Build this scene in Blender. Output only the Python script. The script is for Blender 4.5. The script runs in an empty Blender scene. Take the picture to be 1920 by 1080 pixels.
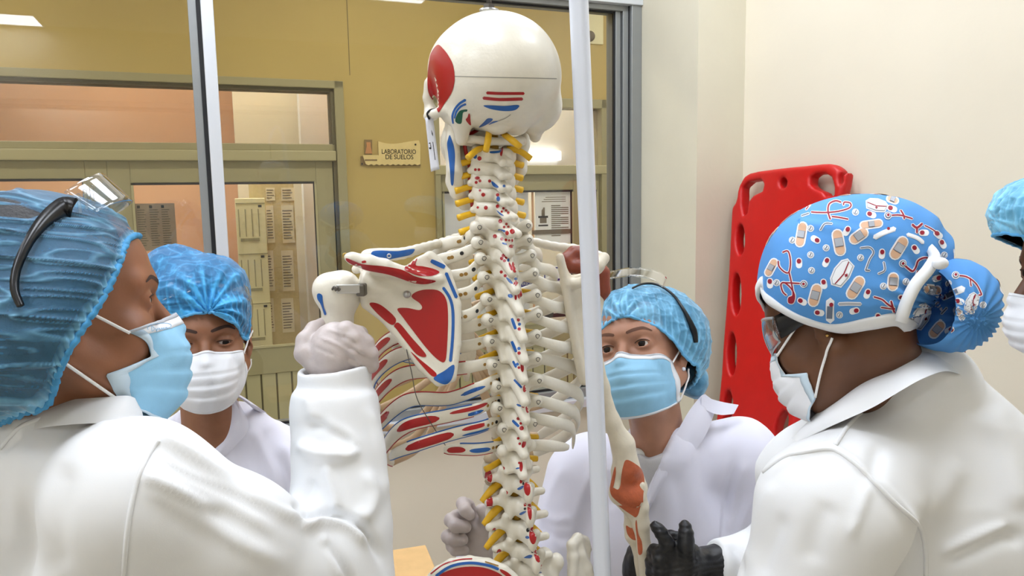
import bpy, bmesh, math, random, time
import numpy as np
from mathutils import Vector, Matrix, Euler
from mathutils.bvhtree import BVHTree
from mathutils.geometry import delaunay_2d_cdt

T_START = time.time()
SC = bpy.context.scene
COL = SC.collection
PI = math.pi
rnd = random.Random(7)
A = lambda *v: np.array(v, dtype=np.float64)

# ------------------------------------------------------------------ camera
F = 1400.0
PITCH, ROLL = math.radians(6.9), math.radians(-1.0)
CAM = A(0, 0, 1.65)
_R = (Matrix.Rotation(math.radians(90) - PITCH, 3, 'X') @ Matrix.Rotation(ROLL, 3, 'Z'))
RC = np.array(_R)
cam_d = bpy.data.cameras.new('camera')
cam_d.sensor_width = 36.0
cam_d.lens = F * 36.0 / 1920.0
cam_d.clip_start = 0.02
cam = bpy.data.objects.new('camera', cam_d)
cam.location = CAM
cam.rotation_euler = _R.to_euler()
COL.objects.link(cam)
SC.camera = cam

def ray(px, py):
    return RC @ A((px - 960) / F, -(py - 540) / F, -1.0)
def U(px, py, Y):
    """point of the world seen at a place of the photograph, at forward distance Y"""
    d = ray(px, py)
    return CAM + d * (Y / d[1])
def plane_hit(px, py, n, off):
    d = ray(px, py)
    return CAM + d * ((off - CAM @ n) / (d @ n))
def proj(p):
    q = RC.T @ (np.asarray(p, float) - CAM)
    return 960 + F * q[0] / -q[2], 540 - F * q[1] / -q[2]
def projN(P):
    q = (np.asarray(P, float) - CAM) @ RC
    return np.stack([960 + F * q[:, 0] / -q[:, 2], 540 - F * q[:, 1] / -q[:, 2]], 1)

# ------------------------------------------------------------------ materials
def mat(name, col, rough=0.5, metal=0.0, spec=0.5, noise=0.0, nscale=20.0, bump=0.0, bscale=200.0,
        sss=0.0, emit=None, coat=0.0, sheen=0.0, alpha=1.0, bdist=0.002, ndetail=4.0):
    m = bpy.data.materials.new(name)
    m.use_nodes = True
    nt = m.node_tree
    b = nt.nodes['Principled BSDF']
    c = srgb(col)
    b.inputs['Base Color'].default_value = c
    b.inputs['Roughness'].default_value = rough
    b.inputs['Metallic'].default_value = metal
    b.inputs['Specular IOR Level'].default_value = spec
    b.inputs['Coat Weight'].default_value = coat
    b.inputs['Coat Roughness'].default_value = 0.15
    b.inputs['Sheen Weight'].default_value = sheen
    b.inputs['Alpha'].default_value = alpha
    if sss:
        b.inputs['Subsurface Weight'].default_value = sss
        b.inputs['Subsurface Radius'].default_value = (0.012, 0.005, 0.003)
        b.inputs['Subsurface Scale'].default_value = 1.0
    if emit:
        b.inputs['Emission Color'].default_value = srgb(emit[0])
        b.inputs['Emission Strength'].default_value = emit[1]
    tc = nt.nodes.new('ShaderNodeTexCoord')
    if noise:
        n = nt.nodes.new('ShaderNodeTexNoise')
        n.inputs['Scale'].default_value = nscale
        n.inputs['Detail'].default_value = ndetail
        nt.links.new(tc.outputs['Object'], n.inputs['Vector'])
        r = nt.nodes.new('ShaderNodeValToRGB')
        lo = tuple(max(0, x * (1 - noise)) for x in c[:3]) + (1,)
        hi = tuple(min(1, x * (1 + noise * 0.6)) for x in c[:3]) + (1,)
        r.color_ramp.elements[0].position = 0.3
        r.color_ramp.elements[1].position = 0.7
        r.color_ramp.elements[0].color = lo
        r.color_ramp.elements[1].color = hi
        nt.links.new(n.outputs['Fac'], r.inputs['Fac'])
        nt.links.new(r.outputs['Color'], b.inputs['Base Color'])
    if bump:
        n2 = nt.nodes.new('ShaderNodeTexNoise')
        n2.inputs['Scale'].default_value = bscale
        n2.inputs['Detail'].default_value = 5
        nt.links.new(tc.outputs['Object'], n2.inputs['Vector'])
        bp = nt.nodes.new('ShaderNodeBump')
        bp.inputs['Strength'].default_value = bump
        bp.inputs['Distance'].default_value = bdist
        nt.links.new(n2.outputs['Fac'], bp.inputs['Height'])
        nt.links.new(bp.outputs['Normal'], b.inputs['Normal'])
    return m

def srgb(c):
    out = []
    for x in c[:3]:
        x = x / 255.0
        out.append(x / 12.92 if x <= 0.04045 else ((x + 0.055) / 1.055) ** 2.4)
    return tuple(out) + (1.0,)

# ------------------------------------------------------------------ objects
ROOT = {}
def tag(o, label=None, cat=None, group=None, kind=None):
    if label: o['label'] = label
    if cat: o['category'] = cat
    if group: o['group'] = group
    if kind: o['kind'] = kind
    return o
def thing(name, label, cat, loc=(0, 0, 0), group=None):
    o = bpy.data.objects.new(name, None)
    o.empty_display_size = 0.05
    o.location = tuple(float(x) for x in loc)
    COL.objects.link(o)
    ROOT[o.name] = A(*loc)
    return tag(o, label, cat, group)

class G:
    """collects pieces of geometry, each with its material, for ONE mesh object"""
    def __init__(s):
        s.V = []; s.F = []; s.M = []; s.mats = []; s.n = 0; s.S = []
        s.uv = []; s.has_uv = False
    def mi(s, m):
        if m not in s.mats: s.mats.append(m)
        return s.mats.index(m)
    def add(s, V, Fs, m, smooth=True, uv=None):
        V = np.asarray(V, float).reshape(-1, 3)
        k = s.mi(m)
        s.V.append(V)
        if isinstance(Fs, np.ndarray):
            s.F.append(Fs + s.n); cnt = len(Fs)
        else:
            s.F.append([tuple(i + s.n for i in f) for f in Fs]); cnt = len(Fs)
        s.M += [k] * cnt
        s.S += [smooth] * cnt
        s.n += len(V)
        if uv is not None: s.has_uv = True
        s.uv.append(np.zeros((len(V), 2)) if uv is None else np.asarray(uv, float))
        return s
    def build(s, name, parent=None, label=None):
        me = bpy.data.meshes.new(name)
        V = np.concatenate(s.V) if s.V else np.zeros((0, 3))
        org = ROOT.get(parent.name, A(0, 0, 0)) if parent else A(0, 0, 0)
        V = V - org
        idx = []; starts = []; tot = []
        c = 0
        for Fs in s.F:
            if isinstance(Fs, np.ndarray):
                k = Fs.shape[1]
                idx.append(Fs.reshape(-1))
                starts.append(c + np.arange(len(Fs)) * k); tot.append(np.full(len(Fs), k))
                c += len(Fs) * k
            else:
                fl = [i for f in Fs for i in f]
                ln = np.array([len(f) for f in Fs], int)
                idx.append(np.array(fl, int))
                starts.append(c + np.concatenate([[0], np.cumsum(ln)[:-1]])); tot.append(ln)
                c += len(fl)
        idx = np.concatenate(idx).astype(np.int32); starts = np.concatenate(starts).astype(np.int32)
        me.vertices.add(len(V)); me.vertices.foreach_set('co', V.astype(np.float32).reshape(-1))
        me.loops.add(len(idx)); me.loops.foreach_set('vertex_index', idx)
        me.polygons.add(len(starts)); me.polygons.foreach_set('loop_start', starts)
        me.polygons.foreach_set('loop_total', np.concatenate(tot).astype(np.int32))
        me.polygons.foreach_set('material_index', np.array(s.M, np.int32))
        me.polygons.foreach_set('use_smooth', np.array(s.S, bool))
        for m in s.mats: me.materials.append(m)
        me.update(calc_edges=True)
        me.validate()
        if s.has_uv:
            uv = np.concatenate(s.uv)
            l = me.uv_layers.new(name='UVMap')
            li = np.zeros(len(me.loops), np.int32); me.loops.foreach_get('vertex_index', li)
            l.data.foreach_set('uv', uv[li].astype(np.float32).reshape(-1))
        o = bpy.data.objects.new(name, me)
        COL.objects.link(o)
        if parent:
            o.parent = parent
            ROOT[o.name] = org
        else:
            ROOT[o.name] = A(0, 0, 0)
        if label: o['label'] = label
        return o

# ------------------------------------------------------------------ simple shapes
def unit(v):
    v = np.asarray(v, float); return v / (np.linalg.norm(v) + 1e-12)
def box(c, h, R=None, bev=0.0):
    """box of centre c and half sizes h, axes = columns of R; bev chamfers its edges"""
    if bev <= 0:
        V = np.array([[x, y, z] for x in (-1, 1) for y in (-1, 1) for z in (-1, 1)], float) * np.asarray(h, float)
        Fs = [(0, 1, 3, 2), (4, 6, 7, 5), (0, 4, 5, 1), (2, 3, 7, 6), (0, 2, 6, 4), (1, 5, 7, 3)]
    else:
        bm = bmesh.new()
        bmesh.ops.create_cube(bm, size=2.0)
        for v in bm.verts: v.co = Vector((v.co.x * h[0], v.co.y * h[1], v.co.z * h[2]))
        bmesh.ops.bevel(bm, geom=list(bm.edges), offset=bev, segments=2, affect='EDGES', profile=0.5)
        bm.verts.index_update()
        V = np.array([v.co[:] for v in bm.verts]); Fs = [tuple(v.index for v in f.verts) for f in bm.faces]
        bm.free()
    if R is not None: V = V @ np.asarray(R).T
    return V + np.asarray(c, float), Fs
def frame_of(d, up=(0, 0, 1)):
    d = unit(d); up = np.asarray(up, float)
    if abs(d @ unit(up)) > 0.98: up = A(1, 0, 0)
    s = unit(np.cross(up, d)); t = np.cross(d, s)
    return s, t
def catmull(P, n=8, closed=False):
    P = np.asarray(P, float); N = len(P); out = []
    rng = range(N if closed else N - 1)
    for i in rng:
        if closed: p0, p1, p2, p3 = P[(i - 1) % N], P[i], P[(i + 1) % N], P[(i + 2) % N]
        else: p0, p1, p2, p3 = P[max(i - 1, 0)], P[i], P[i + 1], P[min(i + 2, N - 1)]
        for k in range(n):
            t = k / n
            out.append(0.5 * (2 * p1 + (p2 - p0) * t + (2 * p0 - 5 * p1 + 4 * p2 - p3) * t * t + (3 * p1 - p0 - 3 * p2 + p3) * t ** 3))
    if not closed: out.append(P[-1])
    return np.array(out)
def tube(P, r, sides=8, closed=False, squash=1.0, up=(0, 0, 1), caps=True):
    """round tube along points P; r a radius or one per point; squash flattens it across 'up'"""
    P = np.asarray(P, float); N = len(P)
    r = np.broadcast_to(np.asarray(r, float), (N,))
    V = []; Fs = []
    ps = None
    for i in range(N):
        if closed: d = P[(i + 1) % N] - P[(i - 1) % N]
        else: d = P[min(i + 1, N - 1)] - P[max(i - 1, 0)]
        d = unit(d)
        if ps is None or up is not None and not closed and squash != 1.0:
            s, t = frame_of(d, up if up is not None else (0, 0, 1))
        else:
            s = ps - d * (ps @ d); s = unit(s); t = np.cross(d, s)
        ps = s
        for k in range(sides):
            a = 2 * PI * k / sides
            V.append(P[i] + r[i] * (s * math.cos(a) * squash + t * math.sin(a)))
    for i in range(N if closed else N - 1):
        j = (i + 1) % N
        for k in range(sides):
            k2 = (k + 1) % sides
            Fs.append((i * sides + k, i * sides + k2, j * sides + k2, j * sides + k))
    if caps and not closed:
        Fs.append(tuple(range(sides))[::-1]); Fs.append(tuple((N - 1) * sides + k for k in range(sides)))
    return np.array(V), Fs
def sphere(c, r, nu=16, nv=10):
    V = []; Fs = []
    r = np.broadcast_to(np.asarray(r, float), (3,))
    for i in range(nv + 1):
        th = PI * i / nv
        for k in range(nu):
            a = 2 * PI * k / nu
            V.append((math.sin(th) * math.cos(a), math.sin(th) * math.sin(a), math.cos(th)))
    for i in range(nv):
        for k in range(nu):
            Fs.append((i * nu + k, (i + 1) * nu + k, (i + 1) * nu + (k + 1) % nu, i * nu + (k + 1) % nu))
    return np.array(V) * r + np.asarray(c, float), Fs
def grid_surface(P, thick=0.0, closed_u=False, uv=None):
    """P: (m,n,3) array; returns a surface, with thickness when thick>0 (offset to the back)"""
    P = np.asarray(P, float); m, n = P.shape[:2]
    V = P.reshape(-1, 3)
    def quads(off, flip):
        q = []
        nn = n if closed_u else n - 1
        i, k = np.meshgrid(np.arange(m - 1), np.arange(nn), indexing='ij')
        k2 = (k + 1) % n
        a = off + i * n + k; b = off + i * n + k2; c = off + (i + 1) * n + k2; d = off + (i + 1) * n + k
        Q = np.stack([a, b, c, d], -1).reshape(-1, 4)
        return Q[:, ::-1] if flip else Q
    Q = quads(0, False)
    if thick <= 0: return V, Q
    N = grid_normals(P, closed_u)
    V2 = (P - N * thick).reshape(-1, 3)
    Q2 = quads(m * n, True)
    R = []
    nn = n if closed_u else n - 1
    for k in range(nn):
        k2 = (k + 1) % n
        R.append((k2, k, m * n + k, m * n + k2))
        b = (m - 1) * n
        R.append((b + k, b + k2, m * n + b + k2, m * n + b + k))
    if not closed_u:
        for i in range(m - 1):
            R.append((i * n, (i + 1) * n, m * n + (i + 1) * n, m * n + i * n))
            R.append(((i + 1) * n + n - 1, i * n + n - 1, m * n + i * n + n - 1, m * n + (i + 1) * n + n - 1))
    return np.concatenate([V, V2]), np.concatenate([Q, Q2, np.array(R)])
def grid_normals(P, closed_u=False):
    if closed_u:
        du = np.roll(P, -1, 1) - np.roll(P, 1, 1)
    else:
        du = np.gradient(P, axis=1)
    dv = np.gradient(P, axis=0)
    N = np.cross(du, dv)
    return N / (np.linalg.norm(N, axis=2, keepdims=True) + 1e-12)

# ------------------------------------------------------------------ signed distance modelling
def hash3(ix, iy, iz, seed):
    n = (ix * 374761393 + iy * 668265263 + iz * 1274126177 + seed * 1442695041) & 0x7fffffff
    n = ((n ^ (n >> 13)) * 1274126177) & 0x7fffffff
    return ((n ^ (n >> 16)) & 0xffff) / 32767.5 - 1.0
def vnoise(p, scale, seed=0):
    q = np.asarray(p, np.float64) * scale
    i = np.floor(q).astype(np.int64); f = q - i
    f = f * f * (3 - 2 * f)
    x, y, z = i[:, 0], i[:, 1], i[:, 2]
    def h(a, b, c): return hash3(x + a, y + b, z + c, seed)
    fx, fy, fz = f[:, 0], f[:, 1], f[:, 2]
    c00 = h(0, 0, 0) * (1 - fx) + h(1, 0, 0) * fx; c10 = h(0, 1, 0) * (1 - fx) + h(1, 1, 0) * fx
    c01 = h(0, 0, 1) * (1 - fx) + h(1, 0, 1) * fx; c11 = h(0, 1, 1) * (1 - fx) + h(1, 1, 1) * fx
    return (c00 * (1 - fy) + c10 * fy) * (1 - fz) + (c01 * (1 - fy) + c11 * fy) * fz
def smin(a, b, k):
    if k <= 0: return np.minimum(a, b)
    h = np.clip(0.5 + 0.5 * (b - a) / k, 0, 1)
    return b + (a - b) * h - k * h * (1 - h)
def smax(a, b, k): return -smin(-a, -b, k)
def rc(a, b, ra, rb=None):
    a = np.asarray(a, float); b = np.asarray(b, float); rb = ra if rb is None else rb
    ba = b - a; L = ba @ ba + 1e-12
    def f(p):
        t = np.clip((p - a) @ ba / L, 0, 1)
        return np.linalg.norm(p - a - t[:, None] * ba, axis=1) - (ra + (rb - ra) * t)
    return f
def el(c, r, R=None):
    c = np.asarray(c, float); r = np.broadcast_to(np.asarray(r, float), (3,))
    R = None if R is None else np.asarray(R, float)
    def f(p):
        q = p - c
        if R is not None: q = q @ R
        k0 = np.linalg.norm(q / r, axis=1); k1 = np.linalg.norm(q / (r * r), axis=1)
        return k0 * (k0 - 1) / (k1 + 1e-9)
    return f
def bx(c, h, R=None, rad=0.0):
    c = np.asarray(c, float); h = np.asarray(h, float) - rad
    R = None if R is None else np.asarray(R, float)
    def f(p):
        q = p - c
        if R is not None: q = q @ R
        d = np.abs(q) - h
        return np.linalg.norm(np.maximum(d, 0), axis=1) + np.minimum(d.max(axis=1), 0) - rad
    return f
def chain(pts, rs, k=0.0):
    pts = [np.asarray(p, float) for p in pts]
    fs = [rc(pts[i], pts[i + 1], rs[i], rs[i + 1]) for i in range(len(pts) - 1)]
    def f(p):
        d = fs[0](p)
        for g in fs[1:]: d = smin(d, g(p), k)
        return d
    return f
def un(k, *fs):
    def f(p):
        d = fs[0](p)
        for g in fs[1:]: d = smin(d, g(p), k)
        return d
    return f
def cut(f, g, k=0.0): return lambda p: smax(f(p), -g(p), k)
def inter(f, g, k=0.0): return lambda p: smax(f(p), g(p), k)
def half(n, c):
    n = unit(n); c = np.asarray(c, float)
    return lambda p: (p - c) @ n            # negative on the side away from n
def place(f, loc, R, s=1.0):
    loc = np.asarray(loc, float); R = np.asarray(R, float)
    return lambda p: f((p - loc) @ R / s) * s
def poly_sd(q, poly):
    """signed distance of 2D points to a closed polygon"""
    poly = np.asarray(poly, float); n = len(poly)
    d = np.full(len(q), 1e9); s = np.ones(len(q))
    for i in range(n):
        a = poly[i]; b = poly[i - 1]; e = b - a; w = q - a
        t = np.clip((w @ e) / (e @ e + 1e-15), 0, 1)
        d = np.minimum(d, ((w - t[:, None] * e) ** 2).sum(1))
        c1 = q[:, 1] >= a[1]; c2 = q[:, 1] < b[1]; c3 = e[0] * w[:, 1] > e[1] * w[:, 0]
        s = np.where((c1 & c2 & c3) | (~c1 & ~c2 & ~c3), -s, s)
    return s * np.sqrt(d)

def axes_of(lo, hi, h):
    return [np.arange(lo[i], hi[i] + h, h) for i in range(3)]
def nets(f, lo=None, hi=None, h=0.003, axes=None, coarse=4, slack=1.6, relax=0):
    """surface of f = 0 as a quad mesh (naive surface nets; fine samples only near the surface)"""
    ax = axes if axes is not None else axes_of(lo, hi, h)
    ax = [np.concatenate([a, a[-1] + (a[-1] - a[-2]) * np.arange(1, 1 + (-len(a)) % coarse)]) if len(a) % coarse else a for a in ax]
    n = [len(a) for a in ax]
    nb = [k // coarse for k in n]
    cc = [a.reshape(-1, coarse).mean(1) for a in ax]
    ext = [np.ptp(a.reshape(-1, coarse), axis=1) / 2 + np.max(np.diff(a)) for a in ax]
    g = np.stack(np.meshgrid(*cc, indexing='ij'), -1).reshape(-1, 3)
    dc = np.concatenate([f(g[i:i + 400000]) for i in range(0, len(g), 400000)])
    e = np.stack(np.meshgrid(*ext, indexing='ij'), -1).reshape(-1, 3)
    near = np.abs(dc) < np.linalg.norm(e, axis=1) * slack
    D = np.repeat(np.repeat(np.repeat(dc.reshape(nb).astype(np.float32), coarse, 0), coarse, 1), coarse, 2)
    bi = np.stack(np.unravel_index(np.nonzero(near)[0], nb), 1)
    o = np.stack(np.meshgrid(*[np.arange(coarse)] * 3, indexing='ij'), -1).reshape(-1, 3)
    step = 6000
    for i in range(0, len(bi), step):
        ii = (bi[i:i + step, None, :] * coarse + o[None]).reshape(-1, 3)
        p = np.stack([ax[0][ii[:, 0]], ax[1][ii[:, 1]], ax[2][ii[:, 2]]], 1)
        D[ii[:, 0], ii[:, 1], ii[:, 2]] = f(p)
    I = D < 0
    c = [I[a:n[0] - 1 + a, b:n[1] - 1 + b, d:n[2] - 1 + d] for a in (0, 1) for b in (0, 1) for d in (0, 1)]
    anyc = c[0].copy(); allc = c[0].copy()
    for q in c[1:]: anyc |= q; allc &= q
    act = anyc & ~allc
    ci = np.stack(np.nonzero(act), 1)
    vid = np.full(act.shape, -1, np.int32); vid[act] = np.arange(len(ci))
    acc = np.zeros((len(ci), 3)); cnt = np.zeros(len(ci))
    corners = [(a, b, d) for a in (0, 1) for b in (0, 1) for d in (0, 1)]
    for a in corners:
        for axis in range(3):
            if a[axis]: continue
            b = list(a); b[axis] = 1
            ia = ci + a; ib = ci + b
            da = D[ia[:, 0], ia[:, 1], ia[:, 2]].astype(float); db = D[ib[:, 0], ib[:, 1], ib[:, 2]].astype(float)
            m = (da < 0) != (db < 0)
            t = np.where(m, da / np.where(m, da - db, 1), 0)
            pa = np.stack([ax[q][ia[:, q]] for q in range(3)], 1); pb = np.stack([ax[q][ib[:, q]] for q in range(3)], 1)
            acc += np.where(m[:, None], pa + t[:, None] * (pb - pa), 0); cnt += m
    V = acc / np.maximum(cnt, 1)[:, None]
    Q = []
    for axis in range(3):
        u, v = (axis + 1) % 3, (axis + 2) % 3
        sl = [slice(1, k - 1) for k in n]; sl[axis] = slice(0, n[axis] - 1)
        sl2 = list(sl); sl2[axis] = slice(1, n[axis])
        a = I[tuple(sl)]; b = I[tuple(sl2)]
        ch = np.stack(np.nonzero(a != b), 1)
        if not len(ch): continue
        sg = a[ch[:, 0], ch[:, 1], ch[:, 2]]
        base = ch.copy(); base[:, u] += 1; base[:, v] += 1
        def vv(du, dv):
            w = base.copy(); w[:, u] -= du; w[:, v] -= dv
            return vid[w[:, 0], w[:, 1], w[:, 2]]
        q = np.stack([vv(1, 1), vv(0, 1), vv(0, 0), vv(1, 0)], 1)
        q[~sg] = q[~sg][:, ::-1]
        Q.append(q)
    Q = np.concatenate(Q) if Q else np.zeros((0, 4), int)
    Q = Q[(Q >= 0).all(1)]
    if relax: V = smooth_mesh(V, Q, relax)
    return V, Q
def smooth_mesh(V, Q, relax):
    for _ in range(relax):
        E = np.concatenate([Q[:, [0, 1]], Q[:, [1, 2]], Q[:, [2, 3]], Q[:, [3, 0]]])
        s = np.zeros_like(V); w = np.zeros(len(V))
        for c_ in range(3):
            s[:, c_] = np.bincount(E[:, 0], V[E[:, 1], c_], len(V)) + np.bincount(E[:, 1], V[E[:, 0], c_], len(V))
        w = np.bincount(E[:, 0], minlength=len(V)) + np.bincount(E[:, 1], minlength=len(V))
        V = V * 0.5 + 0.5 * s / np.maximum(w, 1)[:, None]
    return V
def vert_normals(V, Q):
    n = np.cross(V[Q[:, 2]] - V[Q[:, 0]], V[Q[:, 3]] - V[Q[:, 1]])
    N = np.zeros_like(V)
    for k in range(4):
        for c_ in range(3): N[:, c_] += np.bincount(Q[:, k], n[:, c_], len(V))
    return N / (np.linalg.norm(N, axis=1, keepdims=True) + 1e-12)
def bvh(V, Q):
    return BVHTree.FromPolygons([tuple(v) for v in V], [tuple(int(i) for i in q) for q in Q])

# ------------------------------------------------------------------ painted patches that follow a surface
def fill2d(poly, step):
    """triangulated inside of a closed 2D polygon, with inner points"""
    poly = np.asarray(poly, float)
    out = []
    for i in range(len(poly)):
        a = poly[i]; b = poly[(i + 1) % len(poly)]
        k = max(1, int(np.linalg.norm(b - a) / step))
        for t in range(k): out.append(a + (b - a) * t / k)
    B = np.array(out); n = len(B)
    lo = B.min(0); hi = B.max(0)
    gx, gy = np.meshgrid(np.arange(lo[0], hi[0], step), np.arange(lo[1], hi[1], step * 0.87))
    gx = gx + (np.arange(gx.shape[0]) % 2)[:, None] * step * 0.5
    q = np.stack([gx.ravel(), gy.ravel()], 1)
    if len(q): q = q[poly_sd(q, B) < -step * 0.45]
    P = [Vector(p) for p in B] + [Vector(p) for p in q]
    r = delaunay_2d_cdt(P, [(i, (i + 1) % n) for i in range(n)], [], 1, 1e-7)
    return np.array([v[:] for v in r[0]]), [tuple(f) for f in r[2]]
def decal_px(g, tree, poly, m, step=4.0, off=0.0005, smooth=True, cat=True, maxd=None):
    """paint on the surface behind a closed outline of the photograph"""
    poly = catmull(poly, 5, True) if cat else np.asarray(poly, float)
    P, T = fill2d(poly, step)
    V = np.zeros((len(P), 3)); ok = np.zeros(len(P), bool)
    o = Vector(CAM)
    for i, p in enumerate(P):
        d = Vector(ray(p[0], p[1])).normalized()
        h = tree.ray_cast(o, d)
        if h[0] is None: continue
        nrm = h[1]
        if nrm.dot(d) > 0: nrm = -nrm
        V[i] = h[0] + nrm * off; ok[i] = True
    T = [t for t in T if all(ok[list(t)])]
    if maxd:
        T = [t for t in T if max(np.linalg.norm(V[t[0]] - V[t[1]]), np.linalg.norm(V[t[1]] - V[t[2]])) < maxd]
    T = [t[::-1] for t in T]
    if T: add_used(g, V, T, m, smooth)
def add_used(g, V, T, m, smooth=True):
    used = sorted({i for t in T for i in t}); mp = {u: k for k, u in enumerate(used)}
    g.add(V[used], [tuple(mp[i] for i in t) for t in T], m, smooth)
def decal_at(g, tree, pos, nrm, tang, poly, m, step=0.003, off=0.0005, cat=False):
    """paint an outline (metres, in the tangent plane at pos) on the surface"""
    poly = catmull(poly, 4, True) if cat else np.asarray(poly, float)
    P, T = fill2d(poly, step)
    n = unit(nrm); t = unit(np.asarray(tang) - n * (n @ tang)); b = np.cross(n, t)
    V = np.zeros((len(P), 3)); ok = np.zeros(len(P), bool)
    for i, p in enumerate(P):
        w = np.asarray(pos) + t * p[0] + b * p[1] + n * 0.02
        h = tree.ray_cast(Vector(w), Vector(-n), 0.06)
        if h[0] is None: continue
        hn = h[1] if h[1].dot(Vector(n)) > 0 else -h[1]
        V[i] = h[0] + hn * off; ok[i] = True
    T = [q for q in T if all(ok[list(q)])]
    if T: add_used(g, V, T, m)
def circ(x, y, r, n=12, ry=None, rot=0.0):
    ry = r if ry is None else ry
    c, s = math.cos(rot), math.sin(rot)
    return [(x + r * math.cos(2 * PI * i / n) * c - ry * math.sin(2 * PI * i / n) * s,
             y + r * math.cos(2 * PI * i / n) * s + ry * math.sin(2 * PI * i / n) * c) for i in range(n)]
def stroke(pts, w, n=6):
    """outline of a thick line through 2D points; w one width or one per point"""
    P = catmull(pts, n) if len(pts) > 2 else np.asarray(pts, float)
    w = np.interp(np.linspace(0, 1, len(P)), np.linspace(0, 1, len(np.atleast_1d(w))), np.atleast_1d(w)) if np.size(w) > 1 else np.full(len(P), float(w))
    d = np.gradient(P, axis=0); d /= np.linalg.norm(d, axis=1, keepdims=True) + 1e-12
    nrm = np.stack([-d[:, 1], d[:, 0]], 1)
    a = P + nrm * w[:, None] / 2; b = P - nrm * w[:, None] / 2
    e0 = [P[0] - d[0] * w[0] * 0.4]; e1 = [P[-1] + d[-1] * w[-1] * 0.4]
    return np.concatenate([a, e1, b[::-1], e0])
# ------------------------------------------------------------------ the room, the window and the corridor behind it
UU = unit(A(.927, .375, 0)); NN = A(-UU[1], UU[0], 0); OO = A(-.5, 2.7, 0)
OFF_W = float(OO @ NN); OFF_C = 4.6
RW = np.stack([UU, NN, A(0, 0, 1)], 1)            # axes of the wall: along, into, up
def WP(s, t, z): return OO + UU * s + NN * t + A(0, 0, z)
def pb(g, s0, s1, z0, z1, t0, t1, m, bev=0.0):
    V, Fs = box(WP((s0 + s1) / 2, (t0 + t1) / 2, (z0 + z1) / 2), (abs(s1 - s0) / 2, abs(t1 - t0) / 2, abs(z1 - z0) / 2), RW, bev)
    g.add(V, Fs, m, False)
def sz(px, py, off):
    p = plane_hit(px, py, NN, off); return float((p - OO) @ UU), float(p[2])
TC = OFF_C - OFF_W                                  # corridor wall, measured from the window

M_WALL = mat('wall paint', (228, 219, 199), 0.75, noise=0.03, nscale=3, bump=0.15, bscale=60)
M_WALLSHADE = mat('wall paint shaded', (216, 210, 189), 0.75, noise=0.04, nscale=4, bump=0.2, bscale=60)  # same wall paint; shade of the turned-away reveal put into its colour
M_CEIL = mat('ceiling white', (238, 238, 234), 0.9, bump=0.1, bscale=30)
M_FLOOR = mat('floor tile', (182, 176, 166), 0.35, noise=0.06, nscale=6)
M_YEL = mat('corridor ochre paint', (198, 174, 106), 0.7, noise=0.04, nscale=2.5, bump=0.12, bscale=40)
M_KHAKI = mat('khaki door paint', (168, 160, 122), 0.45, noise=0.03, nscale=8)
M_KHAKI2 = mat('khaki ledge paint', (186, 178, 138), 0.45)
M_KHAKID = mat('khaki groove', (104, 96, 70), 0.7)
M_ALU = mat('aluminium grey', (150, 153, 153), 0.42, metal=0.55, noise=0.02, nscale=30)
M_ALUL = mat('aluminium silver', (214, 218, 224), 0.35, metal=0.35)
M_GASKET = mat('black gasket', (16, 16, 18), 0.6)
M_PEACH = mat('peach room paint', (214, 166, 128), 0.8, noise=0.03, nscale=3)
M_CREAM = mat('cream board', (246, 238, 194), 0.6, noise=0.02, nscale=10)
M_CORK = mat('tan pin board', (214, 196, 146), 0.9, noise=0.08, nscale=80)
M_PAPER = mat('paper', (240, 238, 228), 0.8)
M_PAPERC = mat('cream paper', (238, 228, 200), 0.8)
M_PAPERG = mat('grey printed paper', (172, 150, 134), 0.8)
M_INK = mat('printed ink', (118, 106, 92), 0.8)
M_INKD = mat('dark ink', (40, 38, 44), 0.8)
M_BLUEINK = mat('blue ink', (44, 44, 140), 0.7)
M_WHITE = mat('white paint', (240, 240, 240), 0.6)
M_LAMP = mat('lamp diffuser', (255, 255, 255), 0.5, emit=((236, 243, 255), 7.0))
M_LAMPC = mat('corridor lamp diffuser', (255, 255, 255), 0.5, emit=((255, 248, 232), 10.5))
M_LAMPI = mat('peach room added lamp diffuser', (255, 255, 255), 0.5, emit=((244, 248, 255), 9.0))
M_LAMPD = mat('doorway fill and white room diffuser', (255, 255, 255), 0.5, emit=((250, 250, 250), 22.0))  # for the added doorway lamp and the white room lamp
M_GLOWBAR = mat('made-up bar glow', (255, 255, 255), 0.5, emit=((250, 252, 255), 2.2))
M_WOOD = mat('pale wood', (214, 176, 122), 0.5, noise=0.08, nscale=25)

def glass_mat(name, tint=(1, 1, 1), refl=1.0, rough=0.0):
    m = bpy.data.materials.new(name); m.use_nodes = True
    nt = m.node_tree; nt.nodes.clear()
    out = nt.nodes.new('ShaderNodeOutputMaterial'); mx = nt.nodes.new('ShaderNodeMixShader')
    tr = nt.nodes.new('ShaderNodeBsdfTransparent'); tr.inputs['Color'].default_value = tint + (1,)
    gl = nt.nodes.new('ShaderNodeBsdfGlossy'); gl.inputs['Roughness'].default_value = rough
    lw = nt.nodes.new('ShaderNodeLayerWeight'); lw.inputs['Blend'].default_value = .5
    po = nt.nodes.new('ShaderNodeMath'); po.operation = 'POWER'; po.inputs[1].default_value = 4.0
    mu = nt.nodes.new('ShaderNodeMath'); mu.operation = 'MULTIPLY_ADD'; mu.inputs[1].default_value = .75 * refl; mu.inputs[2].default_value = .04 * refl
    nt.links.new(lw.outputs['Facing'], po.inputs[0]); nt.links.new(po.outputs[0], mu.inputs[0]); nt.links.new(mu.outputs[0], mx.inputs['Fac'])
    nt.links.new(tr.outputs[0], mx.inputs[1]); nt.links.new(gl.outputs[0], mx.inputs[2])
    nt.links.new(mx.outputs[0], out.inputs['Surface'])
    return m
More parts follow.
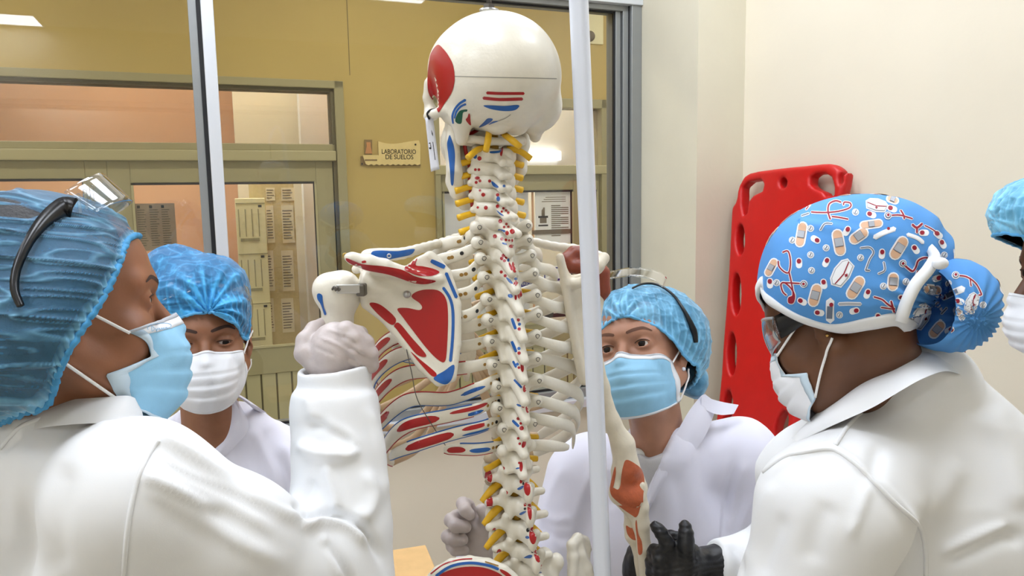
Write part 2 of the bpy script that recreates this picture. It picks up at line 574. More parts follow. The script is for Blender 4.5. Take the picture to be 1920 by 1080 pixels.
M_GLASS = glass_mat('window glass', (0.97, 0.98, 0.97), 1.0)
M_GLASSD = glass_mat('door glass', (0.95, 0.95, 0.92), 0.8)

def wall_text(txt, x, y, hpx, w_px, t, m, parent):
    cu = bpy.data.curves.new('txt', 'FONT'); cu.body = txt; cu.size = 1.0; cu.extrude = 0.02; cu.offset = 0.012
    to = bpy.data.objects.new('txt', cu); COL.objects.link(to)
    bpy.context.view_layer.update()
    dg = bpy.context.evaluated_depsgraph_get()
    me = bpy.data.meshes.new_from_object(to.evaluated_get(dg))
    V = np.array([v.co[:] for v in me.vertices]); Fs = [tuple(p.vertices) for p in me.polygons]
    bpy.data.objects.remove(to); bpy.data.curves.remove(cu); bpy.data.meshes.remove(me)
    V[:, 0] -= V[:, 0].min(); V[:, 0] /= V[:, 0].max(); V[:, 1] /= .7
    a = sz(x, y, OFF_W + t); b = sz(x + w_px, y, OFF_W + t); c = sz(x, y - hpx, OFF_W + t)
    P = np.array([WP(a[0] + v[0] * (b[0] - a[0]), t - abs(v[2]) * .02, a[1] + v[1] * (c[1] - a[1])) for v in V])
    g = G(); g.add(P, Fs, m, False); return g.build('lettering', parent, 'letters %s' % txt)
def film_mat(name, col, tr=.5):
    m = mat(name, col, .8); nt = m.node_tree; b = nt.nodes['Principled BSDF']; out = [n for n in nt.nodes if n.type == 'OUTPUT_MATERIAL'][0]
    t = nt.nodes.new('ShaderNodeBsdfTranslucent'); t.inputs['Color'].default_value = srgb(col); mx = nt.nodes.new('ShaderNodeMixShader'); mx.inputs['Fac'].default_value = tr
    nt.links.new(b.outputs[0], mx.inputs[1]); nt.links.new(t.outputs[0], mx.inputs[2]); nt.links.new(mx.outputs[0], out.inputs['Surface'])
    return m
M_SHEET = film_mat('thin white sheet', (244, 246, 248))
M_FILM = film_mat('white film', (236, 240, 248))
M_GLASST = glass_mat('dimming transom glass', (0.74, 0.72, 0.68), 1.0)  # darker tint holds down the brightness of the rooms behind
def struct(name, g, parent=None):
    return tag(g.build(name, parent), kind='structure')

def build_room():
    HC = 3.0
    Q0 = WP(1.092, 0, 0); Q1 = Q0 - NN * .425; Q2 = Q1 + UU * .205
    s1 = 1.092; s2 = s1 + .205
    # --- the wall with the window
    g = G()
    pb(g, -2.6, s1, 0, .80, 0.0, .12, M_WALL)
    pb(g, -2.6, s1, 2.425, HC, -.02, .12, M_WALL)
    pb(g, -3.4, -2.6, 0, HC, 0.0, .12, M_WALL)
    struct('wall_back', g)
    g = G()
    pb(g, s1, s2 + .12, 0, HC, -.425, .12, M_WALLSHADE)
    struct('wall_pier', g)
    g = G()                                         # the right wall comes from Q2 towards the camera
    pb(g, s2, s2 + .12, 0, HC, -.425 - 3.6, -.425, M_WALL)
    struct('wall_right', g)
    g = G(); pb(g, -3.4, s2 + .12, 0, HC, -.425 - 3.72, -.425 - 3.6, M_WALL); struct('wall_rear', g)
    g = G(); pb(g, -3.52, -3.4, 0, HC, -.425 - 3.72, .12, M_WALL); struct('wall_left', g)
    g = G(); pb(g, -4.6, s2 + 2.2, -.1, 0, -.425 - 3.72, TC + 2.6, M_FLOOR); struct('floor', g)
    g = G(); pb(g, -3.52, s2 + .12, HC, HC + .1, -.425 - 3.72, .12, M_CEIL); struct('ceiling', g)
    # --- window
    w = thing('window_1', 'wide grey aluminium window with silver post looking onto the ochre corridor', 'window', WP(0, 0, .8))
    w['kind'] = 'structure'
    g = G()
    t0, t1 = -.035, .055
    # right side: three stepped profiles and the sash with its gasket
    pb(g, 1.045, 1.092, .80, 2.425, t0 - .02, t1, M_ALU, .003)
    pb(g, 1.018, 1.043, .84, 2.40, t0, t1, M_ALU, .002)
    pb(g, .992, 1.014, .85, 2.39, t0 + .012, t1, M_ALU, .002)
    pb(g, 1.041, 1.047, .82, 2.41, t0 - .004, t1, M_GASKET)
    pb(g, .985, .992, .85, 2.372, t0 + .020, t0 + .030, M_GASKET)
    # head and sill
    pb(g, -2.6, 1.092, 2.392, 2.425, t0 - .03, t1, M_ALUL, .003)
    pb(g, -2.6, 1.06, 2.372, 2.392, t0, t1, M_ALU, .002)
    pb(g, -2.6, 1.02, 2.365, 2.372, t0 + .020, t0 + .030, M_GASKET)
    pb(g, -2.6, 1.092, .80, .835, t0 - .03, t1, M_ALUL, .003)
    pb(g, -2.6, 1.06, .835, .872, t0, t1, M_ALU, .002)
    pb(g, -2.6, 1.02, .872, .880, t0 + .020, t0 + .030, M_GASKET)
    g.build('window_frame', w)
    g = G()
    pb(g, -.528, -.490, .84, 2.40, t0 - .03, t1, M_ALUL, .003)
    pb(g, -.540, -.528, .86, 2.38, t0 + .004, t1, M_GASKET)
    pb(g, -.566, -.540, .86, 2.38, t0 + .012, t1, M_ALU, .002)
    g.build('post', w, 'silver upright post with black gasket')
    for nm, a, b in (('pane', -2.55, -.55), ('pane', -.51, .99)):
        g = G(); pb(g, a, b, .86, 2.38, .004, .010, M_GLASS); g.build(nm, w)
    # --- corridor shell
    g = G()
    T0, T1 = TC, TC + .12
    L0, L1, LZ = -3.0, .245, 2.352                    # double door opening on the left
    R0, R1, RZ = .795, 2.02, 2.30
    pb(g, -4.6, L0, 0, 3.2, T0, T1, M_YEL)
    pb(g, L0, L1, LZ, 3.2, T0, T1, M_YEL)
    pb(g, L1, R0, 0, 3.2, T0, T1, M_YEL)
    pb(g, R0, R1, RZ, 3.2, T0, T1, M_YEL)
    pb(g, R1, s2 + 2.2, 0, 3.2, T0, T1, M_YEL)
    pb(g, .2905, .2935, LZ + .04, 3.2, T0 - .002, T0 + .01, M_KHAKID)
    struct('wall_corridor', g)
    g = G(); pb(g, -4.6, s2 + 2.2, 3.2, 3.3, .12, TC + 2.6, M_CEIL); struct('ceiling_corridor', g)
    g = G(); pb(g, -4.7, -4.6, 0, 3.2, .12, TC + 2.6, M_YEL); pb(g, s2 + 2.2, s2 + 2.3, 0, 3.2, .12, TC + 2.6, M_YEL); struct('wall_corridor_end', g)
    g = G()
    pb(g, -4.6, .28, 0, 3.2, TC + 1.9, TC + 2.0, M_PEACH); struct('wall_peach_room', g)
    g = G(); pb(g, .34, .42, 0, 3.2, TC + .12, TC + 2.0, M_PEACH); struct('wall_between_rooms', g)
    g = G(); pb(g, .42, s2 + 2.2, 0, 3.2, TC + 1.3, TC + 1.4, M_WHITE); struct('wall_white_room', g)
    # --- left double door
    d = thing('door_1', 'khaki glazed double door with transom at the left of the corridor', 'door', WP(-1.2, TC, 0)); d['kind'] = 'structure'
    k = M_KHAKI
    g = G()
    pb(g, L1 - .055, L1, 0, LZ, T0 - .03, T1, k, .004); pb(g, L1 - .075, L1 - .055, 0, LZ - .04, T0 - .01, T1, M_KHAKID)
    pb(g, L0, L1, LZ - .045, LZ, T0 - .03, T1, k, .004); pb(g, L0, L1, LZ - .062, LZ - .045, T0 - .01, T1, M_KHAKID)
    pb(g, L0, L1 - .06, 1.885, 1.945, T0 - .035, T1, M_KHAKI2, .006); pb(g, L0, L1 - .06, 1.945, 1.985, T0 - .01, T1, k, .004)
    g.build('door_frame', d)
    def leaf(a, b, ztop, zg0, zg1, gl, gr, hinge, nm='leaf'):
        g = G()
        pb(g, a, gl, 0, ztop, T0, T0 + .045, k, .003); pb(g, gr, b, 0, ztop, T0, T0 + .045, k, .003)
        pb(g, gl, gr, zg1, ztop, T0, T0 + .045, k, .003); pb(g, gl, gr, zg0 - .16, zg0, T0, T0 + .045, k, .003)
        pb(g, gl, gr, 0, .12, T0, T0 + .045, k, .003)
        pb(g, gl, gl + .012, zg0, zg1, T0 - .006, T0 + .01, M_KHAKI2); pb(g, gr - .012, gr, zg0, zg1, T0 - .006, T0 + .01, M_KHAKI2)
        pb(g, gl, gr, zg0, zg0 + .012, T0 - .006, T0 + .01, M_KHAKI2); pb(g, gl, gr, zg1 - .012, zg1, T0 - .006, T0 + .01, M_INKD)
        pb(g, gr - .018, gr - .012, zg0, zg1, T0 - .002, T0 + .01, M_INKD)
        x = gl
        while x < gr - .01:
            e = min(x + .088, gr); pb(g, x + .005, e - .005, .12, zg0 - .16, T0 + .008, T0 + .03, M_KHAKI2, .003)
            x = e
        pb(g, gl, gr, .12, zg0 - .16, T0 + .014, T0 + .03, M_KHAKID)
        o = g.build(nm, d)
        g = G(); pb(g, gl, gr, zg0, zg1, T0 + .018, T0 + .024, M_GLASSD); g.build('glass_pane', o)
    leaf(-1.035, L1 - .08, 1.885, .79, 1.765, -.925, .065, 1)
    leaf(-2.0, -1.0355, 1.885, .79, 1.79, -1.9, -1.14, -1)
    leaf(-2.98, -2.0005, 1.885, .79, 1.79, -2.88, -2.1, 1)
    g = G(); pb(g, L0, L1 - .06, 1.985, LZ - .05, T0 + .03, T0 + .036, M_GLASST); g.build('transom_pane', d)
    # --- right door
    d = thing('door_2', 'khaki glazed door with white room and notices behind it, right of the yellow wall', 'door', WP(1.4, TC, 0)); d['kind'] = 'structure'
    g = G()
    pb(g, R0, R0 + .035, 0, RZ, T0 - .03, T1, k, .004); pb(g, R1 - .04, R1, 0, RZ, T0 - .03, T1, k, .004)
    pb(g, R0, R1, RZ - .06, RZ, T0 - .03, T1, k, .004); pb(g, R0, R1, 1.80, 1.86, T0 - .035, T1, M_KHAKI2, .006)
    pb(g, 1.86, 1.90, 0, 1.80, T0 - .02, T1, k, .004)
    g.build('door_frame', d)
    leaf(R0 + .04, 1.86, 1.80, .79, 1.695, .845, 1.775, 1)
    leaf(1.9, R1 - .04, 1.80, .79, 1.695, 1.91, 1.965, 1)
    g = G(); pb(g, R0 + .035, R1 - .04, 1.86, RZ - .06, T0 + .03, T0 + .036, M_GLASST); g.build('transom_pane', d)

    # --- things seen through the glass of the doors
    def sheet(name, label, cat, x0, y0, x1, y1, t, m, group=None, lines=0, ink=M_INK, th=.003, cols=1, head=False):
        a = sz(x0, y0, OFF_W + t); b = sz(x1, y1, OFF_W + t)
        s0, s1_, za, zb = a[0], b[0], b[1], a[1]
        g = G(); pb(g, s0, s1_, za, zb, t, t + th, m)
        H = zb - za; W = s1_ - s0
        for c in range(cols):
            c0 = s0 + W * (.08 + c * .88 / cols); c1 = c0 + W * (.88 / cols - .06)
            for i in range(lines):
                zz = zb - H * (.12 + .8 * (i + .5) / lines)
                pb(g, c0, c0 + (c1 - c0) * rnd.uniform(.65, 1), zz, zz + H * .28 / lines, t - .0012, t + .001, ink)
            if head: pb(g, c0, c0 + (c1 - c0) * .3, zb - H * .1, zb - H * .04, t - .0012, t + .001, M_INKD)
        return tag(g.build(name), label, cat, group)
    t_in = TC + .05
    sheet('printed_notice', 'grey three-column printed notice taped inside the left corridor door glass', 'notice', 250, 382, 333, 468, TC + .026, M_PAPERG, lines=16, cols=3, head=True)
    # pin board stands in the peach room close behind the door
    t2 = TC + .55
    a = sz(466, 345, OFF_W + t2); b = sz(566, 650, OFF_W + t2)
    g = G(); pb(g, a[0], b[0], .55, 2.0, t2, t2 + .025, M_CORK, .004)
    tag(g.build('pin_board'), 'tan pin board covered with papers behind the corridor door', 'notice board')
    n_ = 0
    for r, (ya, yb) in enumerate(((352, 376), (385, 455), (470, 545), (560, 622))):
        for c, (xa, xb) in enumerate(((498, 516), (527, 553))):
            pos = ['top row', 'second row', 'third row', 'bottom row'][r]; side = ['left', 'right'][c]
            sheet('pinned_sheet', 'white printed sheet pinned on the tan board, %s, %s column' % (pos, side), 'paper', xa, ya, xb, yb, t2 - .004, M_PAPERC, 'sheets on the pin board', lines=max(3, int((yb - ya) / 6)))
    a = sz(440, 372, OFF_W + t2 - .06); b = sz(512, 650, OFF_W + t2 - .06)
    g = G(); t3 = t2 - .06
    pb(g, a[0], b[0], b[1], a[1], t3, t3 + .03, M_CREAM, .004)
    H = a[1] - b[1]; W = b[0] - a[0]
    for r in range(3):
        z1 = a[1] - H * (r / 3 + .03); z0 = a[1] - H * ((r + 1) / 3 - .02)
        pb(g, a[0] + W * .02, b[0], z1 - .006, z1, t3 - .002, t3 + .001, M_KHAKI)
        for c in range(4):
            x = a[0] + W * (.08 + .22 * c); pb(g, x, x + .006, z0 + .06, z1 - .04, t3 - .002, t3 + .001, M_KHAKI)
        pb(g, b[0] - W * .24, b[0] - W * .12, z1 - .03, z1 - .015, t3 - .002, t3 + .001, M_INKD)
        pb(g, a[0] + W * .12, b[0] - W * .25, z0 + .03, z0 + .05, t3 - .002, t3 + .001, M_KHAKI)
    tag(g.build('cream_poster'), 'cream poster in three sections hanging in front of the pin board behind the door', 'poster')
    g = G(); a = sz(568, 345, OFF_W + t2 + .1); pb(g, a[0], .27, 0, 2.7, t2 + .1, t2 + .2, M_WHITE, .004)
    a = sz(443, 300, OFF_W + t2 + .35); pb(g, a[0], .3, 0, 3.0, t2 + .35, t2 + .4, M_WALL)
    struct('partition', g)
    # sheets in the right door
    a = sz(818, 352, OFF_C); b = sz(1000, 700, OFF_C); g = G(); pb(g, a[0] + .02, b[0], .80, 1.69, TC + .045, TC + .0456, M_FILM); tag(g.build('white_board'), 'large plain white board standing behind the glass of the right door', 'board')
    sheet('door_notice', 'white letter with emblem and text lines on the right corridor door', 'notice', 1003, 360, 1073, 455, TC + .012, M_SHEET, lines=0, th=.0006)
    g = G()
    a = sz(1003, 360, OFF_C); b = sz(1073, 455, OFF_C); W = b[0] - a[0]; H = a[1] - b[1]; t = TC + .0105
    for i in range(16):
        zz = a[1] - H * (.26 + .62 * i / 16); pb(g, a[0] + W * .45, a[0] + W * (.92 if i % 5 else .7), zz - H * .018, zz, t, t + .002, M_INK)
    for i in range(3):
        zz = a[1] - H * (.10 + .04 * i); pb(g, a[0] + W * (.3 - .05 * i), a[0] + W * .85, zz - H * .012, zz, t, t + .002, M_INK)
    pb(g, a[0] + W * .1, a[0] + W * .36, a[1] - H * .50, a[1] - H * .46, t, t + .002, M_INKD)
    pb(g, a[0] + W * .14, a[0] + W * .32, a[1] - H * .60, a[1] - H * .50, t, t + .002, M_INK)
    pb(g, a[0] + W * .1, a[0] + W * .36, a[1] - H * .66, a[1] - H * .63, t, t + .002, M_INKD)
    V, Fs = tube([WP(a[0] + W * .23, t, a[1] - H * .46), WP(a[0] + W * .23, t, a[1] - H * .36), WP(a[0] + W * .26, t, a[1] - H * .30)], [.012, .012, .004], 6); g.add(V, Fs, M_INK)
    o = bpy.data.objects['door_notice']
    ob = g.build('printing', o)
    g = G(); a = sz(998, 360, OFF_C); pb(g, a[0], a[0] + .012, .79, a[1], TC + .006, TC + .016, M_PEACH); pb(g, a[0], 1.76, 1.40, 1.43, TC + .006, TC + .016, M_INK)
    struct('trim_1', g)
    for (x0, y0, x1, y1, lb, txt) in ((1019, 500, 1064, 545, 'white card with blue border on the door glass behind the right ribs', 'DE COMPUTADORES'),
                                      (968, 500, 1014, 545, 'white card with blue filled band beside the spine on the door glass', 'PERSONAL')):
        a = sz(x0, y0, OFF_C); b = sz(x1, y1, OFF_C); W = b[0] - a[0]; H = a[1] - b[1]; t = TC + .004
        cd = thing('bordered_card', lb, 'notice', WP((a[0] + b[0]) / 2, t, b[1]))
        g = G(); pb(g, a[0], b[0], b[1], a[1], t + .002, t + .0026, M_SHEET); g.build('card', cd)
        g = G()
        for q in ((.04, .96, .90, .95), (.04, .96, .06, .13), (.04, .08, .06, .95), (.92, .96, .06, .95)): pb(g, a[0] + W * q[0], a[0] + W * q[1], b[1] + H * q[2], b[1] + H * q[3], t, t + .004, M_BLUEINK)
        if txt == 'PERSONAL': pb(g, a[0] + W * .08, a[0] + W * .92, b[1] + H * .13, b[1] + H * .42, t, t + .004, M_BLUEINK)
        else: pb(g, a[0] + W * .3, a[0] + W * .9, b[1] + H * .42, b[1] + H * .5, t, t + .004, M_BLUEINK)
        g.build('border', cd)
        wall_text(txt, x0 + (x1 - x0) * .16, y1 - (y1 - y0) * .22, 5.0, (x1 - x0) * .68, t - .0006, M_PAPER if txt == 'PERSONAL' else M_INKD, cd)
    a = sz(978, 478, OFF_C); b = sz(1012, 499, OFF_C); g = G(); W = b[0] - a[0]; H = a[1] - b[1]; t = TC + .004
    pb(g, a[0], b[0], b[1], a[1], t + .002, t + .006, M_PAPER)
    V, Fs = sphere(WP(a[0] + W * .3, t + .003, b[1] + H * .4), (.022, .004, .022)); g.add(V, Fs, M_BLUEINK)
    tag(g.build('emblem_card'), 'small white card with round blue emblem on the door between spine and right scapula', 'notice')
    a = sz(1010, 572, OFF_C); b = sz(1080, 592, OFF_C); g = G(); W = b[0] - a[0]; H = a[1] - b[1]
    pb(g, a[0], b[0], b[1], a[1], t + .002, t + .006, M_INKD)
    for i in range(3): pb(g, a[0] + W * (.12 + .28 * i), a[0] + W * (.24 + .28 * i), b[1] + H * .3, b[1] + H * .7, t, t + .004, M_PAPER)
    tag(g.build('dark_strip_sign'), 'dark strip sign with white squares behind the right ribs', 'sign')
    # made-up glowing bar for the bright strip reflected in the transom
    g = G(); t4 = TC + 1.24
    a = sz(982, 296, OFF_W + t4); b = sz(1053, 283, OFF_W + t4)
    pb(g, a[0], b[0], a[1] - .02, b[1], t4, t4 + .05, M_GLOWBAR, .01)
    tag(g.build('glow_bar'), 'made-up glowing bar for the bright strip in the transom, right of the neck', 'light strip')
    # round device and box above the right door
    g = G(); a = sz(1100, 32, OFF_C); b = sz(1130, 84, OFF_C)
    pb(g, a[0] - .1, b[0], b[1], a[1] + .02, TC - .012, TC, M_CREAM, .003)
    dv = g.build('round_sounder'); tag(dv, 'small round grey sounder on a cream box high on the corridor wall', 'alarm')
    p = plane_hit(1106, 68, NN, OFF_W + TC - .02); g = G(); V, Fs = sphere(p, .035); g.add(V, Fs, M_INK); g.build('sounder_dome', dv, 'round grey dome')

    # --- the sign of the laboratory
    a = sz(677, 307, OFF_C); c0 = sz(678, 290, OFF_C)
    sg = thing('room_sign', 'carved cream wooden plaque reading LABORATORIO DE SUELOS on the corridor wall', 'sign', WP(a[0], TC, a[1]))
    def outline(pts): return [sz(x, y, OFF_C) for x, y in pts]
    def plate(g, pts, t0, t1, m):
        P = np.array(outline(pts)); tri = fill2d(P, 9.0)
        n_ = len(P)
        f = [WP(x, t0, z) for x, z in P]; bk = [WP(x, t1, z) for x, z in P]
        V = f + bk
        Fs = [tuple(range(n_))[::-1], tuple(n_ + i for i in range(n_))] + [(i, (i + 1) % n_, n_ + (i + 1) % n_, n_ + i) for i in range(n_)]
        g.add(V, Fs, m, False)
    M_SIGN = mat('plaque cream', (236, 214, 150), 0.6, noise=0.05, nscale=30)
    M_SIGNB = mat('plaque brown', (142, 118, 78), 0.7)
    M_SIGNT = mat('plaque lettering', (62, 56, 40), 0.7)
    g = G()
    top = [(708, 265)] + [(708 + i * 76 / 10, 265 + 8 * math.sin(i / 10 * PI * .95) ** 1 * (1 - i / 10) * 1.2 - 1.5 * i / 10) for i in range(1, 11)]
    scal = []
    for i in range(21): scal.append((787 - i * 5.1, 308 + (2.2 if i % 2 else 0)))
    plate(g, [(679, 291), (709, 291)] + top + [(787, 272)] + scal, TC - .016, TC - .006, M_SIGN)
    g.build('plaque', sg)
    g = G(); plate(g, [(676, 293), (706, 293), (785, 290), (788, 311), (676, 310)], TC - .006, TC, M_SIGNB)
    plate(g, [(683, 262), (697, 262), (697, 290), (683, 290)], TC - .012, TC - .002, M_SIGNB)
    g.build('backing', sg, 'brown backing board')
    g = G(); plate(g, [(686, 267), (694, 267), (694, 274), (697, 288), (684, 288), (687, 274)], TC - .0145, TC - .0115, mat('plaque figure', (204, 144, 92), 0.7)); g.build('emblem', sg, 'orange figure emblem')
    g = G(); plate(g, [(683, 299), (706, 299), (706, 302), (683, 302)], TC - .0172, TC - .015, M_SIGNB); g.build('small_print', sg, 'brown line of small print')
    for txt, x, y, hpx, w_px in (('LABORATORIO', 716, 288.3, 8.6, 64), ('DE SUELOS', 723, 298.3, 8.6, 52)):
        wall_text(txt, x, y, hpx, w_px, TC - .0165, M_SIGNT, sg)
    for x, y in ((779, 271), (679, 307)):
        g = G(); V, Fs = sphere(plane_hit(x, y, NN, OFF_W + TC - .017), .006, 8, 6); g.add(V, Fs, M_INKD); g.build('screw', sg)

    # --- ceiling lamps of the room; the first is the one mirrored in the window
    def mirror_hit(px, py, z):
        d = ray(px, py); off = OFF_W + .006
        k = (off - CAM @ NN) / (d @ NN); p = CAM + d * k
        r = d - 2 * (d @ NN) * NN
        return p + r * ((z - p[2]) / r[2])
    c = [mirror_hit(x, y, HC - .03) for x, y in ((0, 28), (68, 32), (30, 50), (-40, 48))]
    ctr = sum(c) / 4
    print('lamp mirror', [tuple(np.round(q, 2)) for q in c])
    spots = [((c[1] + c[2]) / 2 - UU * .55, 'by the rear wall')]
    return HC, c
# ------------------------------------------------------------------ the anatomical skeleton
M_BONE = mat('bone plastic', (232, 226, 210), 0.36, noise=0.035, nscale=60, bump=0.25, bscale=260, bdist=0.0012, coat=0.15)
M_BONE2 = mat('bone plastic warm', (224, 214, 192), 0.42, noise=0.05, nscale=70, bump=0.25, bscale=300, bdist=0.0012)
M_RED = mat('muscle red paint', (168, 14, 20), 0.32, coat=0.2)
M_BLUE = mat('muscle blue paint', (24, 92, 170), 0.35, coat=0.2)
M_GREEN = mat('green paint', (8, 84, 60), 0.4)
M_DARK = mat('black paint', (24, 24, 26), 0.5)
M_OCHRE = mat('ochre dot paint', (150, 112, 44), 0.5)
M_NERVE = mat('nerve yellow plastic', (238, 188, 36), 0.4, noise=0.05, nscale=80)
M_DISC = mat('disc plastic', (196, 178, 150), 0.5, noise=0.05, nscale=90)
M_CART = mat('cartilage plastic', (206, 176, 142), 0.45, noise=0.06, nscale=60)
M_LIG = mat('ligament orange plastic', (190, 96, 58), 0.45, noise=0.12, nscale=140, bump=0.3, bscale=300)
M_LIGB = mat('capsule brown plastic', (142, 66, 44), 0.45, noise=0.12, nscale=140)
M_STEEL = mat('steel', (190, 190, 188), 0.3, metal=0.9)
M_STEELD = mat('dark steel', (110, 106, 100), 0.4, metal=0.9)
M_LINE = mat('pencil line', (150, 146, 136), 0.7)

BY = math.radians(28)
BL = A(-math.cos(BY), -math.sin(BY), 0); BA = A(-math.sin(BY), math.cos(BY), 0); BZ = A(0, 0, 1)
RB = np.stack([BL, BA, BZ], 1)                      # columns: left, anterior, up
YS = 1.0

SPINE = [('C', 925, 264), ('C', 926, 289), ('C', 925, 314), ('C', 925, 337), ('C', 927, 361), ('C', 930, 387), ('C', 933, 414),
         ('T', 932, 441), ('T', 934, 468), ('T', 940, 497), ('T', 945, 531), ('T', 950, 571), ('T', 952, 608), ('T', 952, 647),
         ('T', 955, 690), ('T', 960, 730), ('T', 960, 769), ('T', 961, 809), ('T', 960, 850),
         ('L', 961, 893), ('L', 964, 936), ('L', 968, 980), ('L', 975, 1021), ('L', 984, 1056)]

def vertebra_sdf(kind, i, h, hn):
    """h: height of the level, in local left/anterior/up axes, origin in the canal"""
    if kind == 'C' and i == 0:                       # atlas: a ring
        pts = [A(.043 * math.cos(a) if abs(math.cos(a)) > .2 else .043 * math.cos(a), .018 * math.sin(a) + .004, .002 * math.cos(2 * a)) for a in np.linspace(0, 2 * PI, 20)]
        ring = chain(pts, [.0052] * 20, .002)
        return un(.004, ring, rc((.026, .008, 0), (.046, .004, 0), .008, .0055), rc((-.026, .008, 0), (-.046, .004, 0), .008, .0055))
    if kind == 'C':
        w = .0225; sp = [0, .020, .019, .019, .022, .027, .033][i]
        lam = [rc((s * .016, .001, .001), (0, -.013, -.004), .0088, .0082) for s in (1, -1)]
        plate_ = bx((0, -.0085, -.003), (.0185, .0048, h * .95), np.array(Matrix.Rotation(-.40, 3, 'X')), rad=.0046)
        pil = [rc((s * w, .004, h * .62), (s * w, -.003, -h * .62), .0078, .0080) for s in (1, -1)]
        tp = [rc((s * .020, .012, -.002), (s * (.031 if i < 6 else .033), .006, -.004), .0052, .0045) for s in (1, -1)]
        body = el((0, .020, -.002), (.017, .012, h * 1.0))
        spin = [rc((0, -.012, -.004), (s * .005, -.014 - sp, -.008 - sp * .25), .0068, .0055) for s in (1, -1)]
        tie = [rc((s * w, -.001, 0), (s * .012, -.011, -.003), .0085, .0085) for s in (1, -1)]
        return un(.004, body, plate_, *lam, *pil, *tie, *tp, *spin)
    if kind == 'T':
        k = .92 + .012 * (i - 7)
        tl = (.038 - .0016 * max(0, i - 12)) if i < 17 else .022
        body = inter(el((0, .028, -.003), (.018 * k, .015 * k, h * 1.9)), bx((0, .028, -.003), (.03, .03, h * .82), rad=.002), .003)
        lam = [rc((s * .016, -.001, .005), (0, -.013, -.009), .0095, .0095) for s in (1, -1)]
        tilt = np.array(Matrix.Rotation(-.42, 3, 'X'))
        plate_ = bx((0, -.0105, -.006), (.0205 * k, .0048, h * 1.06), tilt, rad=.0046)
        tp = [rc((s * .013, -.003, .005), (s * tl, -.014, .012), .0072, .0062) for s in (1, -1)]
        knob = [el((s * tl, -.014, .012), (.0072, .0068, .0080)) for s in (1, -1)]
        sl = [.026, .030, .032, .036, .038, .038, .036, .034, .030, .026, .022, .022][i - 7]
        zz = [-.012, -.018, -.020, -.024, -.030, -.032, -.030, -.028, -.024, -.018, -.014, -.012][i - 7]
        spin = rc((0, -.011, -.004), (0, -.014 - sl * .8, -.010 + zz), .0115, .0066)
        ped = [rc((s * .012, .018, .003), (s * .013, -.002, .004), .0058) for s in (1, -1)]
        fac = [rc((s * .012, -.006, .006), (s * .012, -.006, h * 1.0), .0062, .005) for s in (1, -1)]
        return un(.005, body, plate_, *lam, *tp, *knob, spin, *ped, *fac)
    k = 1.0 + .03 * (i - 19)
    body = inter(el((0, .036, 0), (.0275 * k, .021, h * 1.9)), bx((0, .036, 0), (.04, .03, h * .80), rad=.003), .004)
    waist = el((0, .036, 0), (.0225 * k, .0165, h * 1.5))
    ped = [rc((s * .015, .020, .005), (s * .017, -.002, .004), .0068) for s in (1, -1)]
    plate_ = bx((0, -.011, -.003), (.0165, .005, h * .62), rad=.0045)
    lam = [rc((s * .017, -.003, .004), (0, -.014, -.008), .0082) for s in (1, -1)]
    tpl = [.024, .030, .032, .028, .026][i - 19]
    tp = [rc((s * .018, .002, .004), (s * (tpl + .012), -.004, .005), .0068, .0056) for s in (1, -1)]
    fu = [rc((s * .019, -.006, .004), (s * .021, -.010, h * 1.05), .0072, .0062) for s in (1, -1)]
    fd = [rc((s * .013, -.010, -.006), (s * .014, -.012, -h * .95), .0068, .0060) for s in (1, -1)]
    spin = bx((0, -.030, -.008), (.0042, .017, .0115), rad=.004)
    tip = el((0, -.046, -.010), (.0062, .006, .0135))
    return un(.005, smin_f(body, waist, .006), plate_, *ped, *lam, *tp, *fu, *fd, spin, tip)
def smin_f(f, g, k): return lambda p: smin(f(p), g(p), k)

def px_plate(poly, P0, N, half_t, e1=None):
    """rounded plate with an outline of the photograph lying in the plane through P0 with normal N; returns its sdf"""
    N = unit(N)
    e1 = unit(np.cross(BZ, N)) if e1 is None else e1
    e2 = np.cross(N, e1)
    pts = []
    for x, y in poly:
        d = ray(x, y); p = CAM + d * (((P0 - CAM) @ N) / (d @ N)); q = p - P0
        pts.append((q @ e1, q @ e2))
    pts = np.array(pts)
    def f(p):
        q = p - P0
        d2 = poly_sd(np.stack([q @ e1, q @ e2], 1), pts) + half_t
        dz = np.abs(q @ N)
        return np.where(d2 > 0, np.sqrt(np.maximum(d2, 0) ** 2 + dz ** 2), dz) - half_t
    return f, pts

def bounds(pts, pad):
    P = np.array(pts); return P.min(0) - pad, P.max(0) + pad

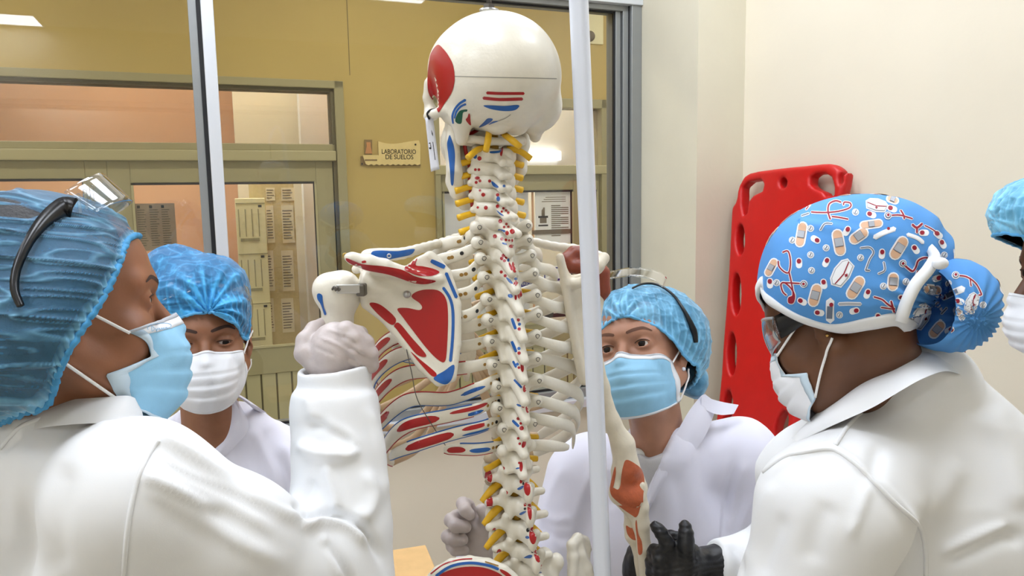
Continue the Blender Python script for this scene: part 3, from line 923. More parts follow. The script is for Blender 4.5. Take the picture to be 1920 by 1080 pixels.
def build_skeleton():
    base = U(960, 900, YS).copy(); base[2] = 0.0
    sk = thing('anatomical_skeleton', 'life-size painted anatomical skeleton model hanging with its back to the viewer', 'skeleton model', base)
    org = [U(x, y, YS) for _, x, y in SPINE]
    vt = []
    for i, (kind, x, y) in enumerate(SPINE):
        z = org[i][2]
        up = (org[i - 1][2] - z) if i else z - org[1][2]
        dn = (z - org[i + 1][2]) if i < 23 else up
        h = (up + dn) / 2
        f = vertebra_sdf(kind, i, h * .5, 0)
        # local mesh, then to the world
        R_ = .055 if kind != 'L' else .062
        V, Q = nets(f, (-R_, -.066, -.055), (R_, .064, .034), .0017 if kind != 'L' else .0019)
        vt.append((V @ RB.T + org[i], Q))
    trees = [bvh(*v) for v in vt]
    # paint of each vertebra: dots and dashes of the photograph
    R_, B_, K_ = M_RED, M_BLUE, M_DARK
    dots = {
        0: [(B_, [(861, 262), (868, 260), (875, 262), (874, 265), (862, 266)])],
        1: [(R_, circ(899, 297, 3.4)), (B_, [(921, 284), (934, 283), (939, 280), (936, 286), (922, 287)]), (R_, [(941, 275), (943, 277), (941, 291), (938, 288)]), (B_, circ(891, 293, 3, 8, 4))],
        2: [(R_, circ(891.5, 318, 2.2)), (R_, circ(898, 318, 2.2))],
        3: [(R_, circ(895, 334, 4, 8, 2.6)), (R_, circ(893, 342, 2.4)), (R_, circ(900, 339, 2.4)), (R_, circ(918, 339.5, 2.5)), (B_, [(922, 341), (927, 343), (934, 350), (930, 351), (924, 347)]), (B_, circ(945, 349, 2.2))],
        4: [(R_, circ(906, 365, 3.2)), (R_, circ(900, 357, 2)), (R_, circ(933, 365.5, 2.8)), (B_, circ(934.5, 373, 2.8, 8, 4))],
        5: [(R_, circ(911, 389.5, 3.2)), (R_, circ(933, 387, 3)), (R_, circ(940, 380, 2.4)), (R_, circ(944, 391, 2)), (R_, circ(949, 395, 2)), (R_, circ(953, 399, 2.2)), (R_, circ(941, 397, 1.8)), (B_, [(932, 395), (938, 399), (944, 404), (938, 402)]), (R_, circ(896, 389, 2))],
        6: [(R_, circ(938, 415, 3.2)), (R_, circ(949.5, 420.5, 2.1)), (R_, circ(945.5, 426, 2)), (R_, circ(953, 425.5, 1.9)), (R_, circ(960.5, 434, 4)), (R_, circ(951, 437, 2.8, 8, 3.5)), (B_, [(936, 430), (946, 432), (945, 435), (936, 433)])],
        7: [(R_, circ(928, 443, 3.3)), (R_, circ(941, 448, 2.5)), (R_, circ(948.5, 450, 2.2)), (R_, circ(954.5, 451, 1.9)), (R_, circ(960, 451, 1.6, 8, 2.4)), (R_, circ(967, 455, 2.8, 10, 7, -.15)), (R_, circ(959, 462, 4.2, 8, 2.8)), (B_, circ(946, 457, 4.2, 8, 1.5, .3))],
        8: [(R_, circ(944, 479, 2.8)), (R_, circ(941, 484.5, 2.8)), (R_, circ(949, 483, 2.2)), (R_, circ(946, 489, 2.4)), (B_, circ(953, 488, 1.7, 8, 2.6)), (R_, circ(964, 501, 4, 12, 9, -.15)), (R_, circ(957, 500, 1.8, 10, 7, -.35))],
        9: [(R_, circ(940, 510, 2.6)), (R_, circ(947.5, 517, 2.5)), (R_, circ(958.5, 512.5, 2.3)), (R_, circ(962, 517, 1.9, 8, 2.6)), (B_, circ(967, 523, 2.6, 8, 2)), (B_, [(950, 521), (956, 524), (961, 531), (955, 529)]), (R_, circ(969, 531, 1.5, 8, 5, .5)), (R_, circ(965.5, 530, 1.3, 8, 4, .5))],
        10: [(R_, circ(958.5, 539.5, 2.6)), (B_, circ(963.5, 546, 2.3)), (R_, circ(974, 552, 4, 10, 8, -.1)), (R_, circ(967, 557, 2, 8, 5)), (B_, circ(957, 555, 4, 8, 3, .4))],
        11: [(R_, circ(972, 600, 2.6)), (B_, circ(974, 608, 2.5)), (R_, circ(973.5, 617, 2.6)), (B_, stroke([(961, 600), (966, 614)], 4.2))],
        12: [(B_, stroke([(961, 643), (967, 657)], 4.2)), (B_, circ(973, 653.5, 2.6)), (R_, circ(973.5, 662, 2.7))],
        13: [(B_, stroke([(963, 679), (967, 687)], 3.4)), (B_, circ(970, 683, 2.4)), (R_, circ(973, 689.5, 2.2)), (R_, circ(979, 689, 2.6, 8, 7.5, -.1))],
        14: [(B_, circ(973, 711.5, 2.4)), (R_, circ(978.5, 717.5, 2.4)), (B_, stroke([(966, 714), (976, 725)], 3.2)), (R_, circ(984, 727.5, 3, 8, 7, .15))],
        15: [(R_, circ(981, 762, 2.4)), (R_, circ(989, 765, 3, 8, 8)), (B_, circ(973, 760, 4, 8, 1.7, .4))],
        16: [(R_, circ(971.5, 785, 2.6)), (B_, stroke([(963, 790), (971, 798)], 4)), (R_, circ(976.5, 794, 2.2)), (R_, circ(978, 803, 3.5))],
        17: [(R_, circ(971.5, 822, 2.2)), (R_, circ(974.5, 832, 2.2)), (R_, circ(982, 833, 3, 8, 6, .3))],
        18: [(R_, circ(973.5, 868, 2)), (R_, circ(977, 875, 2.6, 8, 8)), (B_, circ(971, 878, 3.4, 8, 1.2, -.2)), (R_, circ(943.5, 878, 2.8)), (K_, circ(938, 891, 2.8))],
        19: [(R_, circ(977, 903, 2, 8, 3.2)), (K_, circ(981.5, 907, 1.6, 8, 2.4)), (R_, circ(988.5, 916.5, 5, 14, 11, -.1)), (B_, [(971, 916), (980, 911), (981, 914), (975, 918)]), (R_, circ(948.5, 923.5, 3.2)), (K_, circ(941.5, 936, 2.6))],
        20: [(R_, circ(984.5, 946.5, 2, 8, 3)), (K_, circ(984.5, 954, 2)), (R_, circ(993, 958, 3.2, 14, 14.5, -.08)), (B_, [(975, 963), (982, 959), (986, 960), (978, 965)]), (R_, circ(950.5, 972, 2.8, 8, 3.6)), (K_, circ(942.5, 982, 4, 8, 2.6, -.5))],
        21: [(K_, circ(990, 994, 2.6, 8, 3.4)), (R_, circ(999, 1004, 5.5, 14, 14, -.05)), (B_, circ(989, 1007.5, 3.2, 8, 2.3, .2)), (R_, circ(951, 1013, 2.4, 8, 3.4)), (K_, circ(947.5, 1029, 2.6, 8, 3.6))],
        22: [(K_, circ(998.5, 1034, 2.2, 8, 3)), (R_, circ(1008, 1039.5, 5.5, 14, 13, -.15)), (B_, [(984, 1045), (992, 1041), (997, 1042), (995, 1046), (987, 1046)]), (R_, circ(959, 1059, 2.5, 8, 3.6))],
        23: [(R_, circ(1018.5, 1066, 4.2, 12, 8.5, -.15)), (K_, circ(1010, 1065, 2.3)), (B_, circ(1010, 1073.5, 4.6, 8, 1.4))],
    }
    for k_, (x_, y_, rx_, ry_) in ((18, (911, 852, 5, 8)), (19, (916, 894, 6, 12)), (20, (918, 942, 5, 12)), (21, (927, 999, 4.5, 8)), (22, (936, 1042, 5, 11))): dots[k_] = dots[k_] + [(M_RED, circ(x_, y_, rx_, 12, ry_))]
    for i in range(24):
        g = G(); g.add(*vt[i], M_BONE)
        for m, poly in dots.get(i, []):
            pc_ = np.mean(np.array(poly), 0); poly = pc_ + (np.array(poly) - pc_) * 1.18
            decal_px(g, trees[i], poly, m, 2.2, .00035, True, len(poly) < 9)
        o = g.build('vertebra', sk)
    # discs
    for i in range(1, 23):
        k, k2 = SPINE[i][0], SPINE[i + 1][0]
        a, b = org[i], org[i + 1]
        off = {'C': .020, 'T': .028, 'L': .036}[k2]; rx = {'C': .0165, 'T': .017, 'L': .0255}[k2]; ry = {'C': .0115, 'T': .0145, 'L': .0195}[k2]
        c = (a + b) / 2 + BA * off
        hh = (a[2] - b[2]) * .16
        V, Q = sphere((0, 0, 0), 1.0, 20, 10)
        V = np.sign(V) * np.abs(V) ** np.array([1, 1, .6]) * A(rx, ry, hh)
        g = G(); g.add(V @ RB.T + c, Q, M_DISC); g.build('disc', sk)
    # nerves, left then right
    for i in range(24):
        kind = SPINE[i][0]
        o = org[i] + A(0, 0, -(.010 if kind == 'C' else .014 if kind == 'T' else .020))
        for s in (1, -1):
            if kind == 'C': P = [(s * .014, .008, .002), (s * .030, .012, .001), (s * (.050 if i > 0 else .040), .012, -.004 if i else -.006)]; r = [.004, .0042, .0046]
            elif kind == 'T': P = [(s * .010, .010, .004), (s * .026, .004, .001), (s * .041, .002, -.002)]; r = [.004, .0046, .0042]
            else: P = [(s * .012, .008, .012), (s * .028, .008, .004), (s * .044, .009, -.011)]; r = [.005, .0060, .0042]
            if i in (0,): P = [(s * .018, -.004, 0), (s * .032, -.014, -.004), (s * .046, -.018, -.014)]
            V, Fs = tube([o + RB @ A(*q) for q in catmull(P, 4)], np.interp(np.linspace(0, 2, 9), [0, 1, 2], r), 10)
            g = G(); g.add(V, Fs, M_NERVE); g.build('nerve', sk)
    for x0, y0, x1, y1 in ((917, 243, 911, 283), (945, 252, 975, 275)):
        V, Fs = tube([U(x0, y0, .975), U((x0 + x1) / 2 + 1, (y0 + y1) / 2, .962), U(x1, y1, .955)], [.004, .0045, .004], 10)
        g = G(); g.add(V, Fs, M_NERVE); g.build('nerve', sk)
    P = [org[0] + BA * .002 + A(0, 0, .022)] + [o + BA * .001 for o in org]
    V, Fs = tube(catmull(P, 3), .0072, 12); g = G(); g.add(V, Fs, mat('spinal cord ochre plastic', (176, 132, 30), 0.5)); g.build('spinal_cord', sk)
    # vertebral arteries beside the neck
    for s in (1, -1):
        P = [org[0] + RB @ A(s * .012, .02, .016), org[0] + RB @ A(s * .030, .016, .006), org[0] + RB @ A(s * .036, .012, -.006)] + [org[k] + RB @ A(s * .028, .014, 0) for k in range(2, 6)]
        V, Fs = tube(catmull(P, 5), .0026, 8); g = G(); g.add(V, Fs, M_RED); g.build('artery', sk)

    # ------------------------------------------------ ribs
    Wd = [.064, .092, .112, .126, .136, .143, .148, .151, .150, .144, .124, .09]
    ends = [60, 60, 60, 58, 56, 54, 50, 44, 36, 26, -6, -42]
    dropL = [.020, .030, .038, .044, .048, .052, .056, .060, .064, .066, .060, .030]
    tipz = [-.040, -.058, -.070, -.082, -.092, -.100, -.104, -.106, -.104, -.098, -.064, -.034]
    fronts = {}
    for s in (1, -1):
        for r_ in range(12):
            i = 7 + r_; o = org[i]
            tl = (.038 - .0016 * max(0, i - 12)) if i < 17 else .026
            W = Wd[r_]; ac = .062 if r_ < 9 else .050; Da = [.055, .072, .082, .088, .090, .092, .092, .090, .086, .080, .075, .07][r_]
            pts = [A(s * .020, .012, .006), A(s * (tl + .003), -.009, .004)]
            f0 = -62 if r_ > 1 else -50
            if r_ >= 10: f0 = -64
            n_ = 9
            for k in range(n_):
                ph = math.radians(f0 + (ends[r_] - f0) * (k / (n_ - 1)))
                t = (k / (n_ - 1)); lat = np.clip((ph - math.radians(f0)) / (math.radians(0) - math.radians(f0)), 0, None)
                if ends[r_] > 5:
                    z = -.006 - (dropL[r_] - .006) * min(lat, 1) ** 1.25 if ph <= 0 else -dropL[r_] + (tipz[r_] + dropL[r_]) * (ph / math.radians(ends[r_]))
                else: z = -.004 + (tipz[r_] + .004) * t
                pts.append(A(s * W * math.cos(ph), ac + Da * math.sin(ph), z))
            P = catmull(np.array(pts), 5)
            P = P @ RB.T + o
            if (s, r_) in RIB_PX: P = catmull([U(x_, y_, Y_ + (.042 if r_ < 9 else .02) * min(1, max(0, (895 - x_) / 45)) * (s > 0)) for x_, y_, Y_ in RIB_PX[(s, r_)]], 10)
            m = len(P)
            rr = np.interp(np.linspace(0, 1, m), [0, .06, .2, .5, .9, 1], [.0060, .0058, .0080, .0094, .0094, .0066])
            if r_ >= 10: rr *= np.interp(np.linspace(0, 1, m), [0, .7, 1], [.95, .9, .55])
            V, Fs = tube(P, rr, 14, squash=.42)
            g = G(); g.add(V, Fs, M_BONE)
            if s == 1 and r_ >= 3:                    # painted edge along the lower border
                c0 = int(m * .30) if r_ < 10 else int(m * .25)
                Vs = V.reshape(m, 14, 3)
                e = Vs[c0:, 10] * .5 + Vs[c0:, 11] * .5; e2 = Vs[c0:, 3]
                low = e if e[:, 2].mean() < e2[:, 2].mean() else e2
                hi = e2 if low is e else e
                v, f_ = tube(low, .0011, 6); g.add(v, f_, M_RED if r_ % 2 else M_BLUE)
                v, f_ = tube(hi[: len(hi) * 2 // 3], .0010, 6); g.add(v, f_, M_BLUE if r_ > 8 else M_RED)
            if s == 1:
                tr = bvh(V, [f for f in Fs if len(f) == 4])
                marks = RIB_MARKS.get(r_, [])
                # dots of the left ribs, set along the rib itself
                def on(tt, w=0.0):
                    k = min(int(tt * (m - 1)), m - 2); return P[k], unit(P[k + 1] - P[k])
                d0 = [(.11, M_DARK, .0026), (.15, M_OCHRE, .0024), (.185, M_OCHRE, .0024), (.22, M_OCHRE, .0022)] if (s, r_) in RIB_PX else [(.17, M_DARK, .0026), (.22, M_OCHRE, .0024), (.25, M_OCHRE, .0024)] + ([(.28, M_OCHRE, .0024)] if r_ in (6, 7) else [])
                if r_ >= 10: d0 = [(.16, M_DARK, .0024), (.22, M_OCHRE, .0022), (.28, M_OCHRE, .0022)]
                for tt, mm, rad in d0:
                    c, dr = on(tt); nb = unit(np.cross(dr, BZ)); nb = nb if nb @ (CAM - c) > 0 else -nb
                    decal_at(g, tr, c, nb, dr, circ(0, 0, rad * 1.15, 10, rad), mm, .002, .0004)
                for t0, t1, w0, mm, zo in marks:
                    n2 = 12; line = []
                    for q in np.linspace(t0, t1, n2):
                        c, dr = on(q); nb = unit(np.cross(dr, BZ)); nb = nb if nb @ (c - (o + BA * ac)) > 0 else -nb
                        line.append((c, dr, nb))
                    rows = []
                    for kk, (c, dr, nb) in enumerate(line):
                        wq = w0 * math.sqrt(max(.04, 1 - abs(2 * kk / (n2 - 1) - 1) ** 3))
                        row = []
                        for q in np.linspace(-1, 1, 5):
                            w = c + BZ * (zo + q * wq) + nb * .02
                            h = tr.ray_cast(Vector(w), Vector(-nb), .04)
                            row.append(np.array(h[0]) + nb * .0004 if h[0] is not None else c + BZ * (zo + q * wq) + nb * .0036)
                        rows.append(row)
                    v, f_ = grid_surface(np.array(rows)); g.add(v, f_, mm)
            g.build('rib', sk)
            fronts[(s, r_)] = P[-1]
            # wire ring on the joint with the vertebra
            if r_ < 11:
                c = o + RB @ A(s * (tl - .002), -.022, .012)
                ring = [c + BL * .0028 * math.cos(a) + A(0, 0, .0028 * math.sin(a)) + BA * .001 * math.sin(2 * a) for a in np.linspace(0, 2 * PI, 13)[:-1]]
                v, f_ = tube(ring, .0005, 5, closed=True); g = G(); g.add(v, f_, M_STEELD); g.build('wire_ring', sk)
    # sternum with its cartilages
    st_top = org[8] + BA * .128 + A(0, 0, -.02); st_bot = org[15] + BA * .150 + A(0, 0, -.01)
    man = st_top; 
    dirv = unit(st_bot - st_top)
    f = un(.008, rc(st_top, st_top + dirv * .045, .022, .014), rc(st_top + dirv * .05, st_top + dirv * .15, .014, .018), rc(st_top + dirv * .15, st_top + dirv * .19, .010, .005))
    fl = lambda p: np.maximum(f(p), np.abs((p - st_top) @ BA - ((p - st_top) @ dirv) * (BA @ dirv) / 1.0) - .006)
    lo, hi = bounds([st_top, st_bot], .04); V, Q = nets(fl, lo, hi, .003); g = G(); g.add(V, Q, M_BONE2); g.build('sternum', sk)
    for s in (1, -1):
        for r_ in range(10):
            a = fronts[(s, r_)]
            tt = [0.0, .05, .075, .10, .12, .14, .155, .165, .175, .18][r_]
            b = st_top + dirv * tt + BL * s * .014
            mid = (a + b) / 2 + BA * .012 + A(0, 0, -.012 if r_ > 3 else 0) - (A(0, 0, .03) if r_ > 6 else 0)
            P = catmull([a, mid, b], 6)
            V, Fs = tube(P, np.linspace(.006, .0055, len(P)), 10, squash=.55); g = G(); g.add(V, Fs, M_CART); g.build('costal_cartilage', sk)

    # ------------------------------------------------ left scapula
    poly = [(684, 508), (700, 503), (735, 500), (762, 497), (780, 483), (802, 475), (820, 480), (837, 503), (850, 530), (858, 565), (861, 593), (858, 647),
            (852, 687), (848, 710), (837, 722), (820, 717), (810, 708), (790, 687), (770, 657), (747, 627), (730, 607), (703, 583), (688, 568), (682, 543)]
    poly = catmull(poly, 3, True)
    P0 = U(770, 590, .936); N0 = A(.16, -1, .10)
    f1, _ = px_plate(poly, P0, N0, .0042)
    gl = el(U(684, 540, .930), (.008, .012, .021))
    n0 = unit(N0)
    def on0(x, y, lift): 
        d = ray(x, y); return CAM + d * (((P0 + n0 * lift - CAM) @ n0) / (d @ n0))
    ridge = chain([on0(826, 522, .003), on0(795, 522, .010), on0(760, 513, .018), on0(720, 500, .026), on0(690, 492, .032), on0(660, 484, .034), on0(652, 482, .032)],
                  [.004, .007, .0085, .0095, .0095, .007, .0045], .004)
    web = chain([on0(820, 524, .000), on0(780, 520, .004), on0(740, 510, .008), on0(705, 505, .012)], [.005, .007, .008, .008], .004)
    rim = chain([on0(688, 570, .002), on0(720, 596, .001), on0(755, 640, .001), on0(790, 688, .001), on0(822, 716, .001)], [.007, .0055, .005, .005, .006], .003)
    med = chain([on0(806, 478, .001), on0(840, 512, .001), on0(858, 570, .001), on0(858, 645, .001), on0(848, 708, .001)], [.0048, .0045, .0045, .0045, .0055], .003)
    cor = chain([on0(690, 515, -.004), on0(682, 500, -.018), on0(668, 505, -.028)], [.008, .007, .006], .004)
    neck = chain([on0(690, 540, .001), on0(730, 545, .001)], [.012, .005], .006)
    f = un(.006, f1, gl, ridge, web, rim, med, cor, neck)
    lo, hi = bounds([on0(x, y, 0) for x, y in poly] + [on0(652, 482, .034), on0(668, 505, -.03)], .02)
    V, Q = nets(f, lo, hi, .0018); tr = bvh(V, Q)
    g = G(); g.add(V, Q, M_BONE)
    Z = lambda pts: [(620 + x / 3, 380 + y / 3) for x, y in pts]
    for m, pl in ((M_RED, Z([(375, 598), (430, 592), (495, 604), (514, 590), (500, 565), (455, 530), (480, 502), (540, 488), (610, 496), (650, 545), (660, 640), (655, 800), (642, 893), (600, 880), (540, 820), (470, 730), (410, 650)])),
                  (M_RED, Z([(92, 312), (180, 345), (300, 358), (400, 378), (470, 412), (530, 428), (592, 440), (540, 456), (470, 452), (400, 428), (320, 402), (200, 378), (105, 338)])),
                  (M_RED, Z([(415, 375), (440, 335), (488, 308), (478, 350), (520, 358), (580, 372), (612, 392), (570, 412), (500, 412), (450, 396)])),
                  (M_BLUE, Z(stroke([(572, 330), (634, 360)], 22))), (M_BLUE, Z(stroke([(650, 398), (680, 470), (706, 532)], 18))),
                  (M_BLUE, Z(stroke([(634, 480), (672, 540), (688, 620), (686, 760), (674, 890)], 17))),
                  (M_RED, Z([(218, 572), (250, 564), (300, 588), (366, 652), (345, 688), (280, 640)])),
                  (M_RED, Z([(356, 692), (385, 677), (450, 752), (534, 850), (522, 868), (480, 850), (430, 790), (372, 715)])),
                  (M_RED, Z([(450, 838), (500, 880), (592, 958), (574, 978), (520, 925)])),
                  (M_BLUE, Z([(580, 984), (640, 945), (694, 912), (684, 985), (650, 1020), (605, 1010)])),
                  (M_RED, Z([(175, 330), (195, 326), (200, 336), (180, 340)]))):
        decal_px(g, tr, pl, m, 4, .0005, True, len(pl) < 24)
    sca = g.build('scapula', sk, 'left shoulder blade painted red and blue')
    v, f_ = sphere(on0(763, 552, .009), .005, 14, 10); g = G(); g.add(v, f_, M_STEEL); g.build('screw', sca, 'steel screw head')
    ring = [on0(647 + 4 * math.cos(a), 479 + 4 * math.sin(a), .033) for a in np.linspace(0, 2 * PI, 13)[:-1]]
    v, f_ = tube(ring, .0009, 6, closed=True); g = G(); g.add(v, f_, mat('brass', (190, 160, 90), .3, metal=.9)); g.build('ring', sca, 'brass ring')
    # thin wire hanging from the blade
    P = catmull([on0(762, 655, .006), on0(772, 700, .004), on0(783, 750, .0), on0(812, 800, -.02), on0(835, 835, -.03)], 6)
    v, f_ = tube(P, .0006, 5); g = G(); g.add(v, f_, M_STEELD); g.build('wire', sca)
    # clavicles
    for pts, rr, lab in (([(688, 481, .930), (715, 478, .935), (755, 475, .95), (795, 464, .98), (830, 455, 1.02), (862, 447, 1.08)], [.0085, .0078, .0068, .0058, .006, .0085], True),
                         ([(1130, 486, 1.10), (1090, 470, 1.115), (1040, 462, 1.13), (990, 452, 1.14), (930, 448, 1.14), (882, 450, 1.12)], [.009, .0075, .0062, .006, .0066, .0085], False)):
        P = np.array([U(*q) for q in pts])
        f = chain(catmull(P, 3), np.interp(np.linspace(0, 1, 16), np.linspace(0, 1, 6), rr), .004)
        lo, hi = bounds(P, .016); V, Q = nets(f, lo, hi, .0018); g = G(); g.add(V, Q, M_BONE)
        if lab:
            tr = bvh(V, Q)
            decal_px(g, tr, [(697, 473), (712, 470), (745, 471), (774, 467), (776, 471), (768, 478), (740, 484), (715, 488), (698, 485)], M_BLUE, 3, .0005)
        c = g.build('clavicle', sk)
        if lab:
            ring = [U(729.5 + 3.4 * math.cos(a), 480 + 3.6 * math.sin(a), .922) for a in np.linspace(0, 2 * PI, 11)[:-1]]
            v, f_ = tube(ring, .0009, 6, closed=True); g = G(); g.add(v, f_, M_STEEL); g.build('ring', c)

    # ------------------------------------------------ right scapula, seen nearly edge-on
    N1 = unit(A(.80, -.60, .06)); P1 = U(1078, 600, 1.035)
    poly = [(1046, 486), (1052, 476), (1060, 500), (1070, 515), (1090, 512), (1118, 505), (1128, 525), (1124, 560), (1116, 620), (1112, 680), (1104, 716), (1092, 718), (1084, 690), (1072, 620), (1062, 567), (1055, 520)]
    f1, _ = px_plate(catmull(poly, 3, True), P1, N1, .0042)
    def on1(x, y, lift):
        d = ray(x, y); return CAM + d * (((P1 + N1 * lift - CAM) @ N1) / (d @ N1))
    rimm = chain([on1(1050, 482, 0), on1(1058, 530, 0), on1(1068, 590, 0), on1(1080, 660, 0), on1(1094, 712, 0)], [.0035, .0045, .0045, .0045, .006], .003)
    sp = chain([on1(1060, 530, .0), on1(1080, 532, .01), on1(1100, 525, .022), on1(1120, 500, .03), on1(1132, 484, .03)], [.005, .007, .008, .009, .0085], .004)
    latb = chain([on1(1124, 540, 0), on1(1116, 610, 0), on1(1108, 680, 0), on1(1096, 712, 0)], [.010, .007, .006, .006], .003)
    f = un(.006, f1, rimm, sp, latb)
    lo, hi = bounds([on1(x, y, 0) for x, y in poly] + [on1(1132, 484, .03)], .02)
    V, Q = nets(f, lo, hi, .0019); g = G(); g.add(V, Q, M_BONE2); g.build('scapula', sk, 'unpainted right shoulder blade')
    # joint capsule of the right shoulder and its ligament
    f = un(.006, rc(U(1128, 512, 1.09), U(1130, 545, 1.09), .0125, .0105), rc(U(1130, 545, 1.09), U(1126, 568, 1.09), .0105, .004))
    V, Q = nets(f, U(1128, 540, 1.09) - .05, U(1128, 540, 1.09) + .05, .002); g = G(); g.add(V, Q, M_LIGB); g.build('shoulder_capsule', sk, 'brown right shoulder capsule')
    f = un(.006, rc(U(1058, 488, 1.085), U(1075, 474, 1.10), .010, .009), rc(U(1070, 500, 1.085), U(1092, 500, 1.09), .010, .012), rc(U(1075, 474, 1.10), U(1100, 472, 1.11), .009, .011), rc(U(1095, 480, 1.1), U(1098, 510, 1.1), .011))
    V, Q = nets(f, U(1078, 488, 1.09) - .06, U(1078, 488, 1.09) + .06, .002); g = G(); g.add(V, Q, M_LIGB); g.build('shoulder_ligament', sk, 'brown ligament over the right shoulder')

    # ------------------------------------------------ left upper arm bone
    hp = lambda x, y, Y=.930: U(540 + x / 4.155, 460 + y / 4.155, Y)
    f = un(.010, el(hp(420, 330, .928), (.023, .023, .022)), el(hp(300, 350, .926), (.0175, .020, .021)), el(hp(440, 395, .935), (.0195, .020, .020)),
           rc(hp(390, 440), hp(385, 620), .0225, .0175), chain([hp(385, 620), U(640, 720, .955), U(652, 880, 1.0), U(656, 950, 1.02)], [.0175, .0125, .0115, .013], .01),
           rc(U(640, 960, 1.02), U(675, 962, 1.03), .014, .012))
    P = [hp(300, 300), hp(420, 250), U(656, 975, 1.03), U(690, 962, 1.03)]
    lo, hi = bounds(P, .04); V, Q = nets(f, lo, hi, .0022); tr = bvh(V, Q)
    g = G(); g.add(V, Q, M_BONE)
    Zh = lambda pts: [(540 + x / 4.155, 460 + y / 4.155) for x, y in pts]
    decal_px(g, tr, Zh([(228, 385), (245, 374), (268, 390), (272, 430), (282, 480), (300, 530), (294, 542), (284, 538), (268, 490), (252, 450), (232, 420)]), M_BLUE, 3, .0005)
    hum = g.build('humerus', sk, 'left upper arm bone')
    g = G()
    v, f_ = box(hp(470, 340, .905), (.0145, .0012, .0055), None, .001); g.add(v, f_, M_STEEL, False)
    v, f_ = box(hp(576, 345, .914), (.0055, .010, .0075), None, .002); g.add(v, f_, M_STEELD, False)
    v, f_ = box(hp(545, 340, .915), (.003, .011, .0045), None, .001); g.add(v, f_, M_STEEL, False)
    g.build('bracket', sk, 'steel bracket holding the left upper arm bone')
    g = G()
    P = [hp(345, 345, .904), hp(362, 322, .901), hp(372, 352, .900), hp(384, 326, .901), hp(392, 352, .902), hp(405, 338, .904)]
    v, f_ = tube(catmull(P, 4), .0014, 6); g.add(v, f_, M_STEELD); g.build('twisted_wire', hum)

    # ------------------------------------------------ right upper arm and forearm
    q = lambda x, y, Y=1.10: U(980 + x / 1.862, 500 + y / 1.862, Y)
    f = un(.010, el(U(1106, 520, 1.10), (.024, .024, .025)), chain([U(1108, 540, 1.10), U(1109, 640, 1.10), U(1127, 725, 1.10), U(1146, 790, 1.10)], [.019, .0122, .0112, .0122], .01),
           chain([U(1146, 790, 1.10), q(350, 620), q(362, 700)], [.0125, .0165, .021], .01), rc(q(338, 720, 1.098), q(326, 775, 1.09), .012, .009), rc(q(380, 730, 1.11), q(400, 770, 1.11), .018, .016),
           rc(q(345, 790), q(385, 800), .020, .019))
    P = [U(1100, 495, 1.08), U(1120, 495, 1.12), q(300, 820), q(430, 820)]
    lo, hi = bounds(P, .04); V, Q = nets(f, lo, hi, .0022); tr = bvh(V, Q)
    g = G(); g.add(V, Q, M_BONE2)
    Zf = lambda pts: [(980 + x / 1.862, 500 + y / 1.862) for x, y in pts]
    decal_px(g, tr, Zf([(362, 674), (395, 690), (416, 712), (424, 750), (420, 800), (418, 850), (395, 862), (345, 830), (312, 800), (306, 770), (318, 772), (332, 778), (340, 765), (344, 735), (350, 700)]), M_LIG, 4, .0006)
    decal_px(g, tr, Zf([(306, 770), (322, 700), (326, 720), (318, 765), (312, 775)]), M_LIG, 3, .0006)
    g.build('humerus', sk, 'right upper arm bone with orange elbow ligament')
    f = un(.007, chain([q(412, 765, 1.098), q(415, 840, 1.098), q(413, 900, 1.10), q(424, 980, 1.10), q(428, 1080, 1.11)], [.0075, .0105, .0128, .0105, .0095], .006), rc(q(345, 800, 1.10), q(394, 868, 1.10), .016, .011))
    P = [q(340, 760), q(440, 1110)]; lo, hi = bounds(P, .03); V, Q = nets(f, lo, hi, .002); tr = bvh(V, Q)
    g = G(); g.add(V, Q, M_BONE2)
    decal_px(g, tr, Zf([(310, 790), (330, 796), (410, 800), (408, 850), (396, 874), (380, 866), (350, 845), (322, 822)]), M_LIG, 4, .0006)
    decal_px(g, tr, Zf([(398, 885), (404, 930), (416, 960), (418, 998), (405, 1002), (400, 950), (394, 900)]), M_LIG, 3, .0006)
    g.build('ulna', sk)
    f = un(.006, chain([q(376, 850, 1.112), q(378, 905, 1.112), q(384, 938, 1.112), q(402, 990, 1.115), q(408, 1080, 1.125)], [.0105, .0100, .0112, .0075, .0068], .006))
    P = [q(360, 830), q(420, 1110)]; lo, hi = bounds(P, .03); V, Q = nets(f, lo, hi, .002); tr = bvh(V, Q)
    g = G(); g.add(V, Q, M_BONE2); decal_px(g, tr, Zf([(362, 904), (378, 912), (398, 912), (402, 940), (396, 954), (380, 950), (366, 932)]), M_LIG, 3, .0006); g.build('radius', sk)

    # ------------------------------------------------ pelvis
    P2 = U(880, 1080, .945); N2 = unit(A(.08, -1, .22))
    poly = [(802, 1085), (818, 1068), (845, 1054), (880, 1048), (915, 1052), (945, 1064), (966, 1080), (975, 1120), (950, 1180), (905, 1230), (860, 1220), (830, 1160), (806, 1120)]
    f1, _ = px_plate(catmull(poly, 3, True), P2, N2, .005)
    def on2(x, y, lift):
        d = ray(x, y); return CAM + d * (((P2 + N2 * lift - CAM) @ N2) / (d @ N2))
    crest = chain([on2(804, 1088, 0), on2(820, 1070, 0), on2(846, 1056, -.003), on2(880, 1051, -.006), on2(915, 1055, -.004), on2(945, 1067, 0), on2(966, 1084, 0)], [.005, .0055, .006, .0065, .006, .0055, .005], .003)
    f = un(.006, f1, crest, el(on2(890, 1210, -.01), (.035, .03, .035)))
    lo, hi = bounds([on2(x, y, 0) for x, y in poly], .03); V, Q = nets(f, lo, hi, .002); tr = bvh(V, Q)
    g = G(); g.add(V, Q, M_BONE)
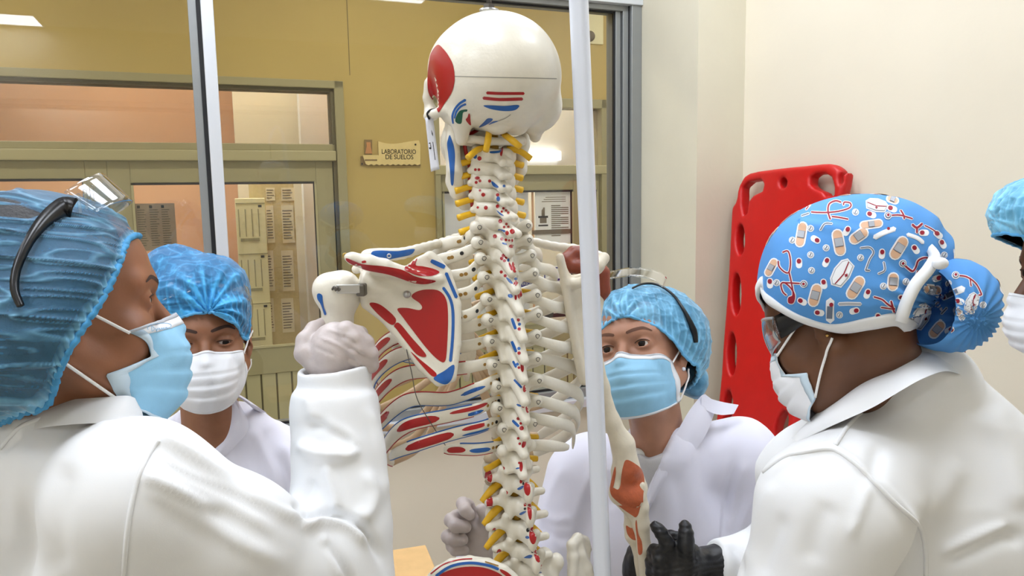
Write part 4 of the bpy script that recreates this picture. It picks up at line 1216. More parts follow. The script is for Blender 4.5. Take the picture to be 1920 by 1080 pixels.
    decal_px(g, tr, [(820, 1082), (845, 1068), (880, 1062), (915, 1066), (945, 1082), (950, 1110), (925, 1150), (880, 1160), (845, 1130), (822, 1100)], M_RED, 4, .0006)
    decal_px(g, tr, stroke([(818, 1079), (845, 1062), (880, 1055.5), (915, 1060), (934, 1067)], 5), M_BLUE, 3, .0006, True, False)
    decal_px(g, tr, stroke([(808, 1076), (832, 1058.5), (860, 1050), (885, 1048)], 2.2), M_RED, 3, .0006, True, False)
    decal_px(g, tr, [(938, 1067), (950, 1072), (960, 1081), (956, 1084), (940, 1073)], M_RED, 3, .0006)
    decal_px(g, tr, stroke([(910, 1053.5), (934, 1061)], 2.6), M_OCHRE, 3, .0006, True, False)
    g.build('hip_bone', sk, 'left hip bone painted red and blue')
    P3 = U(1088, 1060, 1.09); N3 = unit(A(.72, -.62, .25))
    poly = [(1070, 1080), (1072, 1050), (1069, 1025), (1075, 1010), (1086, 1003), (1098, 1010), (1106, 1025), (1104, 1050), (1110, 1075), (1112, 1120), (1100, 1180), (1070, 1190), (1060, 1130)]
    f1, _ = px_plate(catmull(poly, 3, True), P3, N3, .0055)
    def on3(x, y, lift):
        d = ray(x, y); return CAM + d * (((P3 + N3 * lift - CAM) @ N3) / (d @ N3))
    crest = chain([on3(1072, 1075, .0), on3(1074, 1045, .002), on3(1072, 1022, .002), on3(1083, 1009, 0), on3(1097, 1013, -.004), on3(1104, 1030, -.006)], [.007, .0085, .0075, .0075, .006, .005], .004)
    crest2 = chain([on3(1083, 1012, .0), on3(1090, 1040, .004), on3(1100, 1065, .004), on3(1106, 1090, .002)], [.006, .007, .0085, .009], .004)
    f = un(.006, f1, crest, crest2)
    lo, hi = bounds([on3(x, y, 0) for x, y in poly], .03); V, Q = nets(f, lo, hi, .002); g = G(); g.add(V, Q, M_BONE); g.build('hip_bone', sk, 'unpainted right hip bone')
    c = org[23] + A(0, 0, -.045) + BA * .012
    f = un(.008, rc(c + BA * -.002 + A(0, 0, .02), c + BA * -.012 + A(0, 0, -.07), .03, .012), rc(c + BL * .03 + A(0, 0, .025), c + BL * .045 + BA * -.01, .018, .014), rc(c - BL * .03 + A(0, 0, .025), c - BL * .045 - BA * .01, .018, .014),
           *[rc(c + BA * (-.024) + A(0, 0, .012 - .022 * k), c + BA * (-.032) + A(0, 0, .004 - .022 * k), .007, .006) for k in range(3)],
           el(U(1043, 1052, 1.03), (.010, .010, .0125)), rc(U(1043, 1056, 1.03), U(1028, 1075, 1.03), .009, .012), el(U(1020, 1040, 1.02), (.012, .010, .011)))
    lo, hi = bounds([c + A(0, 0, -.09), c + A(0, 0, .05), c + BL * .08, c - BL * .1, c - BA * .05], .02)
    V, Q = nets(f, lo, hi, .0022); g = G(); g.add(V, Q, M_BONE); g.build('sacrum', sk)
    build_skull(sk, org)
    return sk, org

# marks along the left ribs: start, end along the rib, half width, paint, height offset
RIB_PX = {
    (1, 11): [(940, 834, .99), (924, 838, .98), (895, 842, .965), (860, 842, .95), (832, 844, .945)],
    (1, 10): [(940, 788, .99), (926, 791, .98), (899, 801, .96), (850, 813, .935), (788, 832, .925), (745, 848, .94), (731, 858, .96)],
    (1, 9): [(940, 750, .99), (926, 753, .98), (891, 768, .955), (837, 780, .930), (764, 797, .925), (727, 830, .96), (722, 852, 1.0), (737, 866, 1.03)],
    (1, 8): [(942, 708, .99), (928, 712, .98), (899, 727, .955), (842, 747, .93), (768, 750, .92), (719, 787, .955), (706, 812, 1.0), (716, 840, 1.05)],
    (1, 7): [(940, 676, .99), (926, 678, .98), (880, 688, .945), (820, 694, .925), (755, 702, .92), (712, 737, .955), (702, 767, 1.0), (713, 802, 1.06)],
    (1, 6): [(934, 634, .99), (918, 638, .98), (870, 650, .945), (800, 655, .925), (745, 667, .925), (708, 697, .96), (700, 727, 1.0), (711, 767, 1.07)],
    (1, 5): [(934, 600, .99), (918, 603, .98), (870, 614, .945), (800, 618, .925), (745, 630, .925), (710, 655, .96), (702, 685, 1.0), (714, 730, 1.08)],
    (-1, 7): [(968, 668, 1.01), (990, 668, 1.01), (1030, 675, 1.02), (1079, 690, 1.06), (1089, 708, 1.11), (1070, 730, 1.17), (1030, 756, 1.22)],
    (-1, 8): [(968, 705, 1.01), (988, 706, 1.01), (1035, 719, 1.02), (1083, 738, 1.06), (1088, 757, 1.11), (1060, 784, 1.17), (1010, 818, 1.2)],
    (-1, 9): [(968, 744, 1.01), (986, 746, 1.01), (1035, 758, 1.02), (1078, 774, 1.06), (1080, 797, 1.11), (1050, 824, 1.17), (1000, 852, 1.2)],
    (-1, 10): [(968, 780, 1.01), (986, 781, 1.01), (1035, 791, 1.02), (1073, 803, 1.06), (1074, 838, 1.1)],
    (-1, 11): [(968, 834, 1.01), (986, 834, 1.01), (1030, 836, 1.02), (1066, 839, 1.05)]}
RIB_MARKS = {}
RIB_MARKS.update({4: [(.44, .52, .0050, M_RED, 0)], 5: [(.60, .78, .0055, M_RED, 0)], 6: [(.62, .80, .0056, M_RED, 0), (.46, .52, .0024, M_BLUE, -.003)],
                  7: [(.62, .80, .0056, M_RED, 0)], 8: [(.27, .38, .0028, M_BLUE, 0), (.66, .80, .0056, M_RED, 0)],
                  9: [(.22, .42, .0026, M_RED, .0035), (.25, .34, .0026, M_BLUE, -.0036), (.47, .62, .0060, M_RED, 0)],
                  10: [(.30, .46, .0030, M_RED, .0030), (.26, .46, .0018, M_BLUE, -.0050), (.50, .76, .0058, M_RED, 0)],
                  11: [(.34, .62, .0032, M_BLUE, -.001), (.66, .94, .0042, M_RED, 0)]})

SKY = math.radians(35)
def build_skull(sk, org):
    sl = A(-math.cos(SKY), -math.sin(SKY), 0); sa = A(-math.sin(SKY), math.cos(SKY), 0)
    R = np.stack([sl, sa, BZ], 1)
    c = U(924, 132, YS)
    f = un(.020, el((0, .000, .001), (.0775, .0945, .0715)), el((0, -.030, -.020), (.070, .062, .058)), el((0, .045, .006), (.058, .050, .052)))
    f = un(.012, f, el((.052, .004, -.030), (.022, .045, .045)), el((-.052, .004, -.030), (.022, .045, .045)))
    mast = [rc((.054, -.008, -.062), (.050, .000, -.090), .015, .008), rc((-.058, -.016, -.058), (-.057, -.014, -.084), .017, .008), el((-.052, -.026, -.046), (.026, .042, .034))]
    basal = el((0, -.012, -.055), (.052, .055, .026))
    occ = [el((s * .015, -.030, -.078), (.011, .015, .007)) for s in (1, -1)]
    zyg = [chain([A(s * .066, .006, -.052), A(s * .072, .030, -.056), A(s * .066, .056, -.056), A(s * .050, .076, -.050)], [.0065, .0052, .006, .010], .004) for s in (1, -1)]
    orb = [chain([A(s * .056, .068, -.012), A(s * .057, .074, -.030), A(s * .050, .076, -.048)], [.008, .006, .009], .004) for s in (1, -1)]
    face = un(.010, el((0, .070, -.068), (.030, .024, .034)), el((0, .052, -.062), (.038, .030, .03)), rc((0, .088, -.03), (0, .098, -.05), .007, .005), el((0, .066, -.095), (.027, .026, .016)), el((.030, .052, -.092), (.018, .022, .028)), el((-.030, .052, -.092), (.018, .022, .028)))
    eyes = un(.004, el((.032, .088, -.034), (.019, .03, .017)), el((-.032, .088, -.034), (.019, .03, .017)))
    tempf = [el((s * .083, .052, -.030), (.022, .030, .032)) for s in (1, -1)]
    skl = un(.008, f, basal, face, *mast, *occ)
    for t in tempf: skl = cut(skl, t, .012)
    skl = un(.005, skl, *zyg, *orb)
    skl = cut(skl, eyes, .004)
    skl2 = skl
    V, Q = nets(skl2, (-.10, -.12, -.125), (.10, .125, .10), .0021)
    V = V @ R.T + c
    tr = bvh(V, Q)
    g = G(); g.add(V, Q, M_BONE)
    Z1 = lambda pts: [(790 + x / 5.144, 60 + y / 5.144) for x, y in pts]
    for m, pl, cat in ((M_RED, Z1([(160, 125), (215, 165), (265, 230), (305, 310), (322, 400), (322, 480), (300, 570), (262, 640), (225, 690), (195, 740), (168, 775), (150, 740), (115, 670), (78, 610), (62, 540), (62, 430), (75, 300), (98, 200)]), True),
                       (M_RED, Z1(stroke([(636, 586), (760, 592), (985, 592)], 28)), False), (M_RED, Z1(stroke([(602, 636), (760, 650), (970, 645)], 30)), False),
                       (M_BLUE, Z1([(600, 708), (680, 706), (800, 712), (938, 703), (915, 745), (850, 760), (760, 757), (660, 738)]), True),
                       (M_BLUE, Z1(stroke([(425, 655), (370, 690), (325, 745), (302, 810), (308, 880)], [26, 22, 20, 20, 14])), False),
                       (M_BLUE, Z1(stroke([(428, 695), (380, 720), (340, 770), (322, 830)], [20, 20, 18, 14])), False),
                       (M_GREEN, Z1([(350, 790), (380, 755), (440, 745), (440, 765), (405, 775), (395, 830), (385, 880), (350, 880), (328, 850)]), True),
                       (M_RED, Z1([(458, 784), (470, 800), (474, 850), (478, 895), (460, 890), (428, 845), (445, 820)]), True),
                       (M_BLUE, Z1([(556, 915), (600, 870), (640, 832), (686, 834), (680, 855), (640, 885), (590, 910)]), True),
                       (M_BLUE, Z1([(648, 892), (690, 862), (746, 856), (700, 875)]), True),
                       (M_LINE, Z1(stroke([(745, 855), (810, 830), (860, 795)], 6)), False)):
        decal_px(g, tr, pl, m, 4, .0005, True, cat)
    # the saw line of the skull cap
    line = [(803 + t * 2.0, 142 + 5.5 * t / 120) for t in range(0, 121)]
    decal_px(g, tr, stroke(line, 1.5, 1), M_LINE, 4, .0004, True, False)
    skull = g.build('skull', sk)
    # jaw
    K = lambda x, y, Y: U(x, y, Y)
    f = un(.008, chain([K(848, 224, .985), K(850, 262, .985), K(853, 320, .988), K(858, 360, 1.0), K(872, 380, 1.04), K(893, 384, 1.075)], [.0062, .0080, .0090, .0095, .0095, .011], .006),
           chain([K(842, 240, 1.0), K(846, 275, 1.0), K(851, 340, 1.005), K(864, 370, 1.03)], [.004, .008, .010, .0095], .006),
           chain([K(984, 232, 1.045), K(981, 270, 1.045), K(974, 318, 1.05), K(945, 358, 1.07), K(905, 381, 1.085)], [.0055, .0085, .0095, .0105, .011], .006), chain([K(866, 265, 1.03), K(874, 335, 1.045), K(888, 372, 1.07)], [.009, .012, .012], .006))
    lo, hi = bounds([K(842, 220, .97), K(985, 220, 1.06), K(870, 385, 1.1), K(985, 385, 1.1)], .03)
    V, Q = nets(f, lo, hi, .0022); tr = bvh(V, Q); g = G(); g.add(V, Q, M_BONE)
    Z2 = lambda pts: [(790 + x / 4.5, 180 + y / 4.5) for x, y in pts]
    decal_px(g, tr, Z2([(240, 330), (258, 370), (274, 420), (284, 500), (280, 600), (272, 740), (252, 742), (244, 640), (232, 520), (220, 410), (226, 370)]), M_BLUE, 3, .0005)
    g.build('mandible', sk)
    # hanging bolt
    g = G()
    v, f_ = tube([U(917, 24, 1.0), U(917, 18, 1.0)], .0125, 20); g.add(v, f_, M_STEEL)
    v, f_ = tube([U(917, 19, 1.0), U(917, 9, 1.0)], .008, 6); g.add(v, f_, M_STEELD, False)
    top = U(917, 9, 1.0)
    v, f_ = tube([top, top + A(0, 0, .08)], .0036, 10); g.add(v, f_, M_STEELD)
    g.build('hanging_bolt', sk)
# ------------------------------------------------------------------ people: shared pieces
def skin_mat(name, col, rough=0.48):
    return mat(name, col, rough, noise=0.10, nscale=38, bump=0.12, bscale=420, sss=0.12, bdist=0.0008)
def cap_mat(name, thin, thick, a0, a1, nscale=(60, 60), nz=.2):
    """crinkled see-through nonwoven cloth: UV.x carries how dense the cloth lies, UV.y the direction of its creases"""
    m = bpy.data.materials.new(name); m.use_nodes = True
    nt = m.node_tree; nt.nodes.clear(); N = nt.nodes.new; L = nt.links.new
    out = N('ShaderNodeOutputMaterial'); mx = N('ShaderNodeMixShader'); tr = N('ShaderNodeBsdfTransparent')
    b = N('ShaderNodeBsdfPrincipled'); b.inputs['Roughness'].default_value = .55; b.inputs['Sheen Weight'].default_value = .3
    uv = N('ShaderNodeUVMap'); sp = N('ShaderNodeSeparateXYZ'); L(uv.outputs[0], sp.inputs[0])
    tc = N('ShaderNodeTexCoord'); n1 = N('ShaderNodeTexNoise'); n1.inputs['Scale'].default_value = nscale[0]; n1.inputs['Detail'].default_value = 6; n1.inputs['Distortion'].default_value = 1.2
    L(tc.outputs['Object'], n1.inputs['Vector'])
    r1 = N('ShaderNodeMapRange'); r1.inputs['From Min'].default_value = .35; r1.inputs['From Max'].default_value = .75
    L(n1.outputs['Fac'], r1.inputs['Value'])
    ad = N('ShaderNodeMath'); ad.operation = 'MULTIPLY_ADD'; ad.inputs[1].default_value = nz; L(r1.outputs[0], ad.inputs[0]); L(sp.outputs['X'], ad.inputs[2])
    cl = N('ShaderNodeClamp'); L(ad.outputs[0], cl.inputs['Value'])
    col = N('ShaderNodeMix'); col.data_type = 'RGBA'; col.inputs['A'].default_value = srgb(thin); col.inputs['B'].default_value = srgb(thick)
    L(cl.outputs[0], col.inputs['Factor']); L(col.outputs['Result'], b.inputs['Base Color'])
    al = N('ShaderNodeMapRange'); al.inputs['To Min'].default_value = a0; al.inputs['To Max'].default_value = a1; L(cl.outputs[0], al.inputs['Value'])
    n2 = N('ShaderNodeTexNoise'); n2.inputs['Scale'].default_value = 350; L(tc.outputs['Object'], n2.inputs['Vector'])
    bp = N('ShaderNodeBump'); bp.inputs['Strength'].default_value = .3; bp.inputs['Distance'].default_value = .001; L(n2.outputs['Fac'], bp.inputs['Height']); L(bp.outputs[0], b.inputs['Normal'])
    L(al.outputs[0], mx.inputs['Fac']); L(tr.outputs[0], mx.inputs[1]); L(b.outputs[0], mx.inputs[2]); L(mx.outputs[0], out.inputs['Surface'])
    return m
M_COAT = mat('white coat cloth', (236, 237, 238), 0.8, bump=0.10, bscale=900, bdist=0.0006, sheen=0.1)
M_COATL = mat('white coat cloth lilac light', (230, 229, 242), 0.8, bump=0.10, bscale=900, bdist=0.0006, sheen=0.1)  # white cloth; lilac cast of the light there put into its colour
M_SHIRT = mat('white shirt', (238, 238, 234), 0.8, bump=0.2, bscale=500)
M_RIBBED = mat('grey ribbed knit', (206, 205, 208), 0.9, bump=0.2, bscale=500)
M_MASKB = mat('mask light blue', (150, 204, 236), 0.72, noise=0.04, nscale=60, bump=0.15, bscale=700, bdist=.0006)
M_MASKW = mat('mask white', (236, 238, 242), 0.7, bump=0.15, bscale=700, bdist=.0006)
M_MASKE = mat('mask edge weld', (206, 226, 240), 0.7)
M_LOOP = mat('ear loop white', (246, 246, 244), 0.8)
M_HAIR = mat('black hair', (20, 16, 15), 0.55, noise=0.3, nscale=120, bump=0.6, bscale=300)
M_BROW = mat('eyebrow', (62, 42, 34), 0.8)
M_BROWL = mat('eyebrow brown', (104, 70, 54), 0.8)
M_EYEW = mat('eye white', (226, 220, 214), 0.25)
M_IRIS = mat('dark iris', (34, 20, 13), 0.4, spec=.25)
M_PUP = mat('pupil', (8, 7, 7), 0.3, spec=.3)
M_GLOVEG = mat('translucent latex glove', (196, 184, 180), 0.42, noise=0.06, nscale=40, sss=0.05, bump=0.3, bscale=120)
M_GLOVEB = mat('black nitrile glove', (22, 22, 25), 0.38, bump=0.35, bscale=160, bdist=0.0015)
M_PLAST = mat('black plastic', (14, 14, 16), 0.28)
M_LENS = glass_mat('clear lens', (0.96, 0.97, 0.975), 2.4, 0.03)
M_RIM = mat('clear lens rim', (226, 236, 242), .12, alpha=.5)
M_TROU = mat('dark trousers', (52, 56, 70), 0.85)
M_SHOE = mat('white shoe', (214, 212, 208), 0.6)
M_GOLD = mat('gold', (220, 180, 110), 0.25, metal=.9)

def rot(yaw, pitch, roll):
    return np.array(Matrix.Rotation(math.radians(yaw), 3, 'Z') @ Matrix.Rotation(math.radians(pitch), 3, 'X') @ Matrix.Rotation(math.radians(roll), 3, 'Y'))

def head_sdf(eyes=True, lid=.0048, look=0.0):
    """local axes: x the person's right, y the way the face looks, z up; origin between the ears at eye height"""
    cran = un(.02, el((0, -.012, .030), (.0745, .096, .088)), el((0, .028, .035), (.062, .062, .066)))
    face = un(.018, el((0, .030, -.035), (.061, .060, .075)), rc((.030, .042, -.070), (-.030, .042, -.070), .030, .030), el((0, .064, -.100), (.022, .020, .017)))
    jaw = un(.012, *[rc((s * .058, -.004, -.050), (s * .028, .052, -.098), .019, .016) for s in (1, -1)])
    cheek = [el((s * .040, .058, -.036), (.024, .022, .024)) for s in (1, -1)]
    brow = [rc((s * .012, .084, .020), (s * .046, .066, .018), .0105, .009) for s in (1, -1)]
    nose = un(.008, rc((0, .086, .006), (0, .108, -.036), .0068, .0105), el((.011, .098, -.042), (.009, .010, .008)), el((-.011, .098, -.042), (.009, .010, .008)))
    lips = un(.004, rc((-.016, .086, -.064), (.016, .086, -.064), .0065), rc((-.014, .085, -.073), (.014, .085, -.073), .007))
    ears = [un(.006, el((s * .077, -.008, -.004), (.006, .018, .026), np.array(Matrix.Rotation(s * -.35, 3, 'Z'))), el((s * .074, .001, -.030), (.006, .009, .011))) for s in (1, -1)]
    concha = [el((s * .084, .000, -.004), (.006, .009, .014)) for s in (1, -1)]
    neck = rc((0, -.030, -.05), (0, -.034, -.095), .052, .050)
    body = un(.022, cran, face, jaw)
    body = un(.016, body, *cheek, *brow)
    sock = [el((s * .033, .090, -.002), (.019, .013, .012)) for s in (1, -1)]
    body = cut(body, un(0, *sock), .010)
    body = un(.007, body, nose, lips)
    if eyes:
        lids = [el((s * .032, .0725, 0), (.0152, .0142, .0135)) for s in (1, -1)]
        body = un(.004, body, *lids)
        alm = [el((s * .032, .090, -.0008 - look), (.0132, .016, lid)) for s in (1, -1)]
        body = cut(body, un(0, *alm), .0016)
    body = un(.005, body, *ears)
    body = cut(body, un(0, *concha), .004)
    return body

def fine_axes(lo, hi, hc, flo, fhi, hf):
    ax = []
    for i in range(3):
        a = list(np.arange(lo[i], flo[i], hc)); b = list(np.arange(flo[i], fhi[i], hf)); c = list(np.arange(fhi[i], hi[i] + hc, hc))
        ax.append(np.array(sorted(set(a + b + c))))
    return ax

class Person:
    def __init__(s, label, C, yaw, pitch, roll, scale=1.0, foot=None):
        s.C = np.asarray(C, float); s.R = rot(yaw, pitch, roll); s.k = scale
        s.foot = A(C[0], C[1], 0) if foot is None else A(foot[0], foot[1], 0)
        s.o = thing('person', label, 'person', s.foot)
    def w(s, *p): return s.C + s.R @ (A(*p) * s.k)          # head-local to world
    def wl(s, P): return s.C + (np.asarray(P, float) * s.k) @ s.R.T
    def l(s, P): return ((np.asarray(P, float) - s.C) @ s.R) / s.k
    def body(s, skin, torso, h=.0022, eyes=True, lid=.0048, hc=.007, reach=(), look=0.0, neck=None, nr=.054):
        f0 = place(head_sdf(eyes, lid, look), s.C, s.R, s.k)
        if neck is not None:
            f0n = un(.022, f0, rc(s.w(0, -.022, -.050), neck, .048 * s.k, nr), rc(s.w(0, .015, -.100), np.asarray(neck) + s.R[:, 1] * .018, .026, .034))
        else: f0n = f0
        f = un(.012, f0n, torso) if torso else f0n
        r = .155 * s.k
        flo = s.C - A(r, r, .16); fhi = s.C + A(r, r, r)
        P = [flo, fhi] + list(reach); lo, hi = bounds(P, .02)
        s.headf = f0
        V, Q = nets(f, axes=fine_axes(lo, hi, hc, flo, fhi, h), slack=2.0)
        s.V, s.Q = V, Q; s.tree = bvh(V, Q)
        g = G(); g.add(V, Q, skin); s.bg = g
        return g
    def finish_body(s): s.bo = s.bg.build('body', s.o); return s.bo
    def eyeballs(s, gaze=(0, 1, 0), ir=.0058):
        for sd in (1, -1):
            g = G(); c = A(sd * .032, .0715, 0); r = .0121
            V, Fs = sphere((0, 0, 0), r, 24, 16); g.add(s.wl(V + c), Fs, M_EYEW)
            gz = unit(gaze); sx, sy = frame_of(gz)
            for rad, off, m in ((ir, .00035, M_IRIS), (ir * .45, .0006, M_PUP)):
                pts = []; Fq = []
                for k_, fr_ in enumerate((1.0, .8, .6, .4, .2)):
                    q_ = rad * fr_; zz = math.sqrt(r * r - q_ * q_) + off
                    pts += [c + gz * zz + q_ * (sx * math.cos(a) + sy * math.sin(a)) for a in np.linspace(0, 2 * PI, 17)[:-1]]
                    if k_: Fq += [((k_ - 1) * 16 + i, (k_ - 1) * 16 + (i + 1) % 16, k_ * 16 + (i + 1) % 16, k_ * 16 + i) for i in range(16)]
                pts.append(c + gz * (r + off)); Fq += [(64 + i, 64 + (i + 1) % 16, 80) for i in range(16)]
                g.add(s.wl(pts), Fq, m)
            e = g.build('eye', s.o)
    def lashes(s, lid=.0048, look=0.0, thick=.0011):
        for sd in (1, -1):
            P = []
            for t in np.linspace(-1, 1, 11):
                x = sd * .032 + t * .0128; z = -.0008 - look + lid * math.sqrt(max(0, 1 - (t * .97) ** 2))
                h = s.tree.ray_cast(Vector(s.w(x, .15, z + .0012)), Vector(-(s.R[:, 1])), .2)
                p = np.array(h[0]) + s.R[:, 1] * .0004 if h[0] is not None else s.w(x, .088, z)
                P.append(p)
            V, Fs = tube(P, np.interp(np.linspace(0, 1, 11), [0, .5, 1], [.0005, thick, .0006]), 6)
            g = G(); g.add(V, Fs, M_BROW); g.build('eyelashes', s.o)
    def brows(s, thick=.0042, z=.021, ink=M_BROW):
        for sd in (1, -1):
            g = G()
            pts = [(sd * .012, z - .003), (sd * .024, z + .001), (sd * .038, z + .003), (sd * .050, z - .003)]
            pl = stroke(pts, [thick * .8, thick, thick * .85, thick * .3])
            Pq, T = fill2d(pl, .0022); V = []; ok = []
            for p in Pq:
                h = s.tree.ray_cast(Vector(s.w(p[0], .16, p[1])), Vector(-(s.R[:, 1])), .3)
                ok.append(h[0] is not None); V.append(np.array(h[0]) + np.array(h[1]) * .0006 if h[0] is not None else A(0, 0, 0))
            T = [t for t in T if all(ok[i] for i in t)]
            if T: add_used(g, np.array(V), T, ink); g.build('eyebrow', s.o)
    # ---------- cap: a dome over a solid, between its rim and its apex
    def solid(s, blobs, k=.03):
        fs = []
        for (x, y, Y, rx, ry, rd) in blobs:
            c = U(x, y, Y); d = unit(ray(x, y)); sx = unit(np.cross(d, BZ)); sy = np.cross(sx, d)
            q = Y / F
            fs.append(el(c, (rx * q, rd, ry * q), np.stack([sx, d, sy], 1)))
        return un(k, *fs)
    def trace(s, f, o, d, far=.35):
        """outermost point of solid f along directions d from o"""
        r = np.full(len(d), far)
        for _ in range(60):
            r = np.maximum(r - np.clip(f(o + d * r[:, None]), -.01, .05) * .8, .0)
        return r
    def rim_px(s, f, pts):
        out = []
        for x, y in pts:
            d = ray(x, y) / np.linalg.norm(ray(x, y)); t = .3
            best = (1e9, None)
            for _ in range(160):
                v = float(f((CAM + d * t)[None])[0])
                if v < best[0]: best = (v, t)
                if v < .0004: break
                t += max(v * .7, .0006)
                if t > 3: break
            out.append(CAM + d * (t if v < .0004 else best[1]))
        return np.array(out)
    def dome(s, f, rim, apex, center, nu=240, nv=70, disp=None, dens=None, shrink=0.0, p=1.0):
        """rim: closed loop of world points; returns grid (nv+1, nu) of world points and UV"""
        rim = catmull(rim, 12, True)
        seg = np.linalg.norm(np.roll(rim, -1, 0) - rim, axis=1); cs = np.concatenate([[0], np.cumsum(seg)])
        rr = np.concatenate([rim, rim[:1]]); tt = np.linspace(0, cs[-1], nu + 1)[:-1]
        L = np.stack([np.interp(tt, cs, rr[:, k]) for k in range(3)], 1)
        d0 = L - center; r0 = np.linalg.norm(d0, axis=1); d0 /= r0[:, None]
        da = unit(np.asarray(apex) - center)
        rows = []; UVs = []
        om = np.arccos(np.clip(d0 @ da, -1, 1)); so = np.sin(om) + 1e-9
        for j in range(nv + 1):
            t = (j / nv) ** p * .998
            d = d0 * (np.sin((1 - t) * om) / so)[:, None] + da * (np.sin(t * om) / so)[:, None]
            d /= np.linalg.norm(d, axis=1, keepdims=True)
            r = s.trace(f, center, d)
            if shrink: r = r - shrink
            u = np.arange(nu) / nu
            q = center + d * r[:, None]
            if disp is not None: q = q + d * disp(u, t, q)[:, None]
            rows.append(q)
            UVs.append(np.stack([dens(u, t, q) if dens is not None else np.full(nu, .5), np.full(nu, t)], 1))
        return np.array(rows), np.array(UVs)
    def mask(s, m_front, m_edge, top=-.020, bot=-.122, wid=.063, tipy=.128, drop=(0, 0), side=(.030, -.002), name='face_mask', m_in=None, ties=True, earz=(.012, -.03), loops=(1, -1), band=True, tilt=0.0, nose_y=.110, low=.010, yes=None, xes=None):
        """pleated surgical mask in head-local coordinates"""
        nu, nv = 41, 34
        P = np.zeros((nv, nu, 3))
        for j in range(nv):
            v = j / (nv - 1)
            zc = top + (bot - top) * v
            yc = np.interp(v, [0, .10, .30, .55, .80, 1], [nose_y, nose_y + .010, tipy, tipy - .004, tipy - .020, tipy - .048])
            xe = wid * np.interp(v, [0, .5, 1], [1.0, 1.04, .93]); ye = side[0] + (side[1] - side[0]) * v + .004 * math.sin(PI * v)
            if yes is not None: ye = np.interp(v, yes[0], yes[1])
            if xes is not None: xe = wid * np.interp(v, xes[0], xes[1])
            ze = top - .012 + (bot + .012 - top + .012) * v * .92 + low * v
            for i in range(nu):
                u = -1 + 2 * i / (nu - 1); a = abs(u)
                x = xe * math.sin(u * PI / 2 * .98) / math.sin(PI / 2 * .98)
                prof = (1 - a ** 2.1) ** 1.0
                pk = math.exp(-(u / .16) ** 2) * np.interp(v, [0, .2, .5], [.010, .004, 0])
                y = ye + (yc - .010 * np.interp(v, [0, .3], [1, 0]) - ye) * prof + pk
                z = zc * (1 - a ** 2) + ze * a ** 2 + .004 * pk / .01
                pl = 0
                for c_ in (.34, .52, .70):
                    e = (v - c_) / .035
                    pl += (.0030 * (1 / (1 + math.exp(-e * 3)) - .5) - .0026 * math.exp(-e * e)) * (1 - a ** 6)
                cr = .0016 * math.sin(9 * u + 7 * v) * (1 - a) + .0012 * math.sin(23 * u - 11 * v)
                P[j, i] = (x, y + pl + cr * .6, z)
        hs = s.wl(P.reshape(-1, 3)).reshape(nv, nu, 3)
        # keep the cloth outside the face
        d = s.headf(hs.reshape(-1, 3)).reshape(nv, nu)
        push = np.maximum(.0035 - d, 0)
        N = grid_normals(hs)
        sgn = np.sign(((hs - s.w(0, 0, -.05)) * N).sum(2)).mean()
        N = N * (1 if sgn > 0 else -1)
        hs = hs + s.R[:, 1] * push[..., None] * .6 + (hs - s.w(0, .0, -.07)) / np.linalg.norm(hs - s.w(0, 0, -.07), axis=2, keepdims=True) * push[..., None] * .8
        o = hs
        if sgn > 0: o = hs
        flip = sgn < 0
        g = G()
        PP = o[:, ::-1] if flip else o
        V, Q = grid_surface(PP, .0009); 
        g.add(V, Q, m_front)
        # white top hem, side welds and bottom hem lie on the cloth
        def strip(rows_, cols_, m):
            sub = PP[rows_][:, cols_]; Nn = grid_normals(PP)[rows_][:, cols_]
            V, Q = grid_surface(sub + Nn * .0006, .0004); g.add(V, Q, m)
        R_ = lambda a, b: slice(a, b)
        if band: strip(R_(0, 4), R_(0, nu), M_MASKW if m_front is not M_MASKW else m_edge)
        strip(R_(0, nv), R_(0, 3), m_edge); strip(R_(0, nv), R_(nu - 3, nu), m_edge); strip(R_(nv - 2, nv), R_(0, nu), m_edge); strip(R_(0, 2), R_(0, nu), M_MASKW)
        mo = g.build(name, s.o)
        s.maskP = o
        if ties:
            for sd in loops:
                i = nu - 1 if sd > 0 else 0
                a = o[1, i]; b = o[nv - 2, i]
                e1 = s.w(sd * .079, -.010, earz[0]); e2 = s.w(sd * .079, -.012, earz[1])
                for p0, p1, bow in ((a, e1, .006), (b, e2, .003)):
                    mid = (p0 + p1) / 2; dd = float(s.headf(mid[None])[0]); mid = mid + s.R[:, 0] * sd * (max(0, .0035 - dd) + bow * .3)
                    P_ = catmull([p0, mid, p1], 8)
                    for q_ in range(len(P_)):
                        dq = float(s.headf(P_[q_][None])[0])
                        if dq < .0022: P_[q_] = P_[q_] + s.R[:, 0] * sd * (.0022 - dq)
                    V, Fs = tube(P_, .0016, 8); g = G(); g.add(V, Fs, M_LOOP); g.build('ear_loop', mo)
        return mo
    def glasses(s, tiltdeg, shift, k=1.0, lens_h=.021, name='safety_glasses', arms=(1, -1), label=None, arm_m=M_PLAST, droop=.02, wrap=68, arm_len=.115, arm_w=.0075):
        Rg = np.array(Matrix.Rotation(math.radians(tiltdeg), 3, 'X'))
        def gp(P): return s.wl((np.asarray(P, float) * k) @ Rg.T + A(*shift))
        nu, nv = 49, 13
        P = np.zeros((nv, nu, 3))
        for j in range(nv):
            v = -1 + 2 * j / (nv - 1)
            for i in range(nu):
                ph = math.radians(-wrap + 2 * wrap * i / (nu - 1)); a = abs(ph) / math.radians(wrap)
                hh = lens_h * (1 - .38 * a ** 3)
                nb = .010 * math.exp(-(ph / .16) ** 2) if v < 0 else 0
                P[j, i] = (.076 * math.sin(ph), .022 + .078 * math.cos(ph) ** .8 - .004 * v * v, v * (hh - nb * abs(v)))
